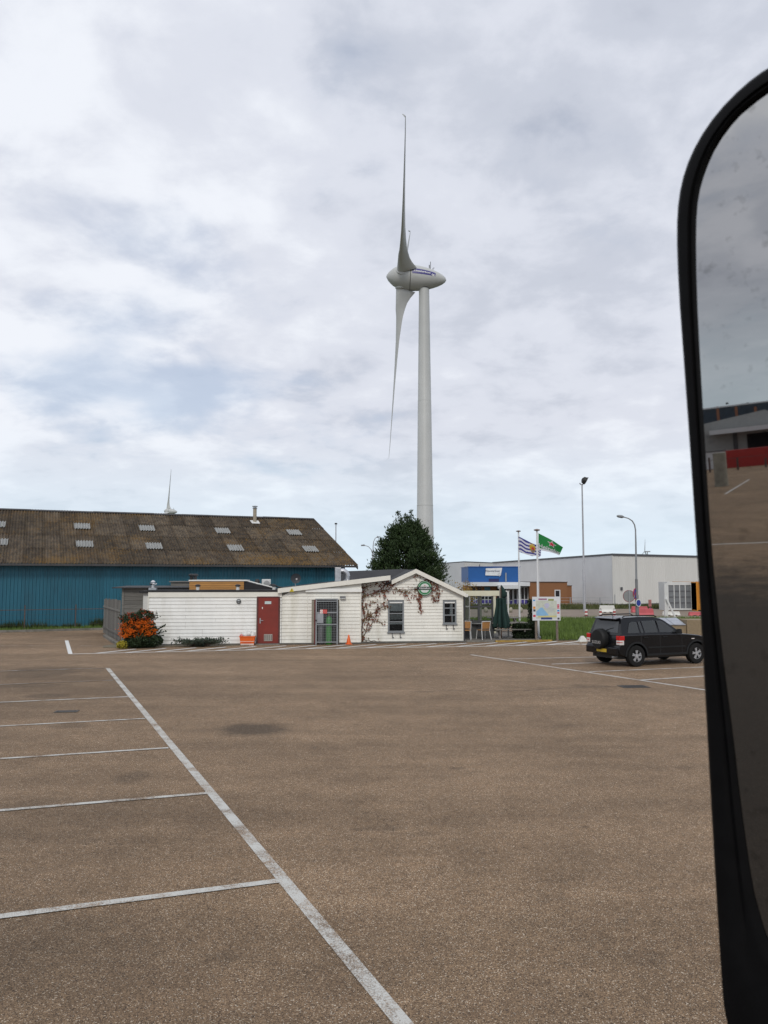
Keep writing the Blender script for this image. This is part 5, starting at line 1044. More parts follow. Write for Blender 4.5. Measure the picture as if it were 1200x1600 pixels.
for (a, c, w, hh, k) in ((.025, .41, .085, .10, 'icon_orange'), (.03, .53, .08, .09, 'icon_dark'), (.025, .76, .085, .09, 'icon_red'), (.885, .32, .08, .05, 'icon_red'), (.885, .385, .08, .05, 'icon_red'), (.885, .45, .08, .05, 'icon_red'), (.885, .55, .08, .07, 'icon_blue'), (.885, .65, .08, .06, 'icon_red'), (.89, .88, .075, .08, 'icon_dark'), (.03, .12, .07, .06, 'icon_blue')): bq(a, a + w, c, c + hh, 'pictogram', pm(k, cols[k], .4, var=.5, scale=60))

# ================================================================== FLAGS
M_pole = pm('flagpole_white', (.66, .67, .68), .35, var=.03)
def flagpole(u, vb, vt, label):
    p = G(u, vb); top = PY(u, vt, p.y); t = thing('flagpole', label, 'flagpole', (p.x, p.y, 0), 0, 'white flagpoles'); MB().lathe([(.065, 0), (.06, .6), (.04, top.z - .05)], 14).build('shaft', M_pole, t, 40); MB().lathe([(.03, top.z - .08), (.16, top.z - .04), (.16, top.z + .0), (.02, top.z + .04)], 14).build('finial', pm('finial_brown', (.18, .13, .11), .5), t, 40); MB().lathe([(.14, 0), (.14, .05), (.09, .08)], 14).build('base', M_galv, t, 40)
    MB().tube([(.06, -.05, .9), (.065, -.05, top.z - .1)], .006, 4).build('halyard', M_white_paint, t); return p
fp1 = flagpole(812, 975, 829.5, 'white flagpole of the striped blue and white flag'); fp2 = flagpole(841.5, 997, 827.5, 'white flagpole of the green flag behind the map board')
def flag_surface(corner, Yf, ox, depth):
    # corner pixel rows: list of (u_top,v_top,u_bot,v_bot) for a = 0..1 -> position(a,b), b from top to bottom; real cloth with waves in depth
    def pos(a, b):
        k = a * (len(corner) - 1); i = min(int(k), len(corner) - 2); f_ = k - i; c0, c1 = corner[i], corner[i + 1]
        q = [lerp(c0[j], c1[j], f_) for j in range(4)]; u, v = lerp(q[0], q[2], b), lerp(q[1], q[3], b)
        Y = Yf + depth * math.sin(a * 7.5 + b * 1.4) * a + .25 * a; return PY(u, v, Y)
    return pos
def flag(name, label, pos, nx, ny, matf, mats, org):
    m = MB(); g = [[pos(i / nx, j / ny) - org for i in range(nx + 1)] for j in range(ny + 1)]; m.v = [tuple(p) for r_ in g for p in r_]
    for j in range(ny):
        for i in range(nx): m.f.append((j * (nx + 1) + i, j * (nx + 1) + i + 1, (j + 1) * (nx + 1) + i + 1, (j + 1) * (nx + 1) + i)); m.m.append(matf((i + .5) / nx, (j + .5) / ny))
    o = thing(name, label, 'flag', org); c = m.build('cloth', mats, o, 60, fix=False); return o, c
def flag_mat(name, col):
    m = pm(name, col, .75, var=.06, scale=5); nt = m.node_tree; b = nt.nodes['Principled BSDF']; tr = nd(nt, 'ShaderNodeBsdfTranslucent'); tr.inputs[0].default_value = (*col, 1); mx = nd(nt, 'ShaderNodeMixShader'); mx.inputs[0].default_value = .3
    nt.links.new(b.outputs[0], mx.inputs[1]); nt.links.new(tr.outputs[0], mx.inputs[2]); nt.links.new(mx.outputs[0], nt.nodes['Material Output'].inputs[0]); return m
FB = flag_mat('flag_blue', (.05, .05, .26)); FW = flag_mat('flag_white', (.68, .68, .74)); FG = flag_mat('flag_green', (.015, .22, .05)); FR = flag_mat('flag_red', (.55, .03, .05)); FY = flag_mat('flag_yellow', (.62, .42, .03))
def on_flag(mb, pos, org, pts, faces, mi=0, off=.012):
    for s in (1, -1):
        vs_ = []
        for (a, b) in pts:
            e = .01; p = pos(a, b); n = (pos(min(a + e, 1), b) - pos(max(a - e, 0), b)).cross(pos(a, min(b + e, 1)) - pos(a, max(b - e, 0))).normalized(); vs_.append(p - org + n * off * s)
        mb.add(vs_, faces, mi)
    return mb
c1 = [(810.3, 838, 810.3, 862), (820, 843, 820, 865.5), (830.5, 848.5, 831, 869), (837, 851, 837.5, 868.5), (842, 852, 842.5, 870.5), (845.5, 857, 845, 869)]
ps = flag_surface(c1, fp1.y - .05, 0, .10); org = Vector((fp1.x, fp1.y, 0)); 
wav = lambda a, b: ((b + .035 * math.sin(a * 19)) * 7.99)
f1, cl = flag('province_flag', 'flag of wavy blue and white stripes with a coat of arms', ps, 56, 48, lambda a, b: int(wav(a, b)) % 2 == 1 and 1 or 0, [FB, FW], org)
sh = MB(); cxa, cyb = .46, .47; P = [(-.12, -.30), (.12, -.30), (.12, .05), (.08, .2), (0, .28), (-.08, .2), (-.12, .05)]; on_flag(sh, ps, org, [(cxa + x, cyb + y) for x, y in P], [tuple(range(7))], 0)
on_flag(sh, ps, org, [(cxa + x * .8, cyb + y) for x, y in ((-.1, -.34), (-.12, -.46), (-.05, -.38), (0, -.48), (.05, -.38), (.12, -.46), (.1, -.34))], [(0, 1, 2), (2, 3, 4), (4, 5, 6), (0, 2, 4, 6)], 0, .014)
on_flag(sh, ps, org, [(cxa + x, cyb + y) for x, y in ((-.06, 0), (-.09, -.12), (-.05, -.10), (-.04, -.22), (0, -.14), (.05, -.20), (.04, -.08), (.09, -.10), (.06, .02), (.0, .04))], [(9, 0, 1, 2), (9, 2, 3, 4), (9, 4, 5, 6), (9, 6, 7, 8)], 1, .018)
on_flag(sh, ps, org, [(cxa + x, cyb + y) for x, y in ((-.11, .07), (.11, .07), (.1, .12), (-.1, .12))], [(0, 1, 2, 3)], 2, .018); on_flag(sh, ps, org, [(cxa + x, cyb + y) for x, y in ((-.085, .17), (.085, .17), (.06, .22), (-.06, .22))], [(0, 1, 2, 3)], 2, .018)
sh.build('coat_of_arms', [FY, FR, FB], f1, fix=False)
c2 = [(841, 833, 841, 858.5), (848, 836.5, 848, 860.5), (857, 841, 856, 862), (866, 846, 863, 863.5), (874, 851.5, 869, 865.5), (879.8, 855, 873.8, 868)]
ps2 = flag_surface(c2, fp2.y - .05, 0, .10); org2 = Vector((fp2.x, fp2.y, 0))
f2, cl = flag('green_flag', 'green beer flag with a red star and white lettering', ps2, 48, 26, lambda a, b: 1 if b > .875 else 0, [FG, FW], org2)
v, f = text_geo('Heineken', 1, .02); xs = [p[0] for p in v]; w = max(xs) - min(xs); mb = MB(); on_flag(mb, ps2, org2, [(min(.985, .02 + (p[0] - min(xs)) / w * 1.0), min(.99, .76 - p[1] * .40)) for p in v], f); mb.build('lettering', FW, f2, fix=False)
st = MB(); P = [((.26 if k % 2 == 0 else .105) * math.sin(k * math.pi / 5), (.26 if k % 2 == 0 else .105) * math.cos(k * math.pi / 5)) for k in range(10)]
on_flag(st, ps2, org2, [(.53, .33)] + [(.53 + x * .62 * 1.12, .33 - y * 1.12) for x, y in P], [(0, 1 + k, 1 + (k + 1) % 10) for k in range(10)], 0, .012); on_flag(st, ps2, org2, [(.53, .33)] + [(.53 + x * .5, .33 - y * .8) for x, y in P], [(0, 1 + k, 1 + (k + 1) % 10) for k in range(10)], 1, .018); st.build('red_star', [FW, FR], f2, fix=False)

# ================================================================== GREY WAREHOUSES
M_wh = pm('warehouse_light', (.60, .595, .565), .5, var=.05, scale=.4, stretch=(1, 1, .2), dirt=(.42, .41, .38), dirt_amt=.4, obj_var=.02); M_wh2 = pm('warehouse_grey', (.64, .645, .65), .5, var=.05, scale=.4); M_trim = pm('roof_trim_dark', (.07, .072, .078), .5)
c = G(958, 946.5); HW = PY(958, 866.5, c.y).z
def y_for(u, v, z):     # distance at which height z shows at row v
    d = ray(u, v); t = (z - CH) / d.z; return Vector((d.x * t, d.y * t, 0))
le = y_for(810, 876.5, HW); ri = y_for(1084, 869.6, HW); dirR = (ri - Vector((c.x, c.y, 0))).normalized(); dirL = (le - Vector((c.x, c.y, 0))).normalized()
c0 = Vector((c.x, c.y, 0)); LR = 34; LL = (le - c0).length + 14
wh = thing('grey_warehouse', 'large pale grey ribbed metal warehouse at the right behind the office', 'warehouse', c0, math.atan2(dirR.y, dirR.x))
fw = Frame((c0.x, c0.y), math.atan2(dirR.y, dirR.x)); ll = fw.l(c0 + dirL * LL); lb = (LR + ll[0], ll[1])
core = [(.06, .06), (LR, .06), (LR, lb[1]), (ll[0] + .06, ll[1])]
MB().prism([(x, y, 0) for x, y in core], (0, 0, HW - .05)).build('wall_core', M_wh2, wh)
def rib(W_, H_, n, d=.03):
    m = MB(); pts = []; p = W_ / n
    for i in range(n): x = i * p; pts += [(x, 0), (x + p * .6, 0), (x + p * .7, -d), (x + p * .9, -d)]
    pts.append((W_, 0)); o = len(pts); m.add([(x, y, .15) for x, y in pts] + [(x, y, H_) for x, y in pts], [(i, i + 1, o + i + 1, o + i) for i in range(o - 1)]); return m
me = rib(1.0, HW - .1, 3).mesh('wall_panel', M_wh, fix=False)
for i in range(LR): link_mesh('wall_panel', me, wh, (i, 0, 0))
aL = math.atan2(dirL.y, dirL.x) - fw.a
me2 = rib(1.0, HW - .1, 3, .02).mesh('wall_panel', M_wh2, fix=False)
for i in range(int(LL)): o = link_mesh('wall_panel', me2, wh, (math.cos(aL) * (i + 1), math.sin(aL) * (i + 1), 0), (0, 0, aL + math.pi))
MB().box(0, LR, -.05, .06, 0, .15).build('plinth', M_trim, wh)
MB().prism([(x, y, HW - .1) for x, y in [(-.08, -.1), (LR, -.1), (LR, lb[1]), (ll[0] - .1, ll[1])]], (0, 0, .22)).build('roof', M_trim, wh)
MB().box(-.07, .05, -.08, -.02, .0, HW - .1).build('corner_trim', M_wh, wh)
MB().box(1.2, 1.5, -.12, -.04, HW * .3, HW * .36).build('wall_box', M_trim, wh)
# second warehouse further left
h2 = HW + .3; a_ = y_for(725, 878.5, h2); b_ = y_for(812, 881.8, h2); d_ = y_for(640, 884.5, h2); d2 = (b_ - a_).normalized(); 
w2_ = thing('rear_warehouse', 'pale grey warehouse partly hidden behind the blue office and conifer', 'warehouse', a_, 0); bb = b_ + d2 * 8 - a_; dd_ = d_ - a_
MB().prism([(0, 0, 0), (bb.x, bb.y, 0), (bb.x + dd_.x, bb.y + dd_.y + 5, 0), (dd_.x, dd_.y, 0)], (0, 0, h2)).build('walls', M_wh2, w2_); MB().prism([(0, -.1, h2 + .001), (bb.x, bb.y - .1, h2 + .001), (bb.x + dd_.x, bb.y + dd_.y + 5, h2 + .001), (dd_.x, dd_.y - .1, h2 + .001)], (0, 0, .18)).build('roof', M_trim, w2_)
a2 = math.atan2(bb.y, bb.x); me = rib(1.0, h2 - .02, 3, .02).mesh('wall_panel', M_wh, fix=False)
for i in range(int(bb.length)): link_mesh('wall_panel', me, w2_, (math.cos(a2) * i + .03 * math.sin(a2), math.sin(a2) * i - .03 * math.cos(a2), 0), (0, 0, a2))
p_ = a_.lerp(b_, .25) - a_; MB().box(p_.x - .06, p_.x + .06, p_.y - .2, p_.y - .08, 0, h2 - .3).build('downpipe', M_trim, w2_)
# ================================================================== BLUE OFFICE with brick annex
oc = G(732, 945.5); OY = oc.y; of = Frame((oc.x, oc.y), 0); ox = lambda u, y=0: of.px(u, 930, y)[0]; oz = lambda v, y=0: of.px(780, v, y)[1]
off = thing('blue_office', 'low office with a bright blue upper wall and white canopy', 'building', (oc.x, oc.y, 0))
M_oblue = pm('office_blue', (.006, .085, .29), .5, var=.05); M_brick = pm('brown_brick', (.235, .105, .045), .85, var=.22, scale=14, stretch=(1, 1, 3), bump=.3); M_ow = pm('office_white', (.62, .63, .64), .45, var=.04)
MB().box(ox(732), ox(813), 0, 8, oz(910), oz(886)).build('upper_wall', M_oblue, off)
MB().box(ox(732) - .06, ox(813) + .05, -.06, 8.1, oz(886) + .001, oz(885)).build('parapet', pm('parapet_blue', (.01, .07, .28), .4), off)
MB().box(ox(764), ox(780), -.05, -.002, oz(909), oz(904.2)).build('dark_window', pm('office_dark', (.02, .02, .09), .3), off); MB().tube([(ox(790.5), -.12, oz(908.8)), (ox(790.5), -.12, oz(895))], .09, 8).build('pipe', M_galv, off)
MB().box(ox(734), ox(825), -1.3, 7.9, oz(915.5), oz(909.6)).build('canopy', M_ow, off); MB().box(ox(775), ox(808), -2.2, -1.31, oz(919.5), oz(914)).build('porch_canopy', M_ow, off)
MB().box(ox(734), ox(776), -.0, 7.8, 0, oz(915.6)).build('lower_wall', M_brick, off); MB().box(ox(776) + .01, ox(825), .25, 7.8, 0, oz(915.6)).build('lower_core', pm('office_inner', (.05, .05, .06), .8), off)
M_purp = pm('purple_panel', (.06, .045, .26), .4, var=.08); M_og = glass_mat('office_glass', (.02, .022, .028))
def office_glazing(u0, u1, n, v0, v1, vs_, y):
    x0, x1 = ox(u0, y), ox(u1, y); z0, z1, zm = oz(v1, y), oz(v0, y), oz(vs_, y)
    w = MB(); fwd = .07
    w.box(x0, x1, y - .06, y, z0, z0 + .12).box(x0, x1, y - .06, y, z1 - .06, z1)
    for i in range(n + 1): xx = lerp(x0, x1, i / n); w.box(xx - fwd / 2, xx + fwd / 2, y - .06, y, z0 + .12, z1 - .06)
    o = w.build('window', M_ow, off)
    for i in range(n):
        a, b = lerp(x0, x1, i / n) + fwd / 2, lerp(x0, x1, (i + 1) / n) - fwd / 2; MB().box(a, b, y - .05, y - .01, zm - .03, zm + .03).build('transom', M_ow, o); MB().box(a, b, y - .03, y - .01, zm + .03, z1 - .06).build('pane', M_og, o); MB().box(a, b, y - .035, y - .01, z0 + .12, zm - .03).build('spandrel', M_purp, o)
office_glazing(802.5, 824.8, 4, 917, 946, 936.5, -.05); office_glazing(791, 801, 2, 920, 946, 938, -.05); office_glazing(734.5, 746, 4, 931, 944.5, 937, -.05); office_glazing(752, 768, 3, 931, 944.5, 937, -.05)
for u0, u1 in ((737, 744), (746, 752)): MB().box(ox(u0), ox(u1), -.04, -.01, oz(923), oz(917)).build('window', M_og, off)
MB().box(ox(757), ox(766), -.05, -.01, oz(923), oz(917)).build('wall_panel', pm('teal_panel', (.05, .16, .24), .5), off)
# sign panel with company name and snowflake
sp_ = MB().add([(ox(758.5), -.12, oz(899)), (ox(782.5), -.12, oz(899.5)), (ox(785), -.12, oz(887.2)), (ox(759.5), -.12, oz(888)), (ox(758.5), -.06, oz(899)), (ox(782.5), -.06, oz(899.5)), (ox(785), -.06, oz(887.2)), (ox(759.5), -.06, oz(888))], [(0, 1, 2, 3), (7, 6, 5, 4), (0, 4, 5, 1), (1, 5, 6, 2), (2, 6, 7, 3), (3, 7, 4, 0)]).build('sign_panel', pm('sign_panel_white', (.66, .67, .68), .4), off)
v, f = text_geo('Kloosterboer', .30, .006); xc, zc = ox(770), oz(892.3); MB().add([(xc + x, -.125, zc + y) for x, y, z in v], f).build('lettering', pm('sign_ink', (.05, .055, .10), .5), sp_, fix=False)
m = MB(); xc, zc = ox(780.5), oz(897.5)
for k in range(8): a = k * math.pi / 4; m.bar((xc + math.cos(a) * .06, -.13, zc + math.sin(a) * .06), (xc + math.cos(a) * .26, -.13, zc + math.sin(a) * .26), .05, .01)
m.build('snowflake_logo', pm('snow_grey', (.45, .47, .5), .4), sp_)
ann = thing('brick_annex', 'brown brick annex with one white framed window beside the office', 'building', (oc.x, oc.y, 0))
MB().box(ox(825) + .02, ox(884), -.8, 7, 0, oz(910)).build('wall', M_brick, ann); MB().box(ox(825), ox(884) + .05, -.86, 7.05, oz(910) + .001, oz(909)).build('coping', pm('coping_brown', (.08, .05, .035), .6), ann); MB().box(ox(884) + .01, ox(892.5), -.3, 7, 0, oz(915.5)).build('wall', M_brick, ann); MB().box(ox(884) + .055, ox(892.5) + .05, -.36, 7.05, oz(915.5) + .001, oz(914.6)).build('coping', MATS['coping_brown'], ann)
y = -.8; x0, x1, z0, z1 = ox(866.5, y), ox(875.5, y), oz(945, y), oz(921.5, y); m = MB(); m.box(x0, x0 + .1, y - .06, y - .002, z0, z1).box(x1 - .1, x1, y - .06, y - .002, z0, z1).box(x0 + .1, x1 - .1, y - .06, y - .002, z1 - .1, z1).box(x0 + .1, x1 - .1, y - .06, y - .002, lerp(z0, z1, .5), lerp(z0, z1, .55)); wn = m.build('window', M_ow, ann); MB().box(x0 + .1, x1 - .1, y - .03, y - .01, lerp(z0, z1, .55), z1 - .1).build('pane', M_og, wn); MB().box(x0 + .1, x1 - .1, y - .03, y - .01, z0, lerp(z0, z1, .5)).build('pane', M_ow, wn)

# ================================================================== POLES AND LAMPS
def pole_base(u, v): p = G(u, v); return p
p = pole_base(913.5, 956); Y = p.y; zt = PY(911, 757, Y).z; t = thing('floodlight_mast', 'tall thin grey mast with one black floodlight on top', 'light mast', (p.x, p.y, 0))
M_mast = pm('mast_grey', (.36, .37, .39), .5, .2); MB().lathe([(.12, 0), (.115, zt * .33), (.09, zt * .335), (.075, zt * .66), (.06, zt)], 12).build('mast', M_mast, t, 40); MB().tube([(-.22, 0, zt + .12), (-.1, 0, zt), (.1, 0, zt - .02)], .05, 6).build('bracket', M_mast, t)
fl_ = MB().lathe([(.10, -.22), (.30, -.1), (.34, .12), (.33, .2)], 16, Matrix.Translation((.18, -.05, zt + .38)) @ Matrix.Rotation(R(118), 4, 'Y')).build('floodlight', M_dark, t, 40); MB().box(.1, .52, -.3, .3, zt + .55, zt + .6).build('visor', M_dark, fl_); MB().tube([(.05, 0, zt - .02), (.18, 0, zt + .2)], .05, 6).build('yoke', M_dark, t)
p = pole_base(996, 968.5); Y = p.y; t = thing('street_lamp', 'grey street lamp with a curved arm reaching left above the signs', 'street lamp', (p.x, p.y, 0)); Pz = lambda u, v: (lambda q: Vector((q.x - p.x, 0, q.z)))(PY(u, v, Y))
zc = Pz(995, 905).z; MB().lathe([(.13, 0), (.125, zc * .6), (.10, zc * .62), (.10, zc)], 12).build('lower_pole', pm('lamp_pole_dark', (.18, .185, .19), .5, .3), t, 40)
MB().tube([(0, 0, zc), Pz(993.5, 850), Pz(993, 828), Pz(991.5, 820), Pz(988, 814), Pz(982, 810), Pz(975, 808)], [.075, .06, .05, .048, .045, .04, .04], 10).build('arm', pm('lamp_arm_grey', (.28, .29, .3), .45, .3), t, 50)
a, b = Pz(975, 807.8), Pz(963.5, 806.2); m = MB(); m.tube([a, a.lerp(b, .3), a.lerp(b, .8), b], [.05, .12, .10, .04], 10); m.build('lamp_head', pm('lamp_head_grey', (.20, .21, .22), .4), t, 50)
def round_sign(u, v, r, Yp, yaw, par, face, rim, name, white=None):
    q = PY(u, v, Yp); base = Matrix.Translation((q.x - par.location.x, q.y - par.location.y, q.z)) @ Matrix.Rotation(yaw, 4, 'Z') @ Matrix.Rotation(R(90), 4, 'X')
    o = MB().lathe([(r, -.01), (r, .015)], 28, base).build(name, rim, par, 40); MB().lathe([(r * .82, .012), (r * .82, .02)], 28, base).build('sign_face', face, o, 40); 
    if white: m = MB(); [m.add([tuple(base @ Vector(x)) for x in ((-r * .62 - .035, -s * r * .62, .023), (-r * .62 + .05, -s * r * .62, .023), (r * .62 + .035, s * r * .62, .023), (r * .62 - .05, s * r * .62, .023))], [(0, 1, 2, 3)]) for s in white]; m.build('sign_bars', pm('sign_red', (.45, .02, .04), .4), o, fix=False)
M_sblue = pm('sign_blue', (.02, .04, .28), .4); M_sred = pm('sign_red', (.45, .02, .04), .4); M_sback = pm('sign_back', (.27, .275, .275), .5, .2, var=.06)
round_sign(992.5, 928, .40, Y - .14, R(52), t, M_sblue, M_sred, 'no_stopping_sign', (1, -1))
round_sign(997.5, 942, .27, Y - .14, R(30), t, M_sblue, M_white_paint, 'direction_sign')
MB().box(-.2, .1, -.15, -.12, Pz(995, 939.5).z, Pz(995, 938.5).z).build('sign_bracket', M_dark, t)
p = pole_base(984, 969); Y = p.y; t = thing('road_sign', 'round road sign seen from behind on a thin grey post', 'sign', (p.x, p.y, 0)); zt = PY(984, 922, Y).z; MB().tube([(0, 0, 0), (0, 0, zt)], .04, 10).build('post', M_mast, t, 40)
q = PY(983, 931.5, Y); bm_ = Matrix.Translation((q.x - p.x, .05, q.z)) @ Matrix.Rotation(R(90), 4, 'X'); o = MB().lathe([(.43, -.012), (.43, .012)], 32, bm_).build('sign_plate', M_sback, t, 40); ring(.40, .432, 0, 32).build('rim', pm('rim_red', (.25, .03, .04), .5), o, fix=False).location = (q.x - p.x, .032, q.z)
p = pole_base(1016, 961); t = thing('marker_post', 'thin red and white marker post with a small blue disc', 'sign', (p.x, p.y, 0)); zt = PY(1016, 937, p.y).z; MB().box(-.03, .03, -.03, .03, 0, zt - .55).build('post', M_dark, t); MB().box(-.12, .12, -.02, .02, zt - .56, zt).build('marker_panel', pm('marker_brown', (.32, .13, .12), .5, var=.4, scale=8), t); round_sign(1016, 953, .2, p.y - .05, R(40), t, M_sblue, M_sred, 'blue_disc')
def curved_lamp(u, vb, vt, ul, Y, label):
    b = PY(u, 903, Y); t = thing('street_lamp', label, 'street lamp', (b.x, b.y, 0), 0, 'far street lamps behind the cafe'); q = lambda uu, vv: (lambda w: (w.x - b.x, 0, w.z))(PY(uu, vv, Y))
    MB().tube([(0, 0, 0), q(u, vt + 14), q(u + (ul - u) * .1, vt + 7), q(u + (ul - u) * .35, vt + 2), q(u + (ul - u) * .7, vt)], [.09, .06, .055, .05, .05], 6).build('pole', M_mast, t, 50); MB().tube([q(u + (ul - u) * .68, vt - .2), q(ul, vt + .2)], [.13, .09], 8).build('lamp_head', MATS['lamp_head_grey'], t, 50)
curved_lamp(583, 900, 839, 592, 105, 'far street lamp with its arm reaching right into the conifer'); curved_lamp(582, 900, 852, 564, 112, 'far street lamp with its arm reaching left beside the conifer')
for (u, v, Y, lab, r) in ((524.5, 819, 95, 'thin pale pole rising behind the right end of the shed roof', .08), (502, 826, 100, 'short dark pole tip just above the shed roof slope', .09)):
    b = PY(u, 903, Y); t = thing('thin_pole', lab, 'pole', (b.x, b.y, 0)); zt = PY(u, v, Y).z; MB().lathe([(r, 0), (r * .7, zt)], 8).build('shaft', M_mast, t, 40); MB().lathe([(r * 2, zt - .02), (r * 2, zt + .12), (r, zt + .15)], 8).build('cap', M_dark, t, 40)
# low wire fence before the warehouse
p0 = G(868, 947.5); p1 = G(961, 947.8); fe = thing('wire_fence', 'low grey wire fence in front of the grey warehouse wall', 'fence', (p0.x, p0.y, 0), math.atan2(p1.y - p0.y, p1.x - p0.x)); Lf = (Vector((p1.x, p1.y)) - Vector((p0.x, p0.y))).length; hf = PY(900, 934, p0.y).z
for k in range(5): x = Lf * k / 4; MB().tube([(x, 0, 0), (x, 0, hf + (.35 if k == 4 else .05))], .045, 6).build('post', M_galv, fe)
for z in (hf, hf * .66, hf * .33): MB().tube([(0, 0, z), (Lf, 0, z)], .02, 4).build('wire', M_galv, fe)

# ================================================================== BARRIERS, BOLLARDS, CONTAINERS
def barrier(u0, u1, vt, vb, mat, label, dz=.0):
    a = G(u0, vb); b = PY(u1, vb, a.y); h = PY(u0, vt, a.y).z; Lb = b.x - a.x; t = thing('road_barrier', label, 'barrier', (a.x, a.y, 0), 0, 'plastic road barriers across the yard')
    prof = [(-.28, 0), (-.28, .10 * h), (-.12, .42 * h), (-.09, h), (.09, h), (.12, .42 * h), (.28, .10 * h), (.28, 0)]
    o = MB().prism([(.04, y, z) for y, z in prof], (Lb - .08, 0, 0)).build('body', mat, t, bevel=.03); MB().prism([(.0, y * .7, z * .75) for y, z in prof], (.035, 0, 0)).build('end_lug', mat, t); MB().prism([(Lb - .035, y * .7, z * .75) for y, z in prof], (.035, 0, 0)).build('end_lug', mat, t)
    for k in (.3, .7): MB().box(Lb * k - .12, Lb * k + .12, -.31, -.24, 0, .06).build('foot_recess', M_dark, t)
M_bw = pm('barrier_white', (.62, .62, .58), .5, var=.1); M_br = pm('barrier_red', (.46, .09, .10), .5, var=.12)
barrier(936.5, 960.5, 946, 957, M_bw, 'white plastic road barrier in the yard beside the bollards'); barrier(986.5, 1012, 947.5, 957, M_br, 'faded red plastic barrier behind the street lamp signs'); barrier(997, 1021, 951, 962, M_br, 'nearer faded red plastic barrier just right of the street lamp'); barrier(1035, 1062, 955.5, 961.5, M_bw, 'low white barrier below the white framed container'); barrier(1076, 1100, 956, 962, M_br, 'red barrier half hidden behind the vehicle mirror')
def bollard(u, vb, label):
    p = G(u, vb); h = PY(u, vb - 11, p.y).z; t = thing('bollard', label, 'bollard', (p.x, p.y, 0), 0, 'red and white bollards'); n = 4
    for k in range(n): MB().lathe([(.11, h * k / n), (.11, h * (k + 1) / n - .002)], 12).build('band', pm('bollard_red', (.40, .045, .04), .5) if k % 2 == 0 else M_white_paint, t, 40)
    MB().lathe([(.10, h), (.03, h + .05)], 12).build('cap', M_dark, t, 40); MB().lathe([(.2, 0), (.18, .05), (.115, .07)], 12).build('base', M_dark, t, 40)
bollard(916, 963, 'red and white bollard at the foot of the floodlight mast'); bollard(938.5, 963, 'red and white bollard left of the white barrier'); bollard(960, 963, 'red and white bollard right of the white barrier')
p = G(1043, 954); Y = p.y; t = thing('white_container', 'white framed grey panelled container standing in the yard', 'container', (p.x, p.y, 0)); x1 = PY(1083, 954, Y).x - p.x; h = PY(1040, 909.5, Y).z; M_cw = pm('container_white', (.60, .61, .60), .45, var=.06); M_cg = pm('container_grey', (.17, .18, .19), .5, var=.1)
MB().box(.03, x1 - .03, .06, 2.2, .12, h - .1).build('panel_wall', M_cg, t)
for a, b, c, d in ((0, .14, 0, h), (x1 - .14, x1, 0, h)): MB().box(a, b, 0, 2.25, c, d).build('corner_post', M_cw, t)
MB().box(.142, x1 - .142, 0, 2.25, h - .28, h).build('top_beam', M_cw, t); MB().box(.142, x1 - .142, 0, .2, .05, .2).build('bottom_beam', M_cw, t)
for k in (1, 2, 3): x = lerp(.14, x1 - .14, k / 4); MB().box(x - .035, x + .035, .0, .058, .2, h - .28).build('mullion', M_cw, t)
for k in (1, 2, 3):
    for j in range(4): z = lerp(.2, h - .28, k / 4); MB().box(lerp(.14, x1 - .14, j / 4) + .052, lerp(.14, x1 - .14, (j + 1) / 4) - .052, .02, .058, z - .05, z + .02).build('panel_rib', pm('rib_dark', (.10, .10, .11), .5), t)
p = G(1090.5, 955); t = thing('orange_container', 'orange steel container edge right of the white framed one', 'container', (p.x, p.y + .2, 0)); M_co = pm('container_orange', (.55, .22, .015), .5, var=.12)
MB().box(0, 2.4, .04, 6, .1, 2.55).build('walls', M_co, t)
for x in (0, 2.3): MB().box(x, x + .1, 0, 6.04, 0, 2.65).build('corner_post', M_co, t)
for k in range(6): MB().box(.15 + k * .36, .33 + k * .36, .0, .038, .2, 2.45).build('door_rib', M_co, t)
p = G(1041, 964.5); Y = p.y; t = thing('white_prop', 'white steel post with a diagonal brace in front of the container', 'post', (p.x, p.y, 0)); MB().box(-.12, .12, -.1, .1, 0, PY(1041, 911, Y).z).build('post', M_cw, t); q = PY(1040, 935, Y); q2 = PY(1053, 966, Y); MB().bar((q.x - p.x, -.2, q.z), (q2.x - p.x, -.3, .0), .16, .12).build('brace', M_cw, t)
# aggregate concrete bins
M_agg = pm('exposed_aggregate', (.24, .185, .115), .9, var=.35, scale=26, bump=.5, bscale=60); M_lid = pm('bin_lid', (.36, .38, .42), .4, .35, var=.15)
p = G(1028, 991); Y = p.y; bxx = lambda u: PY(u, 980, Y).x - p.x; bzz = lambda v: PY(1060, v, Y).z; t = thing('concrete_bins', 'low exposed aggregate bin store with grey sloping metal lids behind the car', 'bin store', (p.x, p.y, 0))
MB().box(0, bxx(1072), 0, 1.3, 0, bzz(977)).build('front_wall', M_agg, t); zb = bzz(977)
for k in range(2): x0, x1 = lerp(bxx(1034), bxx(1072), k / 2), lerp(bxx(1034), bxx(1072), (k + 1) / 2) - .03; MB().hexa([(x0, -.05, zb + .01), (x1, -.05, zb + .01), (x1, 1.3, zb + .30), (x0, 1.3, zb + .30)], [(x0, -.05, zb + .05), (x1, -.05, zb + .05), (x1, 1.3, zb + .34), (x0, 1.3, zb + .34)]).build('lid', M_lid, t)
MB().box(bxx(1072) + .01, bxx(1112), -.12, 1.3, 0, bzz(968.5)).build('tall_block', M_agg, t)
p = G(911, 1002.5); t = thing('white_marker_block', 'small white wedge shaped marker block on the verge left of the car', 'marker', (p.x, p.y, 0), R(15)); MB().hexa([(-.24, -.14, 0), (.24, -.14, 0), (.24, .14, 0), (-.24, .14, 0)], [(-.10, -.05, .27), (.03, -.05, .27), (.03, .05, .27), (-.10, .05, .27)]).build('block', M_bw, t, bevel=.02); MB().box(-.26, .26, -.16, .16, -.01, .03).build('base', M_bw, t)
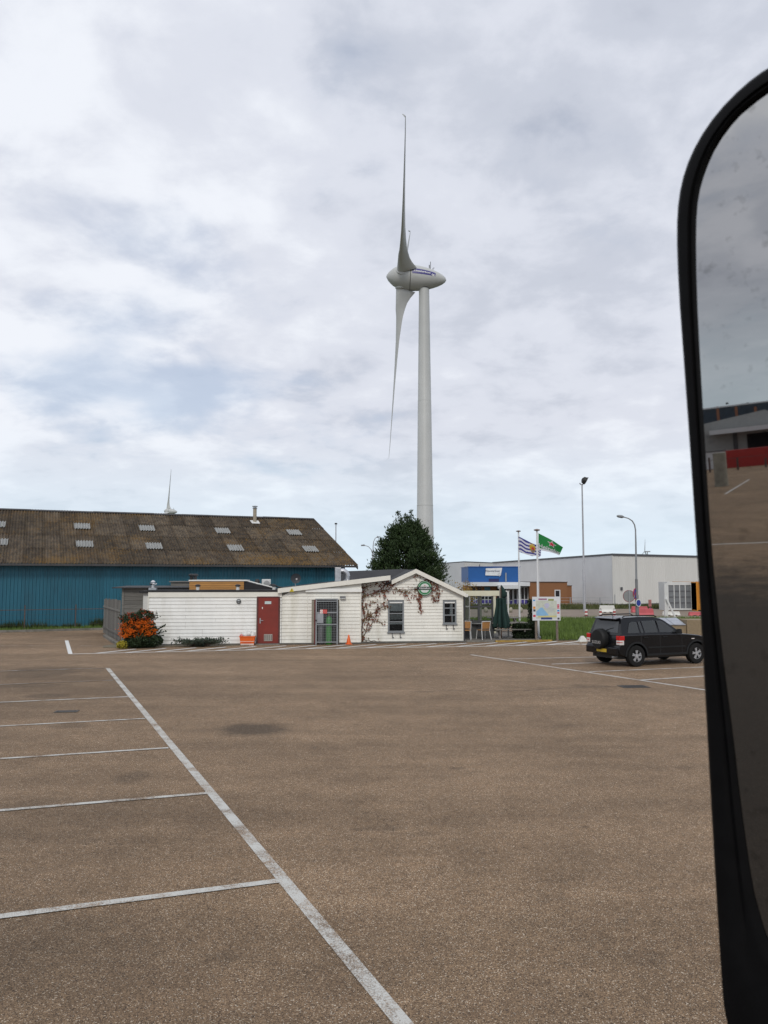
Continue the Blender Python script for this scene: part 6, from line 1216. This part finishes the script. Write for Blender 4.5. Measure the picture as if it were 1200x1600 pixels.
for i, (u, lab) in enumerate(((798, 'pale boulder on the yard edge left of the striped flagpole'), (814, 'pale boulder on the yard edge right of the striped flagpole'), (759, 'pale boulder seen through the veranda glass'))):
    p = G(u, 957); bm = bmesh.new(); bmesh.ops.create_icosphere(bm, subdivisions=2, radius=1); rn = random.Random(i)
    for vv in bm.verts: vv.co = Vector((vv.co.x * .2, vv.co.y * .2, vv.co.z * .26)) * (1 + .12 * math.sin(vv.co.x * 5 + i) + rn.uniform(-.05, .05))
    me = bpy.data.meshes.new('boulder'); bm.to_mesh(me); bm.free(); me.materials.append(pm('boulder_pale', (.30, .28, .22), .9, var=.2, scale=5, bump=.4)); me.shade_smooth(); o = bpy.data.objects.new('boulder', me); COL.objects.link(o); o.location = (p.x, p.y, .2); tag(o, lab, 'boulder', 'pale boulders along the yard')

# ================================================================== PARKED CAR
ca = R(23); nw = G(992, 1041.5); leftv = Vector((-math.sin(ca), math.cos(ca), 0)); co = nw + leftv * .77
car = thing('parked_car', 'black off-road estate car with a covered spare wheel parked in a bay', 'car', (co.x, co.y, 0), ca)
M_car = pm('black_car_paint', (.006, .0065, .008), .16, var=.1, spec=.38); M_plas = pm('black_plastic', (.012, .0125, .013), .6, var=.15, spec=.25); M_cgl = glass_mat('car_glass', (.055, .06, .064), see=.22); M_tyre = pm('tyre_rubber', (.014, .014, .014), .85, var=.2, spec=.2); M_rim = pm('alloy_rim', (.50, .51, .53), .32, .6, var=.08)
def arc(cx, cz, r, a0, a1, n=12): return [(cx + r * math.cos(R(lerp(a0, a1, i / n))), cz + r * math.sin(R(lerp(a0, a1, i / n)))) for i in range(n + 1)]
WB = 2.64; WR = .355
low = [(-.68, .40), (-.735, .50), (-.745, .66), (-.70, .72), (-.70, .95), (-.67, 1.05), (-.55, 1.075), (.6, 1.085), (1.9, 1.07), (2.25, 1.05), (2.75, 1.0), (3.05, .94), (3.2, .86), (3.28, .72), (3.30, .52), (3.22, .38)] + [(p[0], p[1]) for p in arc(WB, WR, .43, -2, 182)] + [(WB - .46, .31), (.46, .31)] + arc(0, WR, .43, -2, 182)
def loft_profile(prof, ys):       # ys: list of (y, inset)
    cx = sum(p[0] for p in prof) / len(prof); m = MB(); n = len(prof); e = 1e-3
    def inset(d):
        out = []
        for i in range(n):
            p0 = Vector(prof[i - 1]); p1 = Vector(prof[i]); p2 = Vector(prof[(i + 1) % n]); t = (p2 - p0).normalized(); nn = Vector((-t.y, t.x)); out.append(p1 + nn * (-d) * SIGN)
        return out
    ar = sum(prof[i][0] * prof[(i + 1) % n][1] - prof[(i + 1) % n][0] * prof[i][1] for i in range(n)); SIGN = -1 if ar > 0 else 1
    for (y, d) in ys: m.v += [(q.x, y, q.y) for q in inset(d)]
    for k in range(len(ys) - 1):
        for i in range(n): m.f.append((k * n + i, k * n + (i + 1) % n, (k + 1) * n + (i + 1) % n, (k + 1) * n + i))
    m.f.append(tuple(range(n))); m.f.append(tuple((len(ys) - 1) * n + i for i in range(n))[::-1]); m.m = [0] * len(m.f); return m
HWd = .885
body = loft_profile(low, [(-HWd, .03), (-HWd + .025, .008), (-HWd + .08, 0), (HWd - .08, 0), (HWd - .025, .008), (HWd, .03)]).build('body', M_car, car, 35)
gh = [(-.64, 1.06), (-.60, 1.12), (-.47, 1.55), (-.42, 1.61), (-.30, 1.645), (.4, 1.665), (.95, 1.65), (1.22, 1.60), (1.38, 1.52), (2.02, 1.10), (2.06, 1.06)]
hw = lambda z: interp(z, [(1.06, .845), (1.55, .70), (1.62, .655), (1.67, .58)])
m = MB(); n = len(gh); m.v = [(x, -hw(z), z) for x, z in gh] + [(x, hw(z), z) for x, z in gh]; m.f = [(i, i + 1, n + i + 1, n + i) for i in range(n - 1)] + [tuple(range(n)), tuple(range(n, 2 * n))[::-1]]; m.m = [0] * len(m.f); m.build('cabin', M_car, car, 30, bevel=.02)
MB().box(-.60, 3.15, -.70, .70, .26, .60).build('underbody', M_dark, car)
def side_poly(pts, s, off): return [(x, s * (hw(z) + off), z) for x, z in pts]
wins = {'quarter_window': [(-.33, 1.13), (.18, 1.13), (.14, 1.50), (-.05, 1.505), (-.17, 1.47)], 'rear_door_window': [(.25, 1.13), (.36, 1.13), (.30, 1.515), (.20, 1.51)], 'door_window': [(.42, 1.13), (.98, 1.13), (.94, 1.535), (.36, 1.525)], 'front_window': [(1.06, 1.13), (1.80, 1.12), (1.68, 1.22), (1.33, 1.47), (1.22, 1.515), (1.02, 1.535)]}
for s in (-1, 1):
    for nme, pts in wins.items(): MB().poly(side_poly(pts, s, .0055)).build('side_window', M_cgl, car, fix=False); 
    MB().box(.2, .22, s * .86 - .05, s * .86 + .05, 1.09, 1.1) if False else None
    for (x0, x1) in ((.20, .212), (1.02, 1.032), (1.98, 1.99)): MB().box(x0, x1, s * (HWd + .0005) - .002, s * (HWd + .0005) + .002, .40 if x0 > .3 else .78, 1.04).build('door_gap', M_dark, car)
    for x in (.30, 1.14): MB().box(x, x + .19, s * HWd - .002 if s > 0 else s * HWd - .03, s * HWd + .03 if s > 0 else s * HWd + .002, .955, .99).build('door_handle', M_plas, car, bevel=.008)
    MB().box(.46, 2.18, *((HWd - .01, HWd + .02) if s > 0 else (-HWd - .02, -HWd + .01)), .34, .42).build('sill_trim', M_plas, car, bevel=.01)
    MB().box(.5, 2.14, *((HWd - .01, HWd + .012) if s > 0 else (-HWd - .012, -HWd + .01)), .60, .655).build('side_moulding', M_plas, car, bevel=.006)
    MB().tube([(-.35, s * .60, 1.655), (-.25, s * .60, 1.70), (1.0, s * .60, 1.705), (1.12, s * .60, 1.65)], .02, 8).build('roof_rail', M_plas, car, 50)
    MB().hexa([(1.72, s * .86 - .01, 1.08), (1.88, s * .86 - .01, 1.08), (1.88, s * 1.04, 1.08), (1.76, s * 1.04, 1.08)], [(1.74, s * .86 - .01, 1.23), (1.86, s * .86 - .01, 1.23), (1.86, s * 1.03, 1.24), (1.78, s * 1.03, 1.24)]).build('wing_mirror', M_plas, car, bevel=.02)
    for cx in (0, WB):     # wheel arch flares
        A = arc(cx, WR, .43, 0, 180, 14); B = arc(cx, WR, .49, 0, 180, 14); mm = MB(); y0, y1 = (s * (HWd - .01), s * (HWd + .025)); k = len(A)
        mm.v = [(x, y1, z) for x, z in A] + [(x, y1 - s * .008, z) for x, z in B] + [(x, y0, z) for x, z in A] + [(x, y0, z) for x, z in B]
        for i in range(k - 1): mm.f += [(i, i + 1, k + i + 1, k + i), (2 * k + i, i, i + 1, 2 * k + i + 1)[::1], (k + i, k + i + 1, 3 * k + i + 1, 3 * k + i)]
        mm.m = [0] * len(mm.f); mm.build('arch_flare', M_plas, car, 50)
    # tail lamp
    yy = (lambda a, b: (a, b) if s > 0 else (-b, -a))
    tl = MB().box(-.715, -.50, *yy(.70, HWd + .012), .90, 1.05).build('tail_lamp', pm('lamp_red', (.50, .012, .012), .18), car, bevel=.015); MB().box(-.716, -.53, *yy(.71, HWd + .013), .745, .897).build('reverse_lens', pm('lamp_clear', (.62, .58, .56), .15), tl, bevel=.012); MB().box(-.718, -.60, *yy(.74, HWd + .014), .82, .845).build('lens_bar', pm('lamp_red2', (.4, .03, .03), .2), tl)
    MB().box(-.758, -.73, *yy(.60, .72), .60, .66).build('reflector', MATS['lamp_red'], car)
    hl = MB().box(3.0, 3.24, *yy(.56, HWd - .03), .74, .88).build('headlight', MATS['lamp_clear'], car, bevel=.03)
tyre = MB().lathe([(.20, -.10), (.30, -.112), (.345, -.10), (.36, -.06), (.362, 0), (.36, .06), (.345, .10), (.30, .112), (.20, .10)], 40, Matrix.Rotation(R(90), 4, 'X'), cap=False).mesh('tyre', M_tyre, 50)
rimm = MB(); rx = Matrix.Rotation(R(90), 4, 'X'); rimm.lathe([(.235, .095), (.225, .10), (.215, .09), (.20, .06), (.20, -.09)], 36, rx, cap=False)
for k in range(5):
    a = 2 * math.pi * k / 5 + .3
    for sp in (-.16, .16): d0 = Vector((math.cos(a + sp * .6), 0, math.sin(a + sp * .6))); d1 = Vector((math.cos(a + sp), 0, math.sin(a + sp))); rimm.bar(d0 * .05 + Vector((0, -.082, 0)), d1 * .212 + Vector((0, -.082, 0)), .036, .03, up=(0, 1, 0))
rimm.lathe([(.07, .06), (.065, .098), (.02, .10)], 18, rx); rim_me = rimm.mesh('rim', M_rim, 35); disc_me = MB().lathe([(.205, .0), (.205, .03)], 28, rx).mesh('brake_disc', pm('brake_dark', (.035, .035, .036), .5, .5), 40)
for cx in (0, WB):
    for s in (-1, 1):
        w = bpy.data.objects.new('wheel', None); COL.objects.link(w); w.parent = car; w.location = (cx, s * .79, WR + .006); w.rotation_euler = (0, .4 * cx, 0 if s < 0 else math.pi)
        for nm, me in (('tyre', tyre), ('rim', rim_me), ('brake_disc', disc_me)): link_mesh(nm, me, w)
# rear end: window, spare wheel, bumper, plate, wiper, aerial
def rear_pt(y, z, off=.006): x = interp(z, [(1.06, -.64), (1.12, -.60), (1.55, -.47), (1.61, -.42)]) - off; return (x, y, z)
MB().poly([rear_pt(-.66, 1.14), rear_pt(.66, 1.14), rear_pt(.60, 1.53), rear_pt(-.60, 1.53)]).build('rear_window', M_cgl, car, fix=False)
MB().hexa([(-.64, -.60, 1.585), (-.40, -.60, 1.62), (-.40, .60, 1.62), (-.64, .60, 1.585)], [(-.64, -.58, 1.61), (-.40, -.58, 1.655), (-.40, .58, 1.655), (-.64, .58, 1.61)]).build('roof_spoiler', M_car, car, bevel=.01)
sm = Matrix.Translation((-.70, .06, .90)) @ Matrix.Rotation(R(-90), 4, 'Y'); spw = MB().lathe([(.35, -.02), (.355, .10), (.345, .18), (.31, .215), (.10, .225), (0, .226)], 40, sm).build('spare_wheel_cover', M_plas, car, 40)
v, f = text_geo('SUZUKI', .135, .003); MB().add([(-.945, .06 - x, .79 + y) for x, y, z in v], f).build('lettering', pm('badge_silver', (.5, .5, .5), .35, .4), spw, fix=False)
MB().box(-.80, -.66, -.84, .84, .40, .66).build('rear_bumper', M_car, car, bevel=.04); MB().box(-.808, -.80, -.30, -.78 + 1.0, .47, .58).build('number_plate', pm('plate_yellow', (.55, .38, .03), .4), car)
MB().box(3.2, 3.34, -.80, .80, .38, .66).build('front_bumper', M_car, car, bevel=.04); MB().poly([(1.44, -.60, 1.495), (1.44, .60, 1.495), (2.035, .76, 1.10), (2.035, -.76, 1.10)]).build('windscreen', M_cgl, car, fix=False)
MB().tube([(-.33, -.12, 1.64), (-.50, -.14, 1.84)], [.012, .005], 6).build('aerial', M_dark, car); MB().tube([(-.62, .1, 1.12), (-.585, -.1, 1.22), (-.56, -.4, 1.30)], .01, 5).build('wiper', M_dark, car)
MB().tube([(-.60, -.62, .34), (-.82, -.62, .33)], .03, 10).build('exhaust', M_galv, car, 40); MB().box(2.42, 2.55, -HWd - .006, -HWd + .01, .865, .895).build('side_indicator', MATS['lamp_clear'], car, bevel=.004)
for x0, x1, y in ((.2, .45, -.38), (1.0, 1.25, -.38), (1.0, 1.25, .38)):
    MB().box(x0, x0 + .12, y - .22, y + .22, .7, 1.30).box(x0 + .02, x0 + .10, y - .1, y + .1, 1.32, 1.48).build('seat', M_plas, car, bevel=.03)

# ================================================================== VEHICLE MIRROR in the foreground
MD = Vector((0, 0, CH)); dmid = ray(1150, 700).normalized()
naz = R(-140); npit = R(-4.75); mn = Vector((math.sin(naz) * math.cos(npit), math.cos(naz) * math.cos(npit), math.sin(npit)))
mc = MD + ray(1150, 800) * .60
def on_mirror(u, v, off=0.0):
    d = ray(u, v); t = (mc + mn * off - MD).dot(mn) / d.dot(mn); return MD + d * t
outer = [(1057, 360), (1060, 310), (1070, 265), (1090, 220), (1120, 176), (1160, 135), (1200, 105), (1260, 75), (1330, 58), (1410, 60), (1470, 85), (1505, 130), (1520, 200), (1522, 500), (1520, 900), (1515, 1300), (1505, 1480), (1480, 1580), (1420, 1640), (1330, 1665), (1230, 1660), (1170, 1645), (1140, 1615), (1131, 1575), (1128, 1540), (1118, 1380), (1108, 1200), (1097, 1000), (1088, 850), (1078, 700), (1068, 560), (1060, 450)]
inner = [(1086, 350), (1090, 300), (1102, 260), (1120, 220), (1150, 180), (1175, 160), (1200, 142), (1260, 110), (1330, 95), (1400, 97), (1445, 115), (1475, 150), (1488, 215), (1490, 500), (1488, 900), (1482, 1250), (1472, 1420), (1445, 1500), (1395, 1540), (1320, 1550), (1260, 1530), (1225, 1500), (1199, 1469), (1189, 1439), (1174, 1382), (1155, 1244), (1146, 1161), (1125, 1000), (1109, 850), (1100, 700), (1092, 560), (1087, 450)]
mir = thing('vehicle_mirror', 'tall black framed vehicle side mirror at the right edge of the view', 'mirror', mc)
def smooth_loop(P, it=2):
    for _ in range(it):
        Q = []
        for i in range(len(P)):
            a, b = P[i], P[(i + 1) % len(P)]; Q += [(a[0] * .75 + b[0] * .25, a[1] * .75 + b[1] * .25), (a[0] * .25 + b[0] * .75, a[1] * .25 + b[1] * .75)]
        P = Q
    return P
O = smooth_loop(outer, 1); I = smooth_loop(inner, 1); n = len(O)
def ringpts(f, off): return [on_mirror(lerp(a[0], b[0], f), lerp(a[1], b[1], f), off) - mc for a, b in zip(O, I)]
cen = sum((on_mirror(*p) for p in I), Vector()) / n - mc
rings = [[p.lerp(cen, .35) - mn * .13 for p in ringpts(0, 0)], [p.lerp(cen, .12) - mn * .10 for p in ringpts(0, 0)], [p - mn * .03 for p in ringpts(0, 0)], ringpts(.0, .0), ringpts(.12, .003), ringpts(.55, .004), ringpts(.70, .0015), ringpts(.79, .0035), ringpts(.88, .002), ringpts(1.0, -.0005), ringpts(1.0, -.006)]
m = MB(); m.v = [tuple(p) for r_ in rings for p in r_]
for k in range(len(rings) - 1):
    for i in range(n): m.f.append((k * n + i, k * n + (i + 1) % n, (k + 1) * n + (i + 1) % n, (k + 1) * n + i))
m.f.append(tuple(range(n))); m.m = [0] * len(m.f)
m.build('housing', pm('mirror_housing', (.006, .006, .0065), .5, var=.2, scale=40, spec=.07), mir, 50)
def mirror_glass():
    mt = bpy.data.materials.new('mirror_glass'); mt.use_nodes = True; nt = mt.node_tree; L = nt.links.new; b = nt.nodes['Principled BSDF']; b.inputs['Metallic'].default_value = 1.0
    geo = nd(nt, 'ShaderNodeNewGeometry'); nz = nd(nt, 'ShaderNodeTexNoise'); nz.inputs['Scale'].default_value = 95; nz.inputs['Detail'].default_value = 3; L(geo.outputs['Position'], nz.inputs['Vector'])
    mr = nd(nt, 'ShaderNodeMapRange'); mr.inputs['From Min'].default_value = .60; mr.inputs['From Max'].default_value = .74; mr.inputs['To Min'].default_value = 0; mr.inputs['To Max'].default_value = .45; L(nz.outputs['Fac'], mr.inputs[0])
    mx = nd(nt, 'ShaderNodeMix', data_type='RGBA'); L(mr.outputs[0], mx.inputs['Factor']); mx.inputs['A'].default_value = (.44, .435, .425, 1); mx.inputs['B'].default_value = (.2, .2, .19, 1); L(mx.outputs['Result'], b.inputs['Base Color']); b.inputs['Roughness'].default_value = .015
    return mt
g = MB(); gp_ = [on_mirror(a[0], a[1], -.0015) - mc for a in I]; g.v = [tuple(p) for p in gp_] + [tuple(p - mn * .004) for p in gp_]; g.f = [tuple(range(n)), tuple(range(n, 2 * n))[::-1]] + [(i, (i + 1) % n, n + (i + 1) % n, n + i) for i in range(n)]; g.m = [0] * len(g.f); g.build('glass', mirror_glass(), mir)
a0 = on_mirror(1420, 250, -.1) - mc; a1 = on_mirror(1420, 1400, -.1) - mc; px_ = Vector((.95, .85, 0)) - Vector((mc.x, mc.y, 0))
for a in (a0, a1): MB().tube([a, a + Vector((.12, .0, 0)), Vector((px_.x, px_.y, a.z))], .018, 10).build('arm', M_plas, mir, 50)
p = Vector((.97, .86, 0)); t = thing('truck_cab_post', 'black cab door post carrying the mirror arms just outside the view', 'vehicle part', p); MB().box(-.05, .05, -.06, .06, .4, 4.2).build('post', M_plas, t, bevel=.02); MB().box(-.04, .04, .061, .9, .4, 2.2).build('door_skin', M_car, t); MB().box(-.35, .05, -.2, .7, .3, .4).build('cab_step', M_plas, t)

# ------------------------------------------------------------------ what the mirror looks back on
def refl(u, v):
    p = on_mirror(u, v); d = ray(u, v).normalized(); return p, d - mn * 2 * d.dot(mn)
_, rc_ = refl(1150, 700); rdir = Vector((rc_.x, rc_.y, 0)).normalized(); raz = math.atan2(rdir.y, rdir.x)
def MP(u, v, D):     # point seen in the mirror at distance D from the camera along the rearward direction
    p, r = refl(u, v); t = (D - Vector((p.x, p.y, 0)).dot(rdir)) / Vector((r.x, r.y, 0)).dot(rdir); return p + r * t
# frame with local x = rightwards in the mirror picture, local y = away
q0 = MP(1150, 740, 90); lat = (MP(1200, 740, 90) - MP(1100, 740, 90)); lat.z = 0; ex_ = lat.normalized()
flip = 1 if ex_.dot(Vector((-rdir.y, rdir.x, 0))) < 0 else -1
def mloc(u, v, D): p = MP(u, v, D); return p
def mthing(name, label, cat, D): o = thing(name, label, cat, rdir * D, 0); return o
def mbox(par, u0, u1, v0, v1, D, depth, name, mat, zmin=None):
    p, q = MP(u0, v1, D), MP(u1, v0, D); um = (max(u0, 1098) + min(u1, 1202)) / 2; z0 = zmin if zmin is not None else MP(um, v1, D).z; z1 = MP(um, v0, D).z; a = Vector((p.x, p.y, 0)); b = Vector((q.x, q.y, 0)); b = a + ex_ * (b - a).dot(ex_); o = par.location
    B = [a - o, b - o, b + rdir * depth - o, a + rdir * depth - o]
    return MB().hexa([(w.x, w.y, z0) for w in B], [(w.x, w.y, z1) for w in B]).build(name, mat, par)
rw = mthing('rear_depot', 'grey depot with a dark blue glass strip reflected in the mirror', 'building', 108)
M_dglass = pm('depot_glass', (.02, .035, .055), .25, var=.2); M_dep = pm('depot_grey', (.34, .345, .335), .55, var=.06)
hor = lambda z, D: z
mbox(rw, 1020, 1330, 634, 662, 114, 20, 'glass_strip', M_dglass); mbox(rw, 1020, 1330, 662, 735, 114.3, 19, 'rear_wall', M_dep, 0); mbox(rw, 1020, 1330, 632, 634, 113.8, 21, 'roof_edge', M_ow)
for u in (1122, 1151, 1181, 1092, 1211, 1241): mbox(rw, u - 1, u + 1, 635, 661, 113.9, .08, 'mullion', pm('mullion_orange', (.3, .12, .06), .6))
for u in (1136, 1168, 1200): mbox(rw, u - 2, u + 2, 629, 631.5, 116, .5, 'roof_lamp', M_dark)
# gabled front hall
P = [MP(1040, 745, 104), MP(1350, 745, 104)]; A = [MP(u, v, 104) for u, v in ((1060, 672), (1194, 640), (1330, 672))]; o = rw.location
prof = [Vector((A[0].x, A[0].y, 0)), Vector((A[2].x, A[2].y, 0)), A[2], A[1], A[0]]
MB().prism([p - o for p in prof], rdir * 9).build('front_hall', M_dep, rw)
mbox(rw, 1108, 1300, 668, 675, 100.5, 3.4, 'canopy', M_ow); mbox(rw, 1172, 1260, 676, 740, 103.9, .05, 'dark_doorway', pm('depot_dark', (.012, .012, .014), .9), 0); mbox(rw, 1150, 1151.5, 676, 740, 103.85, .06, 'wall_joint', M_trim, 0)
rcn = mthing('red_container', 'long red ribbed container reflected in the vehicle mirror', 'container', 92); M_rc = pm('container_red', (.36, .018, .014), .5, var=.12)
mbox(rcn, 1137, 1300, 701, 742, 92, 2.4, 'body', M_rc, 0)
for k in range(26): u = 1138 + k * 4.4; mbox(rcn, u, u + 2, 713, 738, 91.9, .09, 'rib', M_rc)
mbox(rcn, 1137, 1300, 740.5, 744, 91.85, .1, 'bottom_rail', M_galv)
wc = mthing('white_cabin', 'white site cabin left of the red container in the mirror', 'container', 93.5); mbox(wc, 1060, 1134, 706, 745, 93.5, 2.4, 'body', M_ow, 0); mbox(wc, 1060, 1134.5, 704.5, 705.9, 93.4, 2.6, 'roof_edge', M_trim)
fr_ = mthing('mesh_fence', 'low grey rail fence before the red container in the mirror', 'fence', 84); mbox(fr_, 1060, 1300, 715, 715.6, 84, .06, 'rail', M_rust)
for u in range(1065, 1300, 44): mbox(fr_, u - .25, u + .25, 715, 746, 84.1, .06, 'post', M_rust, 0)
pil = mthing('concrete_pillar', 'thick concrete pillar standing near the left edge of the mirror view', 'pillar', 60)
pa, pb_ = MP(1118, 766, 57), MP(1139, 766, 57); pc_ = (pa + pb_) / 2; rr0 = (pb_ - pa).length / 2; zt = MP(1120, 709, 57).z; MB().lathe([(rr0 * 1.08, 0), (rr0, zt * .15), (rr0 * .98, zt)], 20, Matrix.Translation(Vector((pc_.x, pc_.y, 0)) - pil.location)).build('shaft', pm('pillar_concrete', (.27, .25, .20), .85, var=.2, scale=2, bump=.3), pil, 40); MB().lathe([(rr0 * 1.02, zt), (rr0 * .9, zt + .06)], 20, Matrix.Translation(Vector((pc_.x, pc_.y, 0)) - pil.location)).build('cap', MATS['pillar_concrete'], pil, 40)
def MG(u, v):
    p, r = refl(u, v); t = -p.z / r.z; q = p + r * t; return q
stripe('bay_line', MG(1133, 772), MG(1171, 749), .14, M_line_mid); stripe('bay_line', MG(1060, 853), MG(1290, 844), .12, M_line)
